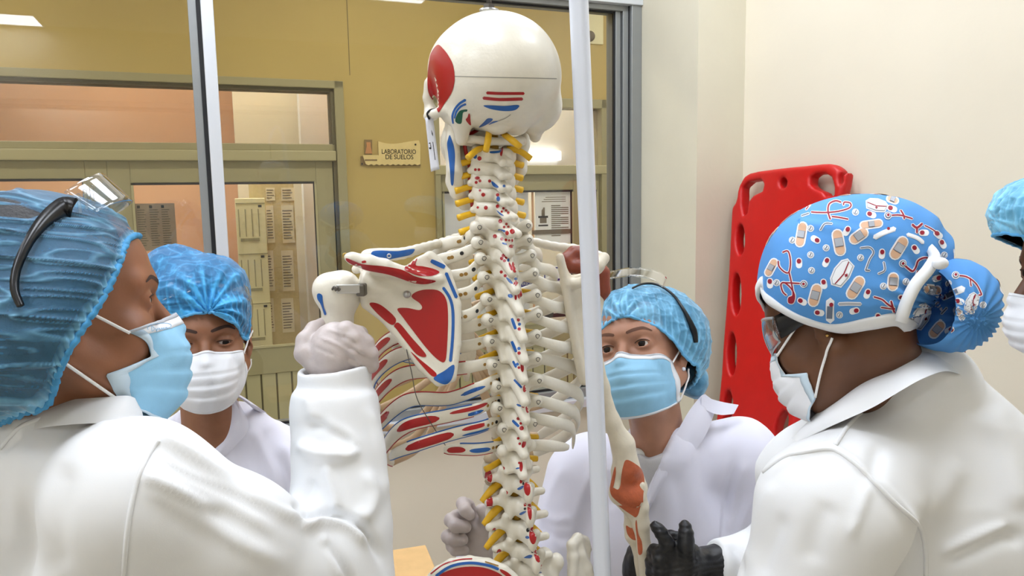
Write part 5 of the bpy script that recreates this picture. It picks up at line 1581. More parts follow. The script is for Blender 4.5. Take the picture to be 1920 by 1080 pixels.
        g = G(); V, Q = grid_surface(gp(P.reshape(-1, 3)).reshape(nv, nu, 3), .0022); g.add(V, Q, M_LENS)
        o = g.build(name, s.o, label)
        g = G(); Pb = gp(P[-1] + A(0, .001, .001)); V, Fs = tube(Pb, .0019, 8); g.add(V, Fs, M_RIM); 
        Pb = gp(P[0] + A(0, .001, -.001)); V, Fs = tube(Pb, .0012, 8); g.add(V, Fs, M_RIM); g.build('lens_rim', o)
        for sd in arms:
            e = P[nv // 2 + 1, -1 if sd > 0 else 0]
            g = G()
            for q in range(3):
                V, Fs = box(gp([e + A(sd * .001, -.004 - .0045 * q, 0)])[0], (.0018, .0015, .009), s.R @ Rg, .0006); g.add(V, Fs, M_LENS, False)
            g.build('hinge', o)
            Pt = catmull([e + A(sd * .001, -.006, 0), e + A(sd * .006, -.040, .002), e + A(sd * .004, -.040 - arm_len * .45, -.002), e + A(-sd * .002, -.040 - arm_len * .75, -droop), e + A(-sd * .006, -.042 - arm_len * .85, -droop * 2)], 8)
            W = np.interp(np.linspace(0, 1, len(Pt)), [0, .15, .4, .8, 1], [arm_w * 1.6, arm_w * 1.5, arm_w * .7, arm_w * .55, arm_w * .45])
            rows = np.array([[Pt[i] + A(0, 0, W[i]), Pt[i] + A(sd * .0025, 0, 0), Pt[i] - A(0, 0, W[i])] for i in range(len(Pt))])
            wr = gp(rows.reshape(-1, 3)).reshape(rows.shape)
            if sd > 0: wr = wr[:, ::-1]
            V, Q = grid_surface(wr, .003); g = G(); g.add(V, Q, arm_m); g.build('temple_arm', o)
        return o

# ---------- cloth
def px_disp(V, Q, folds, noise=(.0022, 11.0, 3), thr=.05):
    """push a cloth mesh in and out along the creases listed as lines of the photograph"""
    N = vert_normals(V, Q)
    p = projN(V); dv = unit_rows(CAM - V)
    face = np.clip(((N * dv).sum(1) - thr) / .3, 0, 1)
    off = np.zeros(len(V))
    for pts, w, amp in folds:
        pts = np.asarray(catmull(pts, 6) if len(pts) > 2 else pts, float)
        lo = pts.min(0) - 3 * w; hi = pts.max(0) + 3 * w
        m = ((p > lo) & (p < hi)).all(1) & (face > 0)
        if not m.any(): continue
        q = p[m]; d = np.full(len(q), 1e9); tt = np.zeros(len(q))
        n = len(pts) - 1
        for i in range(n):
            a, b = pts[i], pts[i + 1]; e = b - a; t = np.clip(((q - a) @ e) / (e @ e + 1e-9), 0, 1)
            dd = np.linalg.norm(q - a - t[:, None] * e, axis=1); c = dd < d
            d[c] = dd[c]; tt[c] = (i + t[c]) / n
        taper = np.clip(np.minimum(tt, 1 - tt) / .18, 0.12, 1)
        off[m] += amp * np.exp(-(d / w) ** 2) * taper * face[m]
    if noise:
        a, sc, seed = noise
        off += a * (vnoise(V * A(1, 1, .55), sc, seed) + .5 * vnoise(V * A(1, 1, .7), sc * 2.3, seed + 1))
        wv = V + .03 * np.stack([vnoise(V, 7, seed + 5), vnoise(V, 7, seed + 6), vnoise(V, 7, seed + 7)], 1)
        off += .0036 * np.clip(1 - np.abs(vnoise(wv * A(.8, .8, .5), 12, seed + 2)) * 2.6, 0, 1) ** 2 * np.clip(vnoise(V, 5, seed + 3) + .3, 0, 1)
    return V + N * off[:, None]
def unit_rows(M): return M / (np.linalg.norm(M, axis=1, keepdims=True) + 1e-12)
def surf_px(tree, pts, lift=.0, n=6):
    out = []
    for x, y in (catmull(pts, n) if len(pts) > 2 else pts):
        d = Vector(ray(x, y)).normalized(); h = tree.ray_cast(Vector(CAM), d)
        if h[0] is None: continue
        nn = h[1] if h[1].dot(d) < 0 else -h[1]
        out.append(np.array(h[0] + nn * lift))
    return np.array(out)
def ribbon(curves, thick=.002, n=8, cross=3):
    """cloth strip lofted through several 3D curves (each a list of points)"""
    C = [catmull(np.array(c), n) for c in curves]
    m = min(len(c) for c in C); C = np.array([c[:m] for c in C])
    if len(C) > 2:
        C = np.stack([catmull(C[:, i], cross) for i in range(m)], 1)
    return grid_surface(C, thick)
def coat_mesh(f, pts, pad, h, folds, noise=(.0022, 11.0, 3), relax=1):
    lo, hi = bounds(pts, pad)
    V, Q = nets(f, lo, hi, h, relax=relax)
    return smooth_mesh(px_disp(V, Q, folds, noise), Q, 2), Q
def legs(p, x, y, yaw=0.0, top=.86, m=M_TROU):
    d = A(math.cos(math.radians(yaw)), math.sin(math.radians(yaw)), 0); fw = A(-d[1], d[0], 0)
    b = A(x, y, 0)
    f = un(.03, *[chain([b + d * s * .075 + A(0, 0, top), b + d * s * .085 + A(0, 0, .48), b + d * s * .09 + A(0, 0, .09)], [.085, .062, .05], .02) for s in (1, -1)])
    V, Q = nets(f, b + A(-.26, -.26, .03), b + A(.26, .26, top + .1), .012); g = G(); g.add(V, Q, m); g.build('trousers', p.o)
    for s in (1, -1):
        c = b + d * s * .09
        f = cut(un(.02, rc(c + A(0, 0, .05), c + fw * .13 + A(0, 0, .028), .048, .042), el(c + A(0, 0, .07), (.045, .05, .05))), half((0, 0, 1), (0, 0, 0.001)), .0)
        V, Q = nets(f, c + A(-.2, -.2, -.03), c + A(.2, .2, .15), .008); g = G(); g.add(V, Q, M_SHOE); g.build('shoe', p.o)
def ring_strip(rows, m_, s_, parent, name, close=True, thick=.0015):
    V, Q = grid_surface(rows, thick, close); g = G(); g.add(V, Q, m_); return g.build(name, parent)

def prism(poly, P0, N, ht):
    N = unit(N); e1 = unit(np.cross(BZ, N)); e2 = np.cross(N, e1); pts = []
    for x, y in poly:
        d = ray(x, y); p = CAM + d * (((P0 - CAM) @ N) / (d @ N)); pts.append(((p - P0) @ e1, (p - P0) @ e2))
    pts = np.array(pts)
    return lambda p: np.maximum(poly_sd(np.stack([(p - P0) @ e1, (p - P0) @ e2], 1), pts), np.abs((p - P0) @ N) - ht)
def flap(tree, quads, m, parent, name, lift=(.004, .004), thick=.002, n=6):
    """cloth flap lying on a cloth: curves of photograph points dropped on the surface, lifted a little"""
    L = [surf_px(tree, q, l, n) for q, l in zip(quads, lift)]
    k = min(len(q) for q in L)
    if k < 3: return None
    C = np.array([[q[int(round(i * (len(q) - 1) / (k - 1)))] for i in range(k)] for q in L])
    C = np.stack([catmull(C[:, i], 4) if len(C) > 2 else np.array([C[0, i] + (C[1, i] - C[0, i]) * t for t in np.linspace(0, 1, 5)]) for i in range(k)], 1)
    if (grid_normals(C) * unit_rows((CAM - C).reshape(-1, 3)).reshape(C.shape)).sum() < 0: C = C[:, ::-1]
    V, Q = grid_surface(C, thick); g = G(); g.add(V, Q, m); return g.build(name, parent)
def finger(pts, r0, r1, k=.003):
    return chain(pts, np.linspace(r0, r1, len(pts)), k)
def radial_crease(p, knot, amp, n, reach, seed=1):
    """creases that run out from the place where the net is gathered"""
    kn = p.l(np.asarray(knot))
    d = unit(kn); e1, e2 = frame_of(d)
    def fn(q):
        l = p.l(q) - kn; x = l @ e1; y = l @ e2; r = np.linalg.norm(l, axis=1)
        a = np.arctan2(y, x)
        w = np.cos(a * n + 2.2 * vnoise(np.stack([np.cos(a) * 3, np.sin(a) * 3, r * 9], 1), 1.0, seed))
        fall = np.exp(-(r / reach) ** 2) + .25 * np.exp(-r / (reach * 2.5))
        return w, fall, r
    return fn
def rim_from(p, f, vis, both=False, extra_front=None, extra_back=None):
    """closed rim from points of the photograph; the unseen half mirrors the seen one"""
    loc = p.l(p.rim_px(f, vis))
    return loc

def lapel(tree, inner, outer, m, parent, name, y0, lift=.006, n=6):
    """folded edge of a neck opening: its outer line lies on the coat, its inner line stands at the opening"""
    P = []; last = y0
    for (ax, ay), (bx_, by) in zip(inner, outer):
        h = surf_px(tree, [(bx_, by), (bx_ + .1, by)], .003, 1)
        o_ = h[0] if len(h) else U(bx_, by, last)
        last = o_[1]
        P.append((U(ax, ay, last - lift * .5), U((ax + bx_) / 2, (ay + by) / 2, last - lift), o_))
    V, Q = ribbon([[p[k] for p in P] for k in range(3)], -.002, n, 4)
    g = G(); g.add(V, Q, m); return g.build(name, parent)
# ------------------------------------------------------------------ woman at the front left, raising the skeleton's arm bone
def shift_mesh_px(V): return projN(V)
def build_front_left():
    C = U(110, 580, .78)
    p = Person('person seen from behind in teal hair net and blue mask gripping the arm bone', C, -53, 0, -10, 1.0, foot=(C[0] - .05, C[1] + .02))
    skin = skin_mat('skin brown', (150, 98, 68))
    # coat first: the body keeps inside it
    f = un(.035, rc(U(125, 852, .79), U(60, 1010, .86), .066, .13), rc(U(60, 850, .80), U(0, 900, .86), .055, .08), rc(U(40, 1010, .88), U(40, 1500, 1.0), .150, .19), rc(U(140, 862, .80), U(255, 932, .70), .058, .066),
           chain([U(255, 932, .70), U(445, 1010, .735), U(560, 1064, .775), U(650, 1100, .815)], [.067, .061, .055, .051], .02),
           rc(U(250, 940, .71), U(200, 1300, .80), .066, .11), el(U(60, 890, .84), (.13, .11, .085)))
    sleeve = un(.02, chain([U(648, 1110, .82), U(640, 1000, .83), U(638, 930, .845), U(636, 850, .86), U(628, 770, .875), U(624, 705, .888)], [.0545, .0560, .0545, .0525, .0500, .0475], .015))
    cuff = chain([U(627, 742, .884), U(628, 660, .892)], [.0435, .0470], .0)
    ax = unit(U(628, 660, .892) - U(627, 742, .884))
    topc = U(628, 684, .889)
    cuff = inter(cuff, half(unit(ax + A(-.12, -.14, 0)), topc), .003)
    cuff = cut(cuff, rc(topc - ax * .018, topc + ax * .05, .034, .040), .004)
    sleeve = inter(sleeve, half(ax, U(624, 728, .886)), .008)
    arm = un(.006, sleeve, cuff)
    fc = un(.022, f, arm)
    solid_c = un(.022, f, sleeve)
    H = lambda x, y, Y: U(540 + x / 4.155, 460 + y / 4.155, Y)
    nb = p.w(0, -.040, -.14)
    torso = un(.02, lambda q: solid_c(q) + .018, chain([U(626, 760, .878), U(628, 700, .888), H(400, 760, .885)], [.026, .024, .018]))
    p.body(skin, torso, .0024, True, reach=[U(730, 1150, .83), A(-.8, .7, .8), A(-.8, 1.15, .8), U(650, 600, .9), U(250, 940, .62)], neck=U(118, 835, .855), nr=.046)
    p.brows(.005)
    p.finish_body(); p.eyeballs(gaze=(-.05, 1, .05)); p.lashes()
    # cap and hair
    f = p.solid([(40, 560, .80, 205, 198, .118), (142, 505, .785, 88, 98, .10), (20, 672, .78, 128, 102, .115), (85, 625, .77, 108, 112, .105), (120, 600, .77, 90, 105, .095)], .05)
    f = un(.01, f, place(el((0, -.012, .030), (.082, .103, .095)), p.C, p.R))
    vis = [(240, 450), (222, 492), (204, 534), (184, 574), (155, 617), (128, 661), (108, 705), (92, 748), (40, 772), (-40, 790)]
    v3 = p.rim_px(f, vis)
    loc = p.l(v3)
    front = A(0, .086, .074); nape = A(0, -.12, -.125)
    rimL = [front] + [q for q in loc] + [nape] + [A(-abs(q[0]), q[1], q[2]) for q in loc[::-1]]
    rim = p.wl(np.array(rimL))
    cen = p.w(0, -.025, .02); apex = p.w(0, -.06, .16)
    th = lambda q: q
    def cre(u, t, q):
        l = p.l(q)
        a = l[:, 2] * 1.0 + l[:, 1] * .25
        w = vnoise(np.stack([l[:, 0] * 11, l[:, 1] * 10, l[:, 2] * 72 + l[:, 1] * 16], 1), 1.0, 5)
        w2 = vnoise(np.stack([l[:, 0] * 22, l[:, 1] * 18, l[:, 2] * 165 + l[:, 1] * 30], 1), 1.0, 9)
        return w, w2
    def ridge(x, k): return np.clip(1 - np.abs(x) * k, 0, 1) ** 2
    def disp(u, t, q):
        w, w2 = cre(u, t, q)
        fr = max(0, 1 - t * 14)
        return .0040 * ridge(w, 3.0) + .0022 * ridge(w2, 2.5) + .003 * fr * np.sin(u * 2 * PI * 90) * (1 - fr * .3) + .002 * vnoise(q, 26, 4)
    def dens(u, t, q):
        w, w2 = cre(u, t, q)
        return np.clip(.05 + .55 * ridge(w, 6.0) ** 1.5 + .45 * ridge(w2, 5.0) + 1.0 * max(0, 1 - t * 16), 0, 1)
    P, UVs = p.dome(f, rim, apex, cen, 460, 210, disp, dens)
    V, Q = grid_surface(P, 0, True); g = G(); g.add(V, Q, cap_mat('hair net teal', (46, 108, 148), (132, 198, 232), .50, .94, (90, 90), .10), uv=UVs.reshape(-1, 2))
    cap = g.build('cap', p.o)
    e = P[0]; g = G(); V, Fs = tube(e[::2] + .0, .0032, 8, closed=True)
    V = V + (vnoise(V, 160, 3) * .0012)[:, None]; g.add(V, Fs, mat('hair net hem', (70, 150, 200), .7)); g.build('elastic_hem', cap)
    P2, _ = p.dome(un(.02, place(el((0, -.02, .035), (.080, .100, .092)), p.C, p.R), f), rim, apex, cen, 160, 70, None, None, .004)
    P2 = cen + (P2 - cen) * .985
    V, Q = grid_surface(P2, 0, True); g = G(); g.add(V, Q, M_HAIR); g.build('hair', p.o)
    P0, _ = p.dome(f, rim, apex, cen, 120, 50)
    tree = bvh(*grid_surface(P0, 0, True))
    p.mask(M_MASKB, M_MASKE, top=-.022, bot=-.138, earz=(.010, -.052), tipy=.128, yes=([0, .36, .52, .75, 1], [.046, .074, .022, .030, .045]), xes=([0, .36, .52, 1], [1.0, .86, 1.0, .90]))
    mo = [c_ for c_ in p.o.children if c_.name.startswith('face_mask')][0]
    mV = np.array([v.co[:] for v in mo.data.vertices]) + ROOT[mo.name]; mt = bvh(mV, [tuple(q_.vertices) for q_ in mo.data.polygons])
    g = G(); mk = mat('mask embossing', (126, 184, 220), .7)
    S5 = lambda pts: [(225 + x / 6.83, 570 + y / 6.83) for x, y in pts]
    decal_px(g, mt, stroke(S5([(360, 330), (350, 300), (400, 265), (500, 250), (600, 250), (650, 268), (640, 300), (590, 320)]), .9), mk, 2, .0004, True, False)
    for ln in ([(400, 285), (405, 350)], [(400, 285), (430, 300), (432, 330), (408, 350)], [(450, 310), (462, 340), (480, 308), (462, 360)], [(492, 335), (500, 310), (512, 335)], [(522, 335), (530, 308), (545, 330), (556, 306), (566, 330)], [(580, 325), (588, 300), (604, 322)]):
        decal_px(g, mt, stroke(S5(ln), .9), mk, 2, .0004, True, False)
    if g.n: g.build('embossed_mark', mo, 'faint oval embossed mark')
    # pushed-up safety glasses: arm along the cap, clear lens over the forehead
    vis = [(48, 577), (38, 548), (43, 510), (65, 462), (92, 424), (118, 402), (134, 404)]
    W = [.0035, .004, .0042, .005, .0075, .0105, .011]
    c3 = surf_px(tree, vis, .0085, 6)
    ww = np.interp(np.linspace(0, 1, len(c3)), np.linspace(0, 1, 7), W)
    dd = np.gradient(c3, axis=0); view = unit_rows(CAM - c3); sd = unit_rows(np.cross(dd, view))
    rows = np.stack([c3 - sd * ww[:, None] * .9, c3 + view * .002, c3 + sd * ww[:, None] * .9], 1)
    g = G(); V, Q = grid_surface(rows, .003); g.add(V, Q, M_PLAST)
    nr = rows[-1].mean(0)
    lens_c = [surf_px(tree, [(128, 392), (150, 425)], .007, 1)]
    lp = p.l(nr)
    nu = 37; LP = np.zeros((9, nu, 3))
    for j in range(9):
        for i in range(nu):
            a = math.radians(-86 + 172 * i / (nu - 1)); v = -1 + 2 * j / 8
            ca, sa = math.cos(a), math.sin(a)
            LP[j, i] = (abs(lp[0]) * 1.04 * sa, lp[1] + .004 + .050 * ca - .013 * v, lp[2] + .002 + .030 * ca ** .8 + .015 * v * (1 - .3 * abs(sa) ** 3))
    V, Q = grid_surface(p.wl(LP.reshape(-1, 3)).reshape(LP.shape)[:, ::-1], .0022); g2 = G(); g2.add(V, Q, M_LENS)
    so = g2.build('safety_glasses', p.o, 'clear safety glasses pushed up with black side arms')
    g.build('temple_arm', so, 'black side arm')
    m2 = rows.copy(); ml = p.l(m2.reshape(-1, 3)); ml[:, 0] *= -1
    V, Q = grid_surface(p.wl(ml).reshape(rows.shape)[:, ::-1], .003); g = G(); g.add(V, Q, M_PLAST); g.build('temple_arm', so, 'black side arm')
    g = G()
    for k in range(3):
        V, Fs = box(nr + p.R @ A(.001, .006 + .006 * k, .004 + .004 * k), (.002, .0015, .010), p.R, .0006); g.add(V, Fs, M_LENS, False)
    g.build('hinge', so)
    # coat
    folds = [([(255, 800), (330, 845), (420, 905), (520, 958), (600, 985)], 12, .006), ([(250, 870), (330, 905), (430, 950), (520, 1000)], 14, .005), ([(255, 895), (320, 920), (390, 960)], 9, .004),
             ([(255, 905), (340, 950), (440, 1010), (540, 1060)], 16, .004),
             ([(560, 975), (590, 965), (640, 968), (690, 1000), (722, 1060)], 9, -.010), ([(560, 985), (600, 980), (650, 985), (700, 1025)], 11, .008),
             ([(555, 830), (600, 850), (650, 850), (670, 835)], 12, .008), ([(560, 800), (610, 800), (660, 830), (640, 850)], 10, -.006), ([(600, 790), (650, 815), (668, 838)], 9, .006),
             ([(610, 870), (625, 920), (632, 960)], 8, .006), ([(590, 900), (570, 935), (560, 960)], 12, -.006), ([(680, 880), (700, 920), (690, 960), (660, 975)], 14, .006),
             ([(575, 740), (590, 790)], 9, .004), ([(690, 760), (715, 840), (728, 940)], 10, .004), ([(600, 1010), (640, 1060), (660, 1100)], 9, -.006), ([(600, 1000), (625, 1050), (640, 1090)], 8, .006),
             ([(292, 818), (360, 858), (450, 905), (530, 945)], 8, .0036), ([(280, 850), (350, 888), (430, 925), (500, 958)], 8, .0036), ([(262, 885), (330, 922), (420, 960)], 8, .0034), ([(60, 830), (40, 920), (30, 1040)], 22, .004), ([(120, 860), (100, 980), (110, 1080)], 26, -.004), ([(20, 800), (60, 790), (150, 790), (240, 800)], 9, .004), ([(40, 815), (0, 850)], 8, -.004)]
    folds = [(a_, b_, c_ * 1.35) for a_, b_, c_ in folds]
    V, Q = coat_mesh(fc, [U(-260, 760, 1.1), U(-200, 760, .6), U(745, 1250, .85), U(745, 650, .78), U(745, 650, .95), A(-.5, .6, .78), A(-.8, 1.15, .78)], .03, .0034, folds, (.0018, 12.0, 3))
    g = G(); g.add(V, Q, M_COAT); tree = bvh(V, Q)
    coat = g.build('coat', p.o)
    for nm, pts in (('seam', [(298, 826), (280, 850), (262, 890), (248, 940), (238, 1000), (232, 1079)]), ('seam', [(0, 842), (20, 818), (48, 795), (110, 775)])):
        L = surf_px(tree, pts, .0006, 8)
        if len(L) > 3: Vv, Fs = tube(L, .0022, 8); g = G(); g.add(Vv, Fs, M_COAT); g.build(nm, coat)
    # collar stands round the nape
    cpts_t = [(-60, 795), (-10, 772), (50, 758), (120, 750), (190, 745), (240, 742), (262, 752)]
    cpts_b = [(-60, 850), (-10, 830), (50, 808), (120, 797), (190, 793), (235, 790), (272, 800)]
    Yt = [.86, .81, .77, .745, .735, .742, .765]; Yb = [.83, .78, .74, .715, .705, .720, .752]
    rows = [[U(x, y, Y) for (x, y), Y in zip(cpts_t, Yt)], [U((a[0] + b[0]) / 2, (a[1] + b[1]) / 2 - 2, (Y1 + Y2) / 2 - .004) for a, b, Y1, Y2 in zip(cpts_t, cpts_b, Yt, Yb)], [U(x, y, Y) for (x, y), Y in zip(cpts_b, Yb)]]
    V, Q = ribbon(rows, -.004, 8, 4); g = G(); g.add(V, Q, M_COAT); g.build('collar', coat)
    # gloved hand closed round the bone
    palm = un(.010, rc(U(628, 712, .888), H(370, 850, .884), .026, .027), el(H(375, 760, .886), (.028, .020, .025)), el(H(480, 800, .888), (.022, .020, .022)))
    fing = []
    for (a, b, c, d, r) in ((H(455, 672, .878), H(535, 690, .886), H(556, 690, .925), H(480, 700, .962), .0094), (H(500, 735, .874), H(592, 765, .884), H(606, 770, .925), H(520, 770, .962), .0100),
                            (H(530, 805, .874), H(630, 850, .884), H(642, 850, .925), H(540, 840, .960), .0098), (H(540, 880, .877), H(640, 930, .886), H(650, 930, .925), H(560, 900, .955), .0090)):
        fing.append(chain([H(370, 800, .886), a, b, c, d], [.013, r * 1.28, r * 1.10, r, r * .85], .003))
    thumb = chain([H(250, 930, .884), H(138, 840, .884), H(140, 740, .892), H(205, 655, .908), H(262, 612, .920)], [.0165, .0125, .0112, .0102, .0080], .004)
    hand = un(.004, un(.0035, *fing), palm)
    hand = un(.0055, hand, thumb)
    lo, hi = bounds([H(60, 560, .86), H(720, 1080, .98)], .02)
    V, Q = nets(hand, lo, hi, .0022)
    V = px_disp(V, Q, [(pl, 3.2, a) for pl, a in (([(640, 628), (672, 648)], -.0018), ([(650, 648), (688, 672)], -.0020), ([(650, 668), (690, 694)], -.0018), ([(600, 632), (640, 650), (670, 668)], .0015), ([(590, 650), (630, 668)], -.0012), ([(612, 618), (650, 628)], .0014))], (.0007, 60, 2))
    g = G(); g.add(V, Q, M_GLOVEG); g.build('glove', p.o, 'pale see-through glove closed round the bone')
    legs(p, -.58, .92, -47)
    return p
# ------------------------------------------------------------------ woman at the front right with the printed surgical cap
def build_front_right():
    C = U(1580, 588, .95)
    UC = lambda x, y, Y: U(x, y, Y - .045)
    p = Person('person bending forward in printed blue surgical cap and black gloves at the front right', C, 44, -28.5, 10, 1.0, foot=(C[0] + .12, C[1] + .05))
    skin = skin_mat('skin dark brown', (104, 66, 42))
    f = un(.04, rc(UC(1726, 728, .985), UC(1760, 960, 1.05), .068, .150), el(UC(1725, 975, 1.02), (.182, .15, .195)), rc(UC(1780, 1000, 1.06), UC(1790, 1500, 1.15), .15, .19),
           rc(UC(1690, 850, .98), UC(1560, 945, .87), .07, .072), chain([UC(1555, 965, .865), UC(1505, 1120, .86), UC(1470, 1300, .87)], [.078, .070, .062], .02),
           rc(UC(1600, 800, 1.02), UC(1530, 860, 1.06), .035, .05), rc(UC(1500, 900, 1.08), UC(1560, 1100, 1.1), .06, .10))
    rs = chain([U(1530, 880, 1.10), U(1480, 1010, 1.14), U(1400, 1060, 1.12), U(1345, 1056, 1.10)], [.055, .05, .042, .036], .02)
    rs = inter(rs, half(unit(U(1330, 1055, 1.10) - U(1400, 1060, 1.12)), U(1338, 1056, 1.10)), .006)
    fc = un(.03, f, rs)
    fn_ = un(.02, lambda q: fc(q) + .02, chain([U(1400, 1058, 1.12), U(1345, 1055, 1.10), U(1290, 1050, 1.09)], [.026, .022, .016]))
    p.body(skin, fn_, .0028, False, reach=[U(1980, 1300, 1.15), U(1400, 1300, .80), A(.3, 1.3, .8), U(1280, 1050, 1.1)], neck=U(1700, 770, .99), nr=.044)
    p.finish_body(); p.eyeballs()
    hr = inter(lambda q: p.headf(q) - .0035 * p.k, place(bx((0, -.085, -.030), (.09, .052, .044), rad=.015), p.C, p.R), .004)
    V, Q = nets(hr, p.C - .2, p.C + .2, .004); V = V + (vnoise(V, 120, 4) * .0015)[:, None]
    g = G(); g.add(V, Q, M_HAIR); g.build('hair', p.o)
    # cap
    f = p.solid([(1522, 512, .945, 93, 104, .088), (1605, 478, .955, 125, 114, .108), (1684, 492, .955, 92, 100, .094), (1560, 560, .93, 112, 60, .085), (1630, 560, .925, 80, 62, .085)], .04)
    f = un(.012, f, place(el((0, -.01, .040), (.080, .1015, .085)), p.C, p.R))
    vis = [(1427, 540), (1432, 556), (1443, 570), (1462, 582), (1483, 594), (1508, 605), (1533, 613), (1577, 623), (1633, 616), (1680, 612), (1706, 632), (1740, 648)]
    loc = p.l(p.rim_px(f, vis))
    far = [A(-q[0], q[1], q[2] + .0) for q in loc[::-1]]; far = [A(abs(q[0]), q[1], q[2]) for q in loc[::-1]]
    back = (loc[-1] + far[0]) / 2 + A(0, -.03, 0)
    rim = p.wl(np.array([q for q in loc] + [back] + far[:-1]))
    cen = p.w(0, -.025, .045); apex = p.w(0, -.04, .19)
    bunc = U(1772, 572, .886)
    def cloth(u, t, q):
        d = np.linalg.norm(q - bunc, axis=1)
        px = projN(q)
        a = np.arctan2(px[:, 1] - 575, px[:, 0] - 1770)
        return .0032 * np.cos(a * 22 + 3 * vnoise(q, 14, 3)) * np.exp(-((d - .05) / .05) ** 2) + .0025 * vnoise(q, 16, 7) + .0035 * np.exp(-((px[:, 1] - 428 - (px[:, 0] - 1560) * .14) / 9) ** 2) * (px[:, 0] > 1500) * np.clip(1 - (px[:, 0] - 1500) / 260, 0, 1)
    M_CAPB = mat('cap cotton blue', (82, 150, 218), 0.75, noise=0.03, nscale=40, bump=0.2, bscale=800, bdist=.0006)
    M_BIND = mat('cap white binding', (236, 238, 240), 0.75, bump=0.2, bscale=700, bdist=.0006)
    P, UVs = p.dome(f, rim, apex, cen, 300, 130, cloth)
    V, Q = grid_surface(P, 0, True); gc = G(); gc.add(V, Q, M_CAPB)
    N = grid_normals(P, True)
    if (N * (P - cen)).sum() < 0: N = -N
    tree = bvh(V, Q)
    # bun
    fb = un(.02, p.solid([(1772, 565, .885, 80, 71, .052), (1800, 570, .885, 56, 78, .048), (1762, 602, .885, 64, 48, .046)], .03))
    bax = unit(U(1860, 560, .90) - U(1690, 560, .87))
    def bund(u, t, q):
        px = projN(q); a = np.arctan2(px[:, 1] - 600, px[:, 0] - 1835)
        return .0022 * np.cos(a * 22 + 3 * vnoise(q, 20, 3)) * np.exp(-((np.hypot(px[:, 0] - 1835, px[:, 1] - 600)) / 70) ** 2) + .002 * vnoise(q, 22, 5)
    s1, s2 = frame_of(bax)
    ringw = [bunc - bax * .036 + .055 * (s1 * math.cos(a) + s2 * math.sin(a)) for a in np.linspace(0, 2 * PI, 17)[:-1]]
    PB, _ = p.dome(fb, np.array(ringw), bunc + bax * .09, bunc, 200, 90, bund)
    VB, QB = grid_surface(PB, 0, True); gc.add(VB, QB, M_CAPB)
    treeb = bvh(VB, QB)
    # the print
    M_TAN = mat('print tan', (222, 180, 148), .75); M_PAD = mat('print grey', (170, 174, 182), .75); M_PRW = mat('print white', (240, 242, 246), .75); M_PRR = mat('print crimson', (150, 22, 46), .75); M_PRG = mat('print dark grey', (104, 116, 136), .75)
    allV, allQ = np.concatenate([V, VB]), np.concatenate([Q, QB + len(V)])
    tree2 = bvh(allV, allQ)
    def S(x, y): return (1400 + x / 3, 340 + y / 3)
    def put(poly, m, lay, step=3.0): decal_px(gc, tree2, [S(*q) for q in poly], m, step, .0004 * lay, True, False, .02)
    def rrect(cx, cy, l, w, a, n=6):
        c, s = math.cos(a), math.sin(a); out = []
        for sx in (1, -1):
            for k in range(n + 1):
                t = -PI / 2 + PI * k / n if sx > 0 else PI / 2 + PI * k / n
                x = sx * (l - w) + w * math.cos(t); y = w * math.sin(t); out.append((cx + x * c - y * s, cy + x * s + y * c))
        return out
    def rect(cx, cy, l, w, a):
        c, s = math.cos(a), math.sin(a); return [(cx + x * c - y * s, cy + x * s + y * c) for x, y in ((-l, -w), (l, -w), (l, w), (-l, w))]
    def bandage(cx, cy, a, l=62, w=26):
        a = math.radians(a); put(rrect(cx, cy, l + 8, w + 8, a), M_PRW, 1); put(rrect(cx, cy, l, w, a), M_TAN, 2)
        put(rect(cx, cy, w * .95, w * .92, a), M_PRG, 3); put(rect(cx, cy, w * .85, w * .85, a), M_PAD, 4)
    def pill(cx, cy, a, l=24, w=12):
        a = math.radians(a); put(rrect(cx, cy, l + 6, w + 6, a), M_PRW, 1); c, s = math.cos(a), math.sin(a)
        put(rrect(cx - c * l * .42, cy - s * l * .42, l * .58, w, a), M_PRR, 2)
    def tablet(cx, cy, r=15):
        put(circ(cx, cy, r + 5, 12), M_PRW, 1); put(circ(cx, cy, r, 12), M_PAD, 2); put(circ(cx, cy, r - 4, 12), M_PRW, 3); put(rect(cx, cy, r - 5, 2.5, -1.1), M_PRG, 4)
    def nurse(cx, cy, a, k=1.0):
        a = math.radians(a); c, s = math.cos(a), math.sin(a)
        T = lambda pts: [(cx + (x * c - y * s) * k, cy + (x * s + y * c) * k) for x, y in pts]
        put(T([(-88, -22), (-60, -48), (0, -58), (60, -48), (88, -22), (72, 34), (0, 46), (-72, 34)]), M_PRW, 1); put(T([(-80, -20), (-56, -40), (0, -50), (56, -40), (80, -20), (66, 28), (0, 38), (-66, 28)]), M_PAD, 2)
        put(T([(-76, -19), (-54, -37), (0, -46), (54, -37), (76, -19), (63, 24), (0, 34), (-63, 24)]), M_PRW, 3); put(T([(-72, -10), (0, 2), (72, -10), (72, -4), (0, 9), (-72, -4)]), M_PRR, 4)
        put(T([(-4, 12), (4, 12), (4, 30), (-4, 30)]), M_PRR, 5); put(T([(-10, 17), (10, 17), (10, 25), (-10, 25)]), M_PRR, 6)
    def line(pts, w, m=M_PRR):
        put(stroke(pts, w + 9), M_PRW, 1); put(stroke(pts, w), m, 2)
    def bell(cx, cy, r=17): put(circ(cx, cy, r + 5, 12), M_PRW, 2); put(circ(cx, cy, r, 12), M_PRG, 3); put(circ(cx, cy, r - 5, 12), M_PRW, 4); put(circ(cx, cy, r - 9, 10), M_PRR, 5)
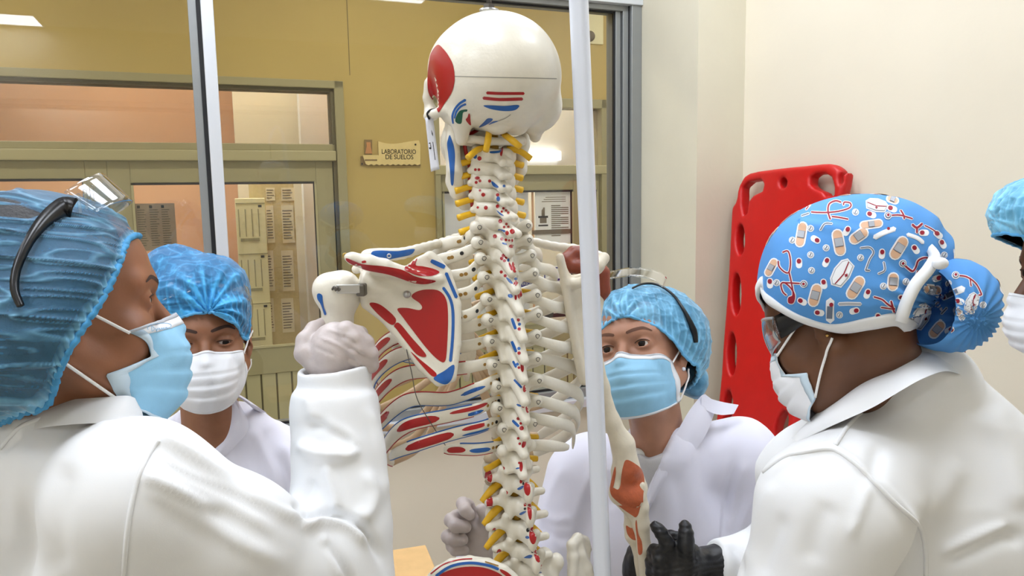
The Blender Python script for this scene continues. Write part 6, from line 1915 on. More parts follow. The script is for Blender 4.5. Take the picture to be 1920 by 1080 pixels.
    for q in ((308, 300, 100, 66, 22), (518, 345, 80, 70, 26), (630, 308, -35, 54, 25), (855, 375, -58, 66, 27), (612, 598, -58, 66, 27), (385, 640, 105, 60, 25), (822, 565, 95, 46, 25), (140, 485, -62, 50, 18), (700, 243, -8, 60, 18),
              (1045, 608, 8, 45, 22), (1070, 835, -50, 52, 24), (820, 105, 20, 30, 14), (1188, 730, 40, 22, 14)): bandage(*q)
    for q in ((563, 280, 120), (388, 328, 210), (295, 460, 90), (447, 455, 115), (760, 408, 95), (948, 382, 55), (434, 577, 80), (678, 632, 110), (312, 675, 30), (606, 728, 165), (408, 738, 10), (745, 765, 50), (878, 655, 10), (700, 188, 20), (995, 290, 0), (817, 155, 20),
              (133, 573, 90), (1195, 675, 10), (1070, 545, 160), (1140, 838, 150), (1100, 352, 60), (1075, 300, 40)): pill(*q)
    for q in ((360, 266), (447, 375), (360, 414), (640, 430), (365, 502), (895, 565), (522, 750), (612, 175), (258, 332), (768, 590), (170, 570), (1135, 575), (1072, 692), (1330, 695), (1210, 765), (1110, 415)): tablet(*q)
    nurse(540, 520, -58); nurse(730, 140, 12, .75); nurse(985, 765, -62, .95); nurse(1270, 690, -70, .75)
    line([(205, 400), (235, 395), (248, 450), (240, 510), (215, 510), (185, 480), (180, 450)], 8); line([(240, 510), (255, 580), (262, 640), (240, 655), (240, 680), (262, 680), (270, 640), (250, 600), (215, 570), (195, 580), (205, 620), (225, 640)], 8); line([(205, 570), (260, 572), (320, 576)], 8); bell(322, 577)
    line([(365, 175), (440, 178), (520, 170), (580, 150), (582, 125), (550, 120), (545, 135)], 8); line([(470, 215), (458, 170), (465, 130), (500, 112), (530, 120)], 9); line([(480, 200), (520, 205), (570, 215)], 8)
    line([(800, 195), (860, 192), (930, 212)], 8); bell(793, 195); line([(865, 165), (880, 190), (885, 212)], 9); line([(930, 245), (955, 262), (985, 240)], 12); line([(955, 262), (955, 290)], 10)
    bell(876, 462); line([(890, 475), (930, 505), (950, 480), (965, 445), (1000, 430), (1030, 440), (1030, 480), (1000, 500)], 10); line([(960, 505), (945, 560), (935, 590)], 9)
    line([(640, 375), (690, 372), (712, 400), (690, 440), (668, 500)], 6, M_PRG); line([(668, 500), (690, 502)], 8, M_PRG); line([(770, 455), (775, 500), (740, 520)], 6, M_PRG)
    line([(720, 315), (770, 290), (830, 268)], 20, M_PRW); put(circ(795, 268, 9, 8), M_PRR, 3); line([(470, 672), (468, 720), (470, 780)], 38, M_PRW); put(rect(467, 735, 16, 34, .05), M_PRG, 3); put(circ(476, 692, 12, 10), M_PRR, 4)
    line([(715, 650), (760, 665), (790, 690), (830, 715)], 9); line([(810, 675), (828, 735)], 11); line([(755, 708), (830, 718)], 7)
    line([(335, 160), (360, 125), (330, 140)], 6); line([(310, 195), (350, 182)], 6, M_PRG); line([(415, 275), (440, 240), (480, 240)], 6, M_PRG); line([(520, 690), (570, 688), (640, 690)], 13, M_PAD)
    bell(1175, 530); line([(1190, 532), (1240, 540), (1290, 580), (1320, 635), (1305, 640)], 8); line([(1255, 545), (1262, 590)], 6); line([(1100, 655), (1155, 630), (1215, 605)], 30, M_PRW); put(rect(1155, 630, 34, 12, -.42), M_PRG, 3); put(circ(1107, 652, 11, 10), M_PRR, 4)
    line([(1095, 745), (1125, 712)], 8, M_PRG); line([(1262, 655), (1275, 700)], 6)
    line([(905, 300), (960, 320), (990, 345)], 14, M_PRW); line([(1000, 250), (1040, 270), (1080, 300)], 6)
    # the same print on the side away from here
    rr = random.Random(3); NB = vert_normals(allV, allQ); hidden = [i for i in range(len(allV)) if NB[i] @ unit(CAM - allV[i]) * (1 if NB[i] @ (allV[i] - (cen if i < len(V) else bunc)) > 0 else -1) < .12]
    for i in rr.sample(hidden, min(60, len(hidden))):
        n_ = NB[i] * (1 if NB[i] @ (allV[i] - (cen if i < len(V) else bunc)) > 0 else -1); a = rr.uniform(0, 6.28); t_ = frame_of(n_)[0]
        K_ = lambda L_: [(x * .00023, y * .00023) for x, y in L_]
        if rr.random() < .4:
            decal_at(gc, tree2, allV[i], n_, t_, K_(rrect(0, 0, 66, 30, a)), M_PRW, .006, .0004); decal_at(gc, tree2, allV[i], n_, t_, K_(rrect(0, 0, 60, 24, a)), M_TAN, .006, .0008); decal_at(gc, tree2, allV[i], n_, t_, K_(rect(0, 0, 22, 22, a)), M_PAD, .006, .0012)
        else:
            decal_at(gc, tree2, allV[i], n_, t_, K_(rrect(0, 0, 30, 18, a)), M_PRW, .006, .0004); decal_at(gc, tree2, allV[i], n_, t_, K_(circ(8, 0, 11, 8)), M_PRR, .006, .0008)
    cap = gc.build('surgical_cap', p.o, 'light blue cap printed with plasters, pills and nurse caps')
    # white binding on the rim and white tie round the bun
    rows = np.array([P[0] - N[0] * .002 + (P[0] - P[2]) * .15, P[0] + N[0] * .0022, P[3] + N[3] * .0026, P[8] + N[8] * .0024, P[9] + N[9] * .0002])
    if ((grid_normals(rows, True)) * (rows - cen)).sum() < 0: rows = rows[:, ::-1]
    ring_strip(rows, M_BIND, 0, cap, 'binding', True, .001)
    tie = catmull([U(*q) for q in ((1736, 456, .872), (1752, 480, .850), (1742, 503, .842), (1718, 532, .836), (1702, 563, .834), (1693, 588, .836), (1687, 604, .842))], 8)
    dd = np.gradient(tie, axis=0); vw = unit_rows(CAM - tie); sd = unit_rows(np.cross(dd, vw))
    w = np.interp(np.linspace(0, 1, len(tie)), [0, .2, .5, 1], [.004, .0065, .0068, .007])[:, None]
    rows = np.stack([tie - sd * w, tie + vw * .002, tie + sd * w], 1); V_, Q_ = grid_surface(rows, .002); g = G(); g.add(V_, Q_, M_BIND)
    kn = U(1763, 494, .838); V_, F_ = sphere(kn, (.009, .007, .007), 14, 10); g.add(V_, F_, M_BIND); g.build('tie', cap, 'white tie knotted round the bun')
    L = [U(1790, 622, .95), U(1808, 622, .955), U(1816, 634, .955), U(1812, 648, .955), U(1798, 652, .955)]
    V_, F_ = tube(catmull(L, 6), .0015, 6); g = G(); g.add(V_, F_, M_PLAST); g.build('elastic_loop', cap, 'dark elastic loop under the bun')
    f2 = bx(U(1780, 660, .955), (.018, .012, .012), rot(20, 0, 10), .006); V_, Q_ = nets(f2, U(1780, 660, .955) - .04, U(1780, 660, .955) + .04, .003)
    g = G(); g.add(V_, Q_, mat('maroon hair tie', (112, 22, 44), .8)); g.build('hair_tie', p.o, 'maroon hair tie below the bun')
    p.mask(M_MASKW, M_MASKE, top=-.020, bot=-.126, earz=(.010, -.040), tipy=.122, yes=([0, .36, .52, .75, 1], [.062, .076, .034, .036, .046]), xes=([0, .36, .52, 1], [.95, .84, 1.02, .92]))
    p.glasses(4, (0, .002, -.006), 1.0, .024, arms=(1, -1), arm_w=.0095, arm_len=.08, droop=.006)
    h = p.tree.ray_cast(Vector(CAM), Vector(ray(1551, 629)).normalized())
    e = np.array(h[0]) if h[0] is not None else p.w(-.080, -.004, -.045)
    V_, F_ = sphere(e - unit(ray(1551, 629)) * .001, .0022, 12, 8); g = G(); g.add(V_, F_, M_GOLD); g.build('earring', p.o)
    # coat
    folds = [([(1500, 860), (1560, 830), (1620, 770)], 8, .003), ([(1440, 890), (1500, 850), (1560, 842), (1620, 880), (1690, 950), (1730, 1010), (1738, 1079)], 7, .004), ([(1630, 905), (1610, 960), (1590, 1010)], 9, .004),
             ([(1650, 830), (1640, 880), (1635, 900)], 16, -.004), ([(1760, 1060), (1820, 1030), (1880, 1005), (1920, 1015)], 12, -.007), ([(1760, 1040), (1830, 1010), (1890, 985)], 11, .006),
             ([(1800, 860), (1760, 930), (1720, 960)], 24, .004), ([(1850, 760), (1890, 850), (1915, 960)], 26, .005), ([(1450, 900), (1420, 980), (1400, 1070)], 12, .003), ([(1470, 960), (1440, 1040), (1430, 1079)], 16, -.004),
             ([(1560, 940), (1530, 1000), (1520, 1060)], 24, -.004), ([(1700, 720), (1760, 700), (1800, 720)], 9, .003), ([(1370, 1020), (1390, 1050), (1385, 1079)], 6, -.004), ([(1352, 1030), (1360, 1055), (1355, 1079)], 5, .003)]
    folds = [(a_, b_, c_ * 1.35) for a_, b_, c_ in folds]
    V, Q = coat_mesh(fc, [U(1990, 1300, 1.3), U(1990, 650, 1.0), U(1330, 1300, .72), U(1320, 1000, 1.2), A(.3, 1.35, .75)], .03, .0042, folds, (.0018, 12.0, 5))
    tree = bvh(V, Q); g = G(); g.add(V, Q, M_COAT); coat = g.build('coat', p.o)
    for pts in ([(1432, 885), (1470, 858), (1515, 846), (1560, 842), (1600, 866), (1632, 897), (1680, 945), (1722, 985), (1735, 1030), (1736, 1079)], [(1620, 770), (1590, 800), (1566, 834)]):
        L = surf_px(tree, pts, .0004, 8)
        if len(L) > 3: V_, F_ = tube(L, .0026, 8); g = G(); g.add(V_, F_, M_COAT); g.build('seam', coat)
    ct = [(1484, 822), (1520, 785), (1560, 752), (1610, 718), (1661, 688), (1705, 662), (1746, 651), (1775, 662)]
    cm = [(1492, 826), (1530, 796), (1572, 768), (1622, 738), (1672, 712), (1712, 688), (1756, 674), (1792, 682)]
    cb = [(1500, 826), (1545, 805), (1590, 785), (1640, 762), (1690, 732), (1730, 710), (1772, 696), (1806, 704)]
    Yt = [.985, .965, .950, .935, .935, .945, .965, .99]; Yb = [.955, .925, .895, .875, .865, .872, .895, .93]
    rows = [[UC(x, y, Y + .004) for (x, y), Y in zip(ct, Yt)], [UC(x, y, (a + b) / 2 - .006) for (x, y), a, b in zip(cm, Yt, Yb)], [UC(x, y, Y) for (x, y), Y in zip(cb, Yb)]]
    V_, Q_ = ribbon(rows, -.004, 8, 4); g = G(); g.add(V_, Q_, M_COAT); g.build('collar', coat)
    L = surf_px(tree, [(1567, 784), (1573, 781)], .008, 1)
    if len(L): V_, F_ = box(L[0], (.0045, .001, .0018), rot(0, 0, 20)); g = G(); g.add(V_, F_, M_PLAST, False); g.build('stitch_mark', coat, 'small dark stitch mark')
    # black gloves holding the forearm bone
    Hh = lambda x, y, Y: U(1120 + x / 4.153, 820 + y / 4.153, Y)
    nearh = un(.006, un(.008, el(Hh(640, 990, 1.072), (.024, .020, .026)), el(Hh(740, 950, 1.085), (.017, .02, .022)), rc(Hh(660, 1000, 1.07), Hh(800, 990, 1.095), .022, .024), rc(Hh(620, 1060, 1.07), Hh(560, 1180, 1.06), .023, .021), rc(Hh(800, 990, 1.095), U(1346, 1056, 1.10), .024, .029)),
               finger([Hh(690, 960, 1.062), Hh(688, 830, 1.056), Hh(690, 760, 1.060), Hh(683, 695, 1.066)], .0150, .0094),
               finger([Hh(590, 930, 1.066), Hh(545, 830, 1.058), Hh(495, 740, 1.060), Hh(450, 692, 1.066)], .0120, .0082),
               finger([Hh(580, 970, 1.066), Hh(500, 890, 1.062), Hh(440, 880, 1.078), Hh(420, 930, 1.10)], .0115, .0085),
               finger([Hh(570, 1010, 1.066), Hh(480, 960, 1.058), Hh(420, 970, 1.075), Hh(415, 1000, 1.10)], .0115, .0085),
               finger([Hh(570, 1060, 1.064), Hh(490, 1040, 1.056), Hh(425, 1050, 1.072), Hh(420, 1060, 1.095)], .0112, .0080),
               finger([Hh(720, 880, 1.09), Hh(640, 790, 1.095), Hh(570, 770, 1.098), Hh(520, 800, 1.10)], .011, .0085))
    lo, hi = bounds([Hh(400, 660, 1.04), Hh(960, 1200, 1.14)], .03); V, Q = nets(nearh, lo, hi, .0022)
    N_ = vert_normals(V, Q); V = V + N_ * (vnoise(V, 110, 6) * .0007 + np.sin(V[:, 2] * 700 + 4 * vnoise(V, 40, 2)) * .0004)[:, None]
    g = G(); g.add(V, Q, M_GLOVEB); g.build('glove', p.o, 'black glove pinching in front of the bone')
    farh = un(.006, el(Hh(320, 1010, 1.150), (.026, .018, .030)), rc(Hh(330, 1060, 1.15), Hh(380, 1200, 1.16), .026, .025),
              finger([Hh(340, 960, 1.15), Hh(285, 890, 1.145), Hh(300, 850, 1.135)], .0125, .0095), finger([Hh(320, 980, 1.15), Hh(262, 955, 1.140), Hh(290, 940, 1.128)], .012, .0095),
              finger([Hh(320, 1020, 1.15), Hh(252, 1010, 1.140), Hh(282, 1000, 1.128)], .012, .0095), finger([Hh(320, 1060, 1.15), Hh(250, 1065, 1.140), Hh(280, 1060, 1.128)], .0115, .009),
              finger([Hh(360, 1060, 1.15), Hh(410, 1000, 1.14), Hh(440, 960, 1.128)], .012, .0092))
    lo, hi = bounds([Hh(230, 820, 1.10), Hh(470, 1200, 1.19)], .02); V, Q = nets(farh, lo, hi, .0024)
    g = G(); g.add(V, Q, M_GLOVEB); g.build('glove', p.o, 'black glove behind the bone')
    legs(p, C[0] + .16, C[1] + .06, 47)
    return p
# ------------------------------------------------------------------ the two women behind the skeleton and the one at the right edge
def net_cap(p, f, vis, back, cen, apex, knot, mat_, n=13, amp=.0045, reach=.055, hem=(96, 176, 226), symmetric=False, nu=320, nv=140, ruffle=70):
    loc = p.l(p.rim_px(f, vis))
    rim = p.wl(np.array([q for q in loc] + [A(*b) for b in back]))
    fn = radial_crease(p, knot, amp, n, reach)
    def rdg(x, k): return np.clip(1 - np.abs(x) * k, 0, 1) ** 2
    def disp(u, t, q):
        w, fall, r = fn(q); fr = max(0, 1 - t * 12)
        return amp * w * fall + .0028 * rdg(vnoise(q, 30, 8), 2.6) + .0016 * rdg(vnoise(q, 62, 5), 2.5) + .0014 * fr * np.sin(u * 2 * PI * ruffle) + .0022 * pleat(u, t, q)
    def pleat(u, t, q): return np.clip(np.cos(2 * PI * u * 44 + 2.5 * vnoise(q, 22, 3)), 0, 1) ** 3 * math.exp(-((t - .10) / .22) ** 2)
    def dens(u, t, q):
        w, fall, r = fn(q)
        return np.clip(.16 + .5 * pleat(u, t, q) + 1.1 * np.exp(-(r / (reach * .55)) ** 2) + .9 * np.clip(w, 0, 1) * fall + .34 * rdg(vnoise(q * A(1, 1, 1.8), 34, 8), 5) + .30 * rdg(vnoise(q * A(1.6, 1, 1), 70, 5), 5) + .8 * max(0, 1 - t * 14), 0, 1)
    P, UVs = p.dome(f, rim, apex, cen, nu, nv, disp, dens)
    V, Q = grid_surface(P, 0, True); g = G(); g.add(V, Q, mat_, uv=UVs.reshape(-1, 2)); cap = g.build('cap', p.o)
    V, F_ = tube(P[0][::2], .0026, 8, closed=True); V = V + (vnoise(V, 200, 3) * .001)[:, None]
    g = G(); g.add(V, F_, mat('hair net hem blue', hem, .7)); g.build('elastic_hem', cap)
    P2, _ = p.dome(f, rim, apex, cen, 140, 60, None, None, .004); P2 = cen + (P2 - cen) * .985
    V, Q = grid_surface(P2, 0, True); g = G(); g.add(V, Q, M_HAIR); g.build('hair', p.o)
    return cap, P
def gap_hand(fs, k=.006): return un(k, *fs)

def build_middle_left():
    C = U(383, 636, 1.34)
    p = Person('person with lowered eyes in bright blue gathered hair net and white mask, white coat tinted for lilac light', C, 203, 6, 0, 1.0, foot=(C[0] + .02, C[1] + .1))
    skin = skin_mat('skin tan', (146, 98, 70))
    nb = p.w(0, -.045, -.15)
    f = un(.035, rc(nb + A(0, .02, -.04), nb + A(.01, .04, -.16), .062, .11), el(U(405, 980, 1.46), (.185, .11, .20)), rc(U(275, 862, 1.46), U(520, 858, 1.44), .058, .058), rc(U(400, 1000, 1.48), U(400, 1500, 1.55), .14, .19),
           chain([U(530, 880, 1.44), U(575, 1040, 1.44), U(600, 1180, 1.42)], [.062, .054, .05], .02), chain([U(262, 880, 1.46), U(225, 1080, 1.46)], [.062, .05], .02), rc(nb + A(-.03, .03, -.03), U(300, 850, 1.46), .045, .055), rc(nb + A(.05, .03, -.03), U(500, 850, 1.44), .045, .055))
    vcut = prism([(296, 750), (310, 778), (358, 832), (397, 856), (404, 820), (414, 762), (420, 735), (350, 715)], U(380, 800, 1.33), A(0, -1, 0), .085)
    fc = cut(f, vcut, .004)
    body_t = lambda q: f(q) + .012
    p.body(skin, body_t, .0022, True, .0030, reach=[U(700, 1300, 1.45), U(150, 1300, 1.5), A(-.3, 1.75, .8), U(250, 900, 1.3)], look=.0026, neck=nb + A(0, .01, -.06))
    p.brows(.0060, .0215); p.finish_body(); p.eyeballs(gaze=(-.15, .88, -.30)); p.lashes(.0030, .0026, .0017)
    f_ = p.solid([(368, 552, 1.34, 97, 72, .095), (328, 508, 1.34, 54, 50, .06), (395, 530, 1.34, 62, 48, .08), (416, 580, 1.33, 46, 56, .08)], .016)
    f_ = un(.012, f_, place(el((0, -.01, .035), (.081, .102, .088)), p.C, p.R))
    vis = [(456, 634), (447, 616), (434, 604), (415, 594), (394, 586), (372, 588), (348, 593), (322, 602), (300, 610), (284, 622)]
    cap, P = net_cap(p, f_, vis, [(.080, -.02, -.01), (.070, -.07, -.045), (0, -.105, -.06), (-.070, -.07, -.045), (-.080, -.02, -.01)], p.w(0, -.02, .03), p.w(.01, -.03, .17), U(394, 580, 1.245),
                     cap_mat('hair net bright blue', (36, 120, 182), (74, 182, 242), .46, .97, (80, 80), .12), 15, .0050, .052)
    p.mask(M_MASKW, M_MASKW, top=-.018, bot=-.124, earz=(.008, -.045), tipy=.124, band=False, xes=([0, .4, 1], [.96, .98, .80]))
    p.glasses(38, (0, .002, .040), 1.10, .019, arms=(1, -1), arm_w=.006, arm_m=M_LENS)
    folds = [([(420, 780), (410, 850), (405, 940), (400, 1030)], 7, .004), ([(470, 800), (500, 860), (530, 950)], 9, .005), ([(520, 850), (540, 900), (535, 950)], 8, -.005), ([(440, 830), (460, 900), (470, 980)], 12, -.004), ([(530, 830), (545, 870), (548, 940)], 7, .005), ([(300, 820), (310, 880)], 8, .003)]
    V, Q = coat_mesh(fc, [U(700, 1250, 1.5), U(150, 1250, 1.6), A(-.3, 1.75, .75), U(280, 745, 1.3), U(520, 745, 1.6)], .03, .005, folds, (.002, 12, 8))
    tree = bvh(V, Q); g = G(); g.add(V, Q, M_COATL); coat = g.build('coat', p.o)
    lapel(tree, [(428, 736), (414, 762), (404, 818), (397, 860)], [(446, 752), (466, 800), (438, 838), (402, 874)], M_COATL, coat, 'lapel', 1.36, .014)
    lapel(tree, [(428, 737), (446, 745), (464, 757), (478, 770)], [(432, 731), (456, 744), (480, 760), (498, 776)], M_COATL, coat, 'collar', 1.36, .016)
    lapel(tree, [(304, 764), (318, 790), (356, 834), (392, 864)], [(284, 782), (294, 812), (334, 850), (388, 872)], M_COATL, coat, 'lapel', 1.36, .014)
    legs(p, C[0] + .02, C[1] + .14, 200)
    return p

def build_middle_right():
    C = U(1202, 662, 1.33)
    p = Person('person in light blue hair net and blue mask watching from behind the white pole', C, 149, 19, 15, 1.0, foot=(C[0] + .02, C[1] + .08))
    skin = skin_mat('skin light brown', (178, 128, 102))
    nb = p.w(0, -.045, -.16)
    UC = lambda x, y, Y: U(x, y, Y - .06)
    f = un(.03, rc(nb + A(0, .02, -.02), nb + A(.01, .06, -.16), .066, .10), el(UC(1240, 1010, 1.46), (.180, .11, .21)), rc(UC(1098, 885, 1.47), UC(1395, 860, 1.43), .056, .058), rc(UC(1240, 1020, 1.48), UC(1240, 1500, 1.55), .14, .19),
           chain([UC(1080, 892, 1.47), UC(1050, 1010, 1.45), U(1018, 1120, 1.36)], [.058, .057, .052], .02), chain([U(1018, 1120, 1.36), U(960, 1120, 1.28), U(893, 1062, 1.175)], [.052, .045, .036], .02),
           chain([UC(1402, 868, 1.43), UC(1425, 1030, 1.42), UC(1430, 1200, 1.38)], [.060, .057, .052], .02), rc(nb + A(.05, .05, -.04), UC(1385, 842, 1.44), .044, .060), rc(nb + A(-.05, .04, -.05), UC(1110, 866, 1.47), .042, .058))
    f = inter(f, lambda q: -((q - U(884, 1050, 1.165)) @ unit(U(1000, 1120, 1.3) - U(884, 1050, 1.165))), .004)
    vcut = prism([(1150, 740), (1160, 800), (1190, 880), (1206, 960), (1220, 905), (1240, 855), (1283, 779), (1312, 742), (1300, 690), (1160, 690)], U(1225, 850, 1.27), A(0, -1, 0), .075)
    fc = cut(f, vcut, .004)
    p.body(skin, un(.02, lambda q: f(q) + .022, chain([U(930, 1090, 1.2), U(890, 1010, 1.165)], [.022, .02])), .0021, True, .0052, reach=[U(1560, 1300, 1.5), U(860, 1250, 1.1), A(.3, 1.75, .8), U(1000, 880, 1.3)], neck=nb + A(.01, .03, -.05), nr=.048)
    p.brows(.0058, .022, M_BROWL); p.finish_body(); p.eyeballs(gaze=(.10, .97, .0), ir=.0068); p.lashes(.0052, 0, .0014)
    f_ = p.solid([(1228, 632, 1.36, 99, 96, .095), (1268, 655, 1.37, 52, 76, .08), (1180, 590, 1.34, 54, 48, .07)], .03)
    f_ = un(.012, f_, place(el((0, -.012, .034), (.081, .102, .090)), p.C, p.R))
    vis = [(1308, 690), (1298, 681), (1288, 672), (1277, 657), (1265, 642), (1248, 625), (1229, 612), (1208, 602), (1187, 596), (1172, 594), (1159, 596), (1143, 606), (1128, 620)]
    cap, P = net_cap(p, f_, vis, [(.082, .0, .0), (.074, -.06, -.045), (0, -.105, -.07), (-.06, -.085, -.07)], p.w(0, -.02, .03), p.w(0, -.03, .17), U(1160, 588, 1.25),
                     cap_mat('hair net light blue', (92, 170, 214), (138, 208, 244), .50, .97, (80, 80), .15), 13, .0045, .045, (110, 186, 232))
    fb = p.solid([(1301, 716, 1.38, 27, 33, .026)]); cb = U(1301, 716, 1.38)
    V, Q = nets(fb, cb - .05, cb + .05, .0022); N_ = vert_normals(V, Q); V = V + N_ * (.0022 * vnoise(V, 60, 4) + .0012 * vnoise(V, 130, 5))[:, None]
    g = G(); g.add(V, Q, bpy.data.materials['hair net light blue'], uv=np.stack([.35 + .3 * vnoise(V, 70, 9), np.zeros(len(V))], 1)); g.build('bun_cover', cap)
    V, Q = nets(lambda q: fb(q) + .005, cb - .05, cb + .05, .004); g = G(); g.add(V, Q, M_HAIR); g.build('hair_bun', p.o)
    p.mask(M_MASKB, M_MASKW, top=-.020, bot=-.124, earz=(.012, -.04), tipy=.126)
    # glasses pushed up on the crown, black arm behind the ear
    P0, _ = p.dome(f_, p.wl(np.array([q for q in p.l(p.rim_px(f_, vis))] + [A(.082, .0, .0), A(.074, -.06, -.045), A(0, -.105, -.07), A(-.06, -.085, -.07)])), p.w(0, -.03, .17), p.w(0, -.02, .03), 100, 50)
    tr0 = bvh(*grid_surface(P0, 0, True))
    arm = surf_px(tr0, [(1186, 546), (1206, 538), (1232, 540), (1258, 556), (1276, 580), (1290, 606), (1298, 626), (1300, 642)], .006, 6)
    if len(arm) > 4:
        dd = np.gradient(arm, axis=0); vw = unit_rows(CAM - arm); sd = unit_rows(np.cross(dd, vw)); w = np.interp(np.linspace(0, 1, len(arm)), [0, .55, .8, 1], [.0018, .0026, .0056, .0036])[:, None]
        rows = np.stack([arm - sd * w, arm + vw * .002, arm + sd * w], 1); V, Q = grid_surface(rows, .003); g = G(); g.add(V, Q, M_PLAST)
        top = p.l(arm[len(arm) // 5])
        nu = 33; LP = np.zeros((9, nu, 3))
        for j in range(9):
            for i in range(nu):
                a = math.radians(-80 + 160 * i / (nu - 1)); v = -1 + 2 * j / 8
                LP[j, i] = (.080 * math.sin(a), .052 + .030 * math.cos(a) - .016 * v, .098 + .034 * math.cos(a) + .012 * v)
        V, Q = grid_surface(p.wl(LP.reshape(-1, 3)).reshape(LP.shape)[:, ::-1], .002); g2 = G(); g2.add(V, Q, M_LENS); so = g2.build('safety_glasses', p.o, 'clear safety glasses pushed up on the hair net')
        g.build('temple_arm', so, 'black side arm')
    e = p.tree.ray_cast(Vector(CAM), Vector(ray(1282, 692)).normalized()); e = np.array(e[0]) if e[0] is not None else p.w(-.08, 0, -.045)
    V, F_ = sphere(e - unit(ray(1282, 692)) * .002, .0036, 12, 8); g = G(); g.add(V, F_, mat('pearl stud', (224, 228, 236), .2)); g.build('earring', p.o)
    # shirt in the neck opening
    sf = inter(lambda q: f(q) + .004, prism([(1140, 842), (1183, 838), (1212, 850), (1246, 834), (1290, 800), (1290, 1060), (1140, 1060)], U(1225, 900, 1.30), A(0, -1, 0), .11), .003)
    V, Q = nets(sf, *bounds([U(1130, 790, 1.17), U(1310, 1080, 1.45)], .02), .003); g = G(); g.add(V, Q, M_RIBBED); sh = g.build('shirt', p.o, 'grey ribbed shirt with white neckband'); ts = bvh(V, Q)
    L = surf_px(ts, [(1176, 838), (1192, 846), (1212, 852), (1232, 847), (1246, 838)], .001, 6)
    if len(L) > 4: V, F_ = tube(L, .0062, 8); g = G(); g.add(V, F_, M_SHIRT); g.build('neckband', sh)
    folds = [([(1120, 870), (1090, 930), (1075, 1000), (1090, 1060)], 10, .005), ([(1060, 870), (1030, 930), (1015, 990)], 9, .004), ([(1010, 960), (1040, 975), (1075, 970)], 7, .005), ([(1010, 990), (1050, 1010), (1085, 1005)], 8, -.005),
             ([(1380, 850), (1365, 930), (1355, 1010), (1340, 1060)], 6, -.007), ([(1400, 860), (1378, 930), (1368, 1000)], 8, .005), ([(1440, 880), (1400, 960), (1370, 1030)], 8, .005), ([(1290, 800), (1300, 900), (1290, 1000)], 16, .004), ([(1330, 800), (1340, 860)], 10, .003), ([(1260, 880), (1280, 960), (1270, 1050)], 16, -.004)]
    V, Q = coat_mesh(fc, [U(1560, 1250, 1.5), U(870, 1250, 1.1), A(.3, 1.75, .75), U(880, 1030, 1.1), U(1400, 745, 1.6), U(1050, 745, 1.4)], .03, .0048, folds, (.002, 12, 9))
    tree = bvh(V, Q); g = G(); g.add(V, Q, M_COATL); coat = g.build('coat', p.o)
    yy = lambda P, d: [U(x, y, Y + d) for x, y, Y in P]
    inn = [(1322, 739, 1.36), (1312, 745, 1.345), (1286, 780, 1.300), (1246, 856, 1.268), (1224, 908, 1.262), (1212, 950, 1.266)]
    out_ = [(1352, 762, 1.37), (1342, 770, 1.345), (1322, 818, 1.305), (1282, 872, 1.275), (1246, 915, 1.268), (1214, 962, 1.270)]
    for nm, cs in (('lapel', [yy(inn, -.004), yy([tuple((np.array(a_) + np.array(b_)) / 2) for a_, b_ in zip(inn, out_)], -.010), yy(out_, .0)]),
                   ('collar', [yy([(1316, 742, 1.335), (1330, 747, 1.34), (1356, 754, 1.345), (1385, 759, 1.35)], 0), yy([(1314, 760, 1.325), (1330, 772, 1.325), (1352, 778, 1.325), (1376, 776, 1.335)], 0)])):
        V, Q = ribbon(cs, -.0025, 6, 4); g = G(); g.add(V, Q, M_COATL); g.build(nm, coat)
    flap(tree, [[(1160, 790), (1172, 840), (1190, 890), (1204, 945)], [(1142, 800), (1152, 850), (1176, 905), (1202, 950)]], M_COATL, coat, 'lapel', (.006, .009))
    # pale glove left of the spine
    Hg = lambda x, y, Y: U(820 + x / 6, 900 + y / 6, Y)
    hand = un(.006, un(.01, el(Hg(420, 620, 1.165), (.026, .018, .034)), rc(Hg(450, 560, 1.165), Hg(480, 800, 1.17), .026, .024), rc(Hg(480, 800, 1.17), Hg(520, 1000, 1.185), .024, .026)),
              finger([Hg(400, 420, 1.165), Hg(330, 290, 1.158), Hg(285, 270, 1.145), Hg(310, 340, 1.128), Hg(370, 390, 1.125)], .0125, .0088), finger([Hg(360, 500, 1.165), Hg(220, 420, 1.155), Hg(150, 450, 1.14), Hg(200, 510, 1.125), Hg(320, 530, 1.125)], .0125, .0092),
              finger([Hg(330, 620, 1.165), Hg(200, 600, 1.155), Hg(120, 640, 1.14), Hg(180, 670, 1.125), Hg(290, 670, 1.125)], .0125, .0090), finger([Hg(340, 740, 1.165), Hg(220, 730, 1.155), Hg(160, 740, 1.142), Hg(200, 790, 1.128), Hg(300, 790, 1.128)], .0112, .0080),
              finger([Hg(520, 560, 1.155), Hg(560, 440, 1.145), Hg(540, 370, 1.14), Hg(500, 330, 1.14)], .0135, .0095))
    V, Q = nets(hand, *bounds([Hg(60, 200, 1.10), Hg(640, 1100, 1.21)], .02), .0023); N_ = vert_normals(V, Q); V = V + N_ * (vnoise(V, 70, 6) * .0009)[:, None]
    g = G(); g.add(V, Q, M_GLOVEG); g.build('glove', p.o, 'pale glove with curled fingers')
    legs(p, C[0], C[1] + .12, 149)
    return p

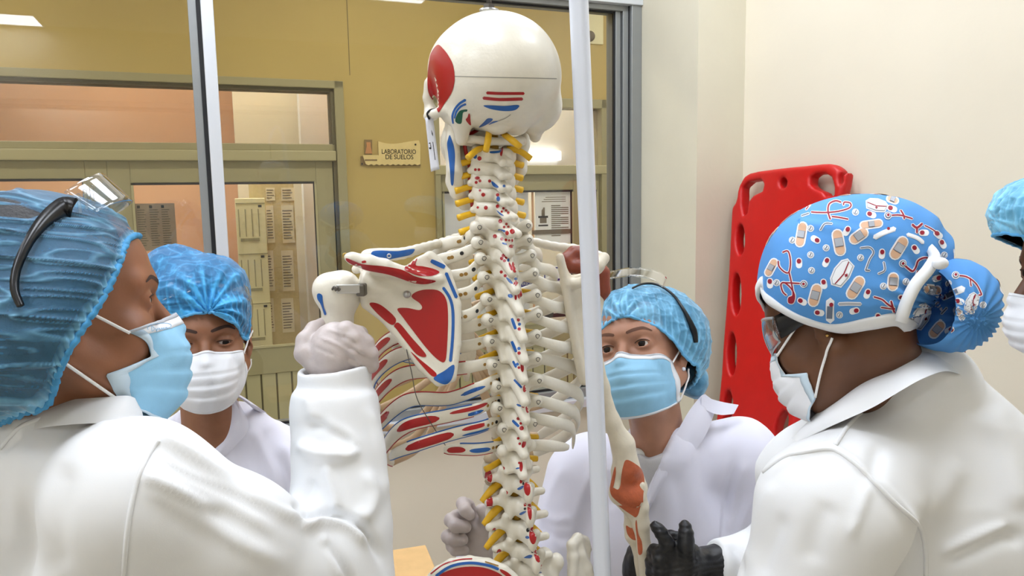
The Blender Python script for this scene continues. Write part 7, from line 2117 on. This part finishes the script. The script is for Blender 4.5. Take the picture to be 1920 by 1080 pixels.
def build_edge_person():
    C = U(2058, 508, 1.2)
    p = Person('person at the right edge of the view, only blue hair net, cheek and mask showing', C, 84, -4, 0, 1.12, foot=(C[0] + .1, C[1]))
    skin = skin_mat('skin deep brown', (104, 68, 48))
    nb = p.w(0, -.045, -.16)
    f = un(.035, rc(nb, nb + A(0, .0, -.18), .06, .12), el(nb + A(.10, 0, -.25), (.12, .19, .16)), rc(nb + A(.10, 0, -.25), nb + A(.10, 0, -.70), .13, .17))
    p.body(skin, lambda q: f(q) + .015, .003, True, reach=[nb + A(.3, .3, -.8), nb + A(-.2, -.3, -.8)], neck=nb)
    p.brows(); p.finish_body(); p.eyeballs(); p.lashes()
    f_ = un(.012, p.solid([(1952, 400, 1.2, 82, 68, .09), (2030, 430, 1.2, 130, 100, .12)], .03), place(el((0, -.01, .035), (.081, .102, .088)), p.C, p.R))
    vis = [(1884, 438), (1900, 440), (1925, 444), (1960, 470), (1985, 520)]
    loc = p.l(p.rim_px(f_, vis)); 
    cap, P = net_cap(p, f_, vis, [(-.07, -.06, -.05), (0, -.105, -.06), (.07, -.06, -.05), (.08, -.0, -.0), (.06, .06, .04)], p.w(0, -.02, .03), p.w(0, -.03, .17), U(1880, 420, 1.2),
                     cap_mat('hair net sky blue', (84, 166, 204), (140, 212, 244), .7, .97, (80, 80), .15), 9, .003, .04)
    p.mask(M_MASKW, M_MASKW, top=-.030, bot=-.126, band=False)
    V, Q = nets(f, *bounds([nb + A(.25, .28, -.75), nb + A(-.2, -.28, .05)], .05), .008, relax=1); g = G(); g.add(V, Q, M_COAT); g.build('coat', p.o)
    legs(p, C[0] + .14, C[1], 84)
    return p
# ------------------------------------------------------------------ stand, spine board, table, tag
def build_props():
    # white stand of the skeleton
    M_POLE = mat('stand white enamel', (226, 231, 242), 0.35, coat=0.2)
    a = U(1085, 0, .955); b = U(1130, 1080, .985)
    d = unit(b - a); foot = b + d * ((.06 - b[2]) / d[2]); top = a - d * .10
    st = thing('skeleton_stand', 'tall white square pole stand leaning in front of the right shoulder blade', 'stand', A(foot[0], foot[1], 0))
    V, Fs = tube([top, a, b, foot], .0165, 4, caps=True); 
    def sq(P, w, m, g, ang=.35):
        P = np.array(P); rows = []
        for i in range(len(P)):
            dd = unit(P[min(i + 1, len(P) - 1)] - P[max(i - 1, 0)]); s, t = frame_of(dd, (0.3, 1, 0))
            row = []
            for k in range(16):
                an = 2 * PI * k / 16 + ang; c, q = math.cos(an), math.sin(an); r = w / (abs(c) ** 6 + abs(q) ** 6) ** (1 / 6)
                row.append(P[i] + (s * c + t * q) * r)
            rows.append(row)
        V, Q = grid_surface(np.array(rows), 0, True); g.add(V, Q, m)
    g = G(); sq([top + (b - top) * t for t in np.linspace(0, 1, 8)] + [foot], .0110, M_POLE, g, .12); g.build('pole', st)
    bolt = U(917, 9, 1.0) + A(0, 0, .08)
    g = G(); V, Fs = tube(catmull([top + A(0, 0, -.01), top + A(-.004, 0, .05), (top + bolt) / 2 + A(0, 0, .09), bolt + A(0, 0, .03), bolt + A(0, 0, -.01)], 8), .009, 12); g.add(V, Fs, M_POLE); g.build('hanger_arm', st)
    for k in range(5):
        an = 2 * PI * k / 5 + .3; e = A(foot[0] + .28 * math.cos(an), foot[1] + .28 * math.sin(an), .07)
        g = G(); V, Fs = tube([A(foot[0], foot[1], .10), e], [.018, .013], 10); g.add(V, Fs, M_POLE); lg = g.build('leg', st)
        g = G(); V, Fs = sphere(e - A(0, 0, .04), (.028, .028, .03), 14, 10); g.add(V, Fs, M_PLAST); g.build('caster', lg)
    # red spine board leaning on the right wall near the corner
    M_REDB = mat('red moulded plastic', (196, 14, 14), 0.42, noise=0.05, nscale=14, bump=0.15, bscale=90)
    s2 = 1.092 + .205
    wall_pt = WP(s2, -.425, 0); Nw = -UU; ang = math.radians(8)
    pt = plane_hit(1475, 314, UU, float((wall_pt - UU * .035) @ UU))
    N = unit(Nw * math.cos(ang) + BZ * math.sin(ang)); P0 = pt
    e1 = unit(np.cross(BZ, N)); e2 = np.cross(N, e1)
    def co(x, y):
        dd = ray(x, y); p = CAM + dd * (((P0 - CAM) @ N) / (dd @ N)); return ((p - P0) @ e1, (p - P0) @ e2)
    Z7 = lambda pts: [co(1300 + x / 2.077, 280 + y / 2.077) for x, y in pts]
    up = Z7([(115, 960), (130, 760), (150, 500), (160, 300), (165, 232), (180, 205), (188, 160), (200, 130), (232, 95), (350, 76), (450, 66), (540, 58), (580, 74), (598, 100), (606, 140)])
    bl = Z7([(606, 300)])[0]
    zb = -(P0[2] - .02) / e2[2]
    xl = up[0][0] + (up[0][0] - up[2][0]) / (up[0][1] - up[2][1]) * 0
    xs = [q[0] for q in up]; x0, x1 = up[0], up[-1]
    cx = (up[3][0] + up[-1][0]) / 2
    lw = abs(up[0][0] - cx)
    sgn = -1 if up[0][0] < cx else 1
    out = list(up)
    out += [(cx - sgn * lw * .98, up[3][1] - .25), (cx - sgn * lw, up[0][1]), (cx - sgn * lw * .97, zb * .75), (cx - sgn * lw * .8, zb + .05), (cx - sgn * lw * .7, zb), (cx + sgn * lw * .7, zb), (cx + sgn * lw * .8, zb + .05), (cx + sgn * lw * .97, zb * .75)]
    out = np.array(catmull(out, 3, True))
    holes = [Z7([(205, 150), (230, 127), (280, 120), (292, 138), (286, 165), (250, 182), (232, 205), (226, 250), (212, 262), (204, 220)]), Z7(circ(367, 133, 15, 14, 20)),
             Z7([(472, 112), (492, 97), (530, 95), (556, 112), (566, 150), (566, 182), (535, 186), (522, 168), (492, 156), (472, 140)]), Z7(circ(590, 118, 8, 10, 24))]
    sideh = [circ(199, 354, 17, 16, 60), circ(184, 565, 18, 16, 82), circ(166, 798, 18, 16, 84), circ(152, 1000, 18, 16, 60)]
    side = [Z7(h) for h in sideh]
    for h in side:
        holes.append(h); m_ = [(2 * cx - x, y) for x, y in h]; holes.append(m_)
    for yy in (-.95, -1.15, -1.35, -1.55):
        for sx in (1, -1): holes.append([(cx + sx * (lw - .055) + .024 * math.cos(t), yy + .07 * math.sin(t)) for t in np.linspace(0, 2 * PI, 15)[:-1]])
    T_ = .022
    def f(p):
        q = p - P0; q2 = np.stack([q @ e1, q @ e2], 1)
        d2 = poly_sd(q2, out) + .016
        dz = np.abs(q @ N) - (T_ - .016)
        dd = np.where((d2 > 0) & (dz > 0), np.hypot(np.maximum(d2, 0), np.maximum(dz, 0)), np.maximum(d2, dz)) - .016
        for h in holes: dd = smax(dd, -poly_sd(q2, h), .010)
        return dd
    corners = [P0 + e1 * x + e2 * y for x, y in out]
    lo, hi = bounds(corners, .05)
    ax = [np.arange(lo[0], hi[0], .0052), np.arange(lo[1], hi[1], .0052), np.concatenate([np.arange(lo[2], 1.0, .012), np.arange(1.0, hi[2], .005)])]
    V, Q = nets(f, axes=ax)
    g = G(); g.add(V, Q, M_REDB); tag(g.build('spine_board'), 'red plastic rescue spine board with handle holes leaning in the wall corner', 'rescue board')
    # little wooden table under the window
    def zhit(x, y, z): d_ = ray(x, y); return CAM + d_ * ((z - CAM[2]) / d_[2])
    c = zhit(798, 1021, .75); l = zhit(733, 1031, .75); ex = unit(l - c); ey = unit(A(ex[1], -ex[0], 0)); 
    if ey[1] > 0: ey = -ey
    W, D = .26, .22
    tb = thing('side_table', 'pale wooden table corner showing between the sleeve and the spine', 'table', A(*(c + ex * W / 2 + ey * D / 2)[:2], 0))
    Rt = np.stack([ex, ey, BZ], 1)
    g = G(); V, Fs = box(c + ex * W / 2 + ey * D / 2 - BZ * .014, (W / 2, D / 2, .014), Rt, .003); g.add(V, Fs, M_WOOD, False); g.build('tabletop', tb)
    for sx in (.06, .94):
        for sy in (.08, .92):
            q = c + ex * W * sx + ey * D * sy; g = G(); V, Fs = box(A(q[0], q[1], .361), (.018, .018, .361), Rt, .002); g.add(V, Fs, M_STEELD, False); g.build('leg', tb)
    # tag hanging from the cheekbone of the skull
    t = thing('inventory_tag', 'white paper tag hanging by a black tie from the skull cheekbone', 'tag', U(808, 222, 1.0))
    Yt = .99
    q = [(797, 221), (812, 219), (824, 317), (808, 322)]
    rows = np.array([[U(*(np.array(q[0]) * (1 - v) + np.array(q[3]) * v + (np.array(q[1]) * (1 - v) + np.array(q[2]) * v - np.array(q[0]) * (1 - v) - np.array(q[3]) * v) * u), Yt + .004 * math.sin(2.2 * v)) for u in np.linspace(0, 1, 4)] for v in np.linspace(0, 1, 14)])
    if (grid_normals(rows) * (CAM - rows)).sum() < 0: rows = rows[:, ::-1]
    M_TAG = mat('tag paper', (228, 230, 240), .5)
    V, Q = grid_surface(rows, .0006); g = G(); g.add(V, Q, M_TAG); tr = bvh(V, Q)
    for m, pl in ((M_INKD, [(808.5, 243), (811.5, 250), (812, 256), (809.8, 252)]), (M_INKD, [(801, 269), (807, 267), (809, 279), (803, 281)]), (M_TAG, [(803.5, 270), (806.3, 269), (807.4, 276), (804.6, 277)]), (M_INKD, [(801, 274), (804, 273), (805, 283), (802.6, 281)]),
                  (M_INKD, [(811, 266), (812.2, 266), (816.6, 300), (815.4, 300)])):
        decal_px(g, tr, pl, m, 3, .0004 if m is M_INKD else .0007, False, False)
    g.build('card', t)
    g = G(); V, Fs = tube(catmull([U(805, 223, .99), U(801, 214, .985), U(806, 207, .985), U(815, 205, .99)], 6), .0015, 6); g.add(V, Fs, M_PLAST); g.build('tie', t, 'black tie')
HC, lampc = build_room()
SK, ORG = build_skeleton()
build_front_left()
build_front_right()
build_middle_left()
build_middle_right()
build_edge_person()
build_props()
def lamp_panel(name, label, s0, s1, t0, t1, z, m, group):
    o = thing(name, label, 'ceiling light', WP((s0 + s1) / 2, (t0 + t1) / 2, z), group)
    g = G(); fr = .02
    pb(g, s0 - fr, s1 + fr, z - .02, z, t0 - fr, t0, M_WHITE); pb(g, s0 - fr, s1 + fr, z - .02, z, t1, t1 + fr, M_WHITE)
    pb(g, s0 - fr, s0, z - .02, z, t0, t1, M_WHITE); pb(g, s1, s1 + fr, z - .02, z, t0, t1, M_WHITE)
    g.build('lamp_frame', o)
    g = G(); pb(g, s0, s1, z - .016, z, t0, t1, m); g.build('diffuser', o)
k = 0
for s0 in (-2.4, -1.05, .3):
    for t0 in (-2.45, -1.15):
        lamp_panel('ceiling_light', 'square white lamp panel set in the room ceiling', s0, s0 + .6, t0, t0 + .6, HC, M_LAMP, 'ceiling lights of the room')
lamp_panel('ceiling_light', 'long lamp panel by the rear wall, mirrored in the window', -2.40, -1.60, -3.97, -3.62, HC, M_LAMP, 'rear ceiling lights')
lamp_panel('ceiling_light', 'long lamp panel above the camera', -.6, .3, -3.97, -3.72, HC, M_LAMP, 'rear ceiling lights') if False else None
for s0 in (-2.6, -.2, 2.0):
    lamp_panel('ceiling_light', 'long white lamp in the corridor ceiling', s0, s0 + 1.2, .8, 1.0, 3.2, M_LAMPC, 'corridor lamps')
lamp_panel('ceiling_light', 'added lamp behind the door, lighting the poster and pin board', -1.3, .1, TC + .16, TC + .36, 3.2, M_LAMPD, 'lamps beyond the doors')  # unseen lamp added to light the board and posters from the front
lamp_panel('ceiling_light', 'added lamp brightening the back wall of the peach room', -2.0, -.4, TC + 1.1, TC + 1.4, 3.2, M_LAMPI, 'lamps beyond the doors')  # unseen lamp added because the back wall stayed too dark
lamp_panel('ceiling_light', 'lamp in the ceiling of the white room', .9, 2.1, TC + .5, TC + .8, 3.2, M_LAMPD, 'lamps beyond the doors')
w = bpy.data.worlds.new('world'); SC.world = w; w.use_nodes = True
w.node_tree.nodes['Background'].inputs['Color'].default_value = (1, 1, 1, 1)
w.node_tree.nodes['Background'].inputs['Strength'].default_value = 0.3
SC.view_settings.view_transform = 'Standard'
SC.view_settings.look = 'None'
SC.view_settings.gamma = 1.0
SC.view_settings.use_curve_mapping = False
SC.view_settings.exposure = 0.98
SC.cycles.use_denoising = True
SC.cycles.max_bounces = 8
SC.cycles.diffuse_bounces = 4
SC.cycles.glossy_bounces = 3
SC.cycles.transparent_max_bounces = 24
SC.cycles.sample_clamp_indirect = 6.0
print('script seconds', round(time.time() - T_START, 1))
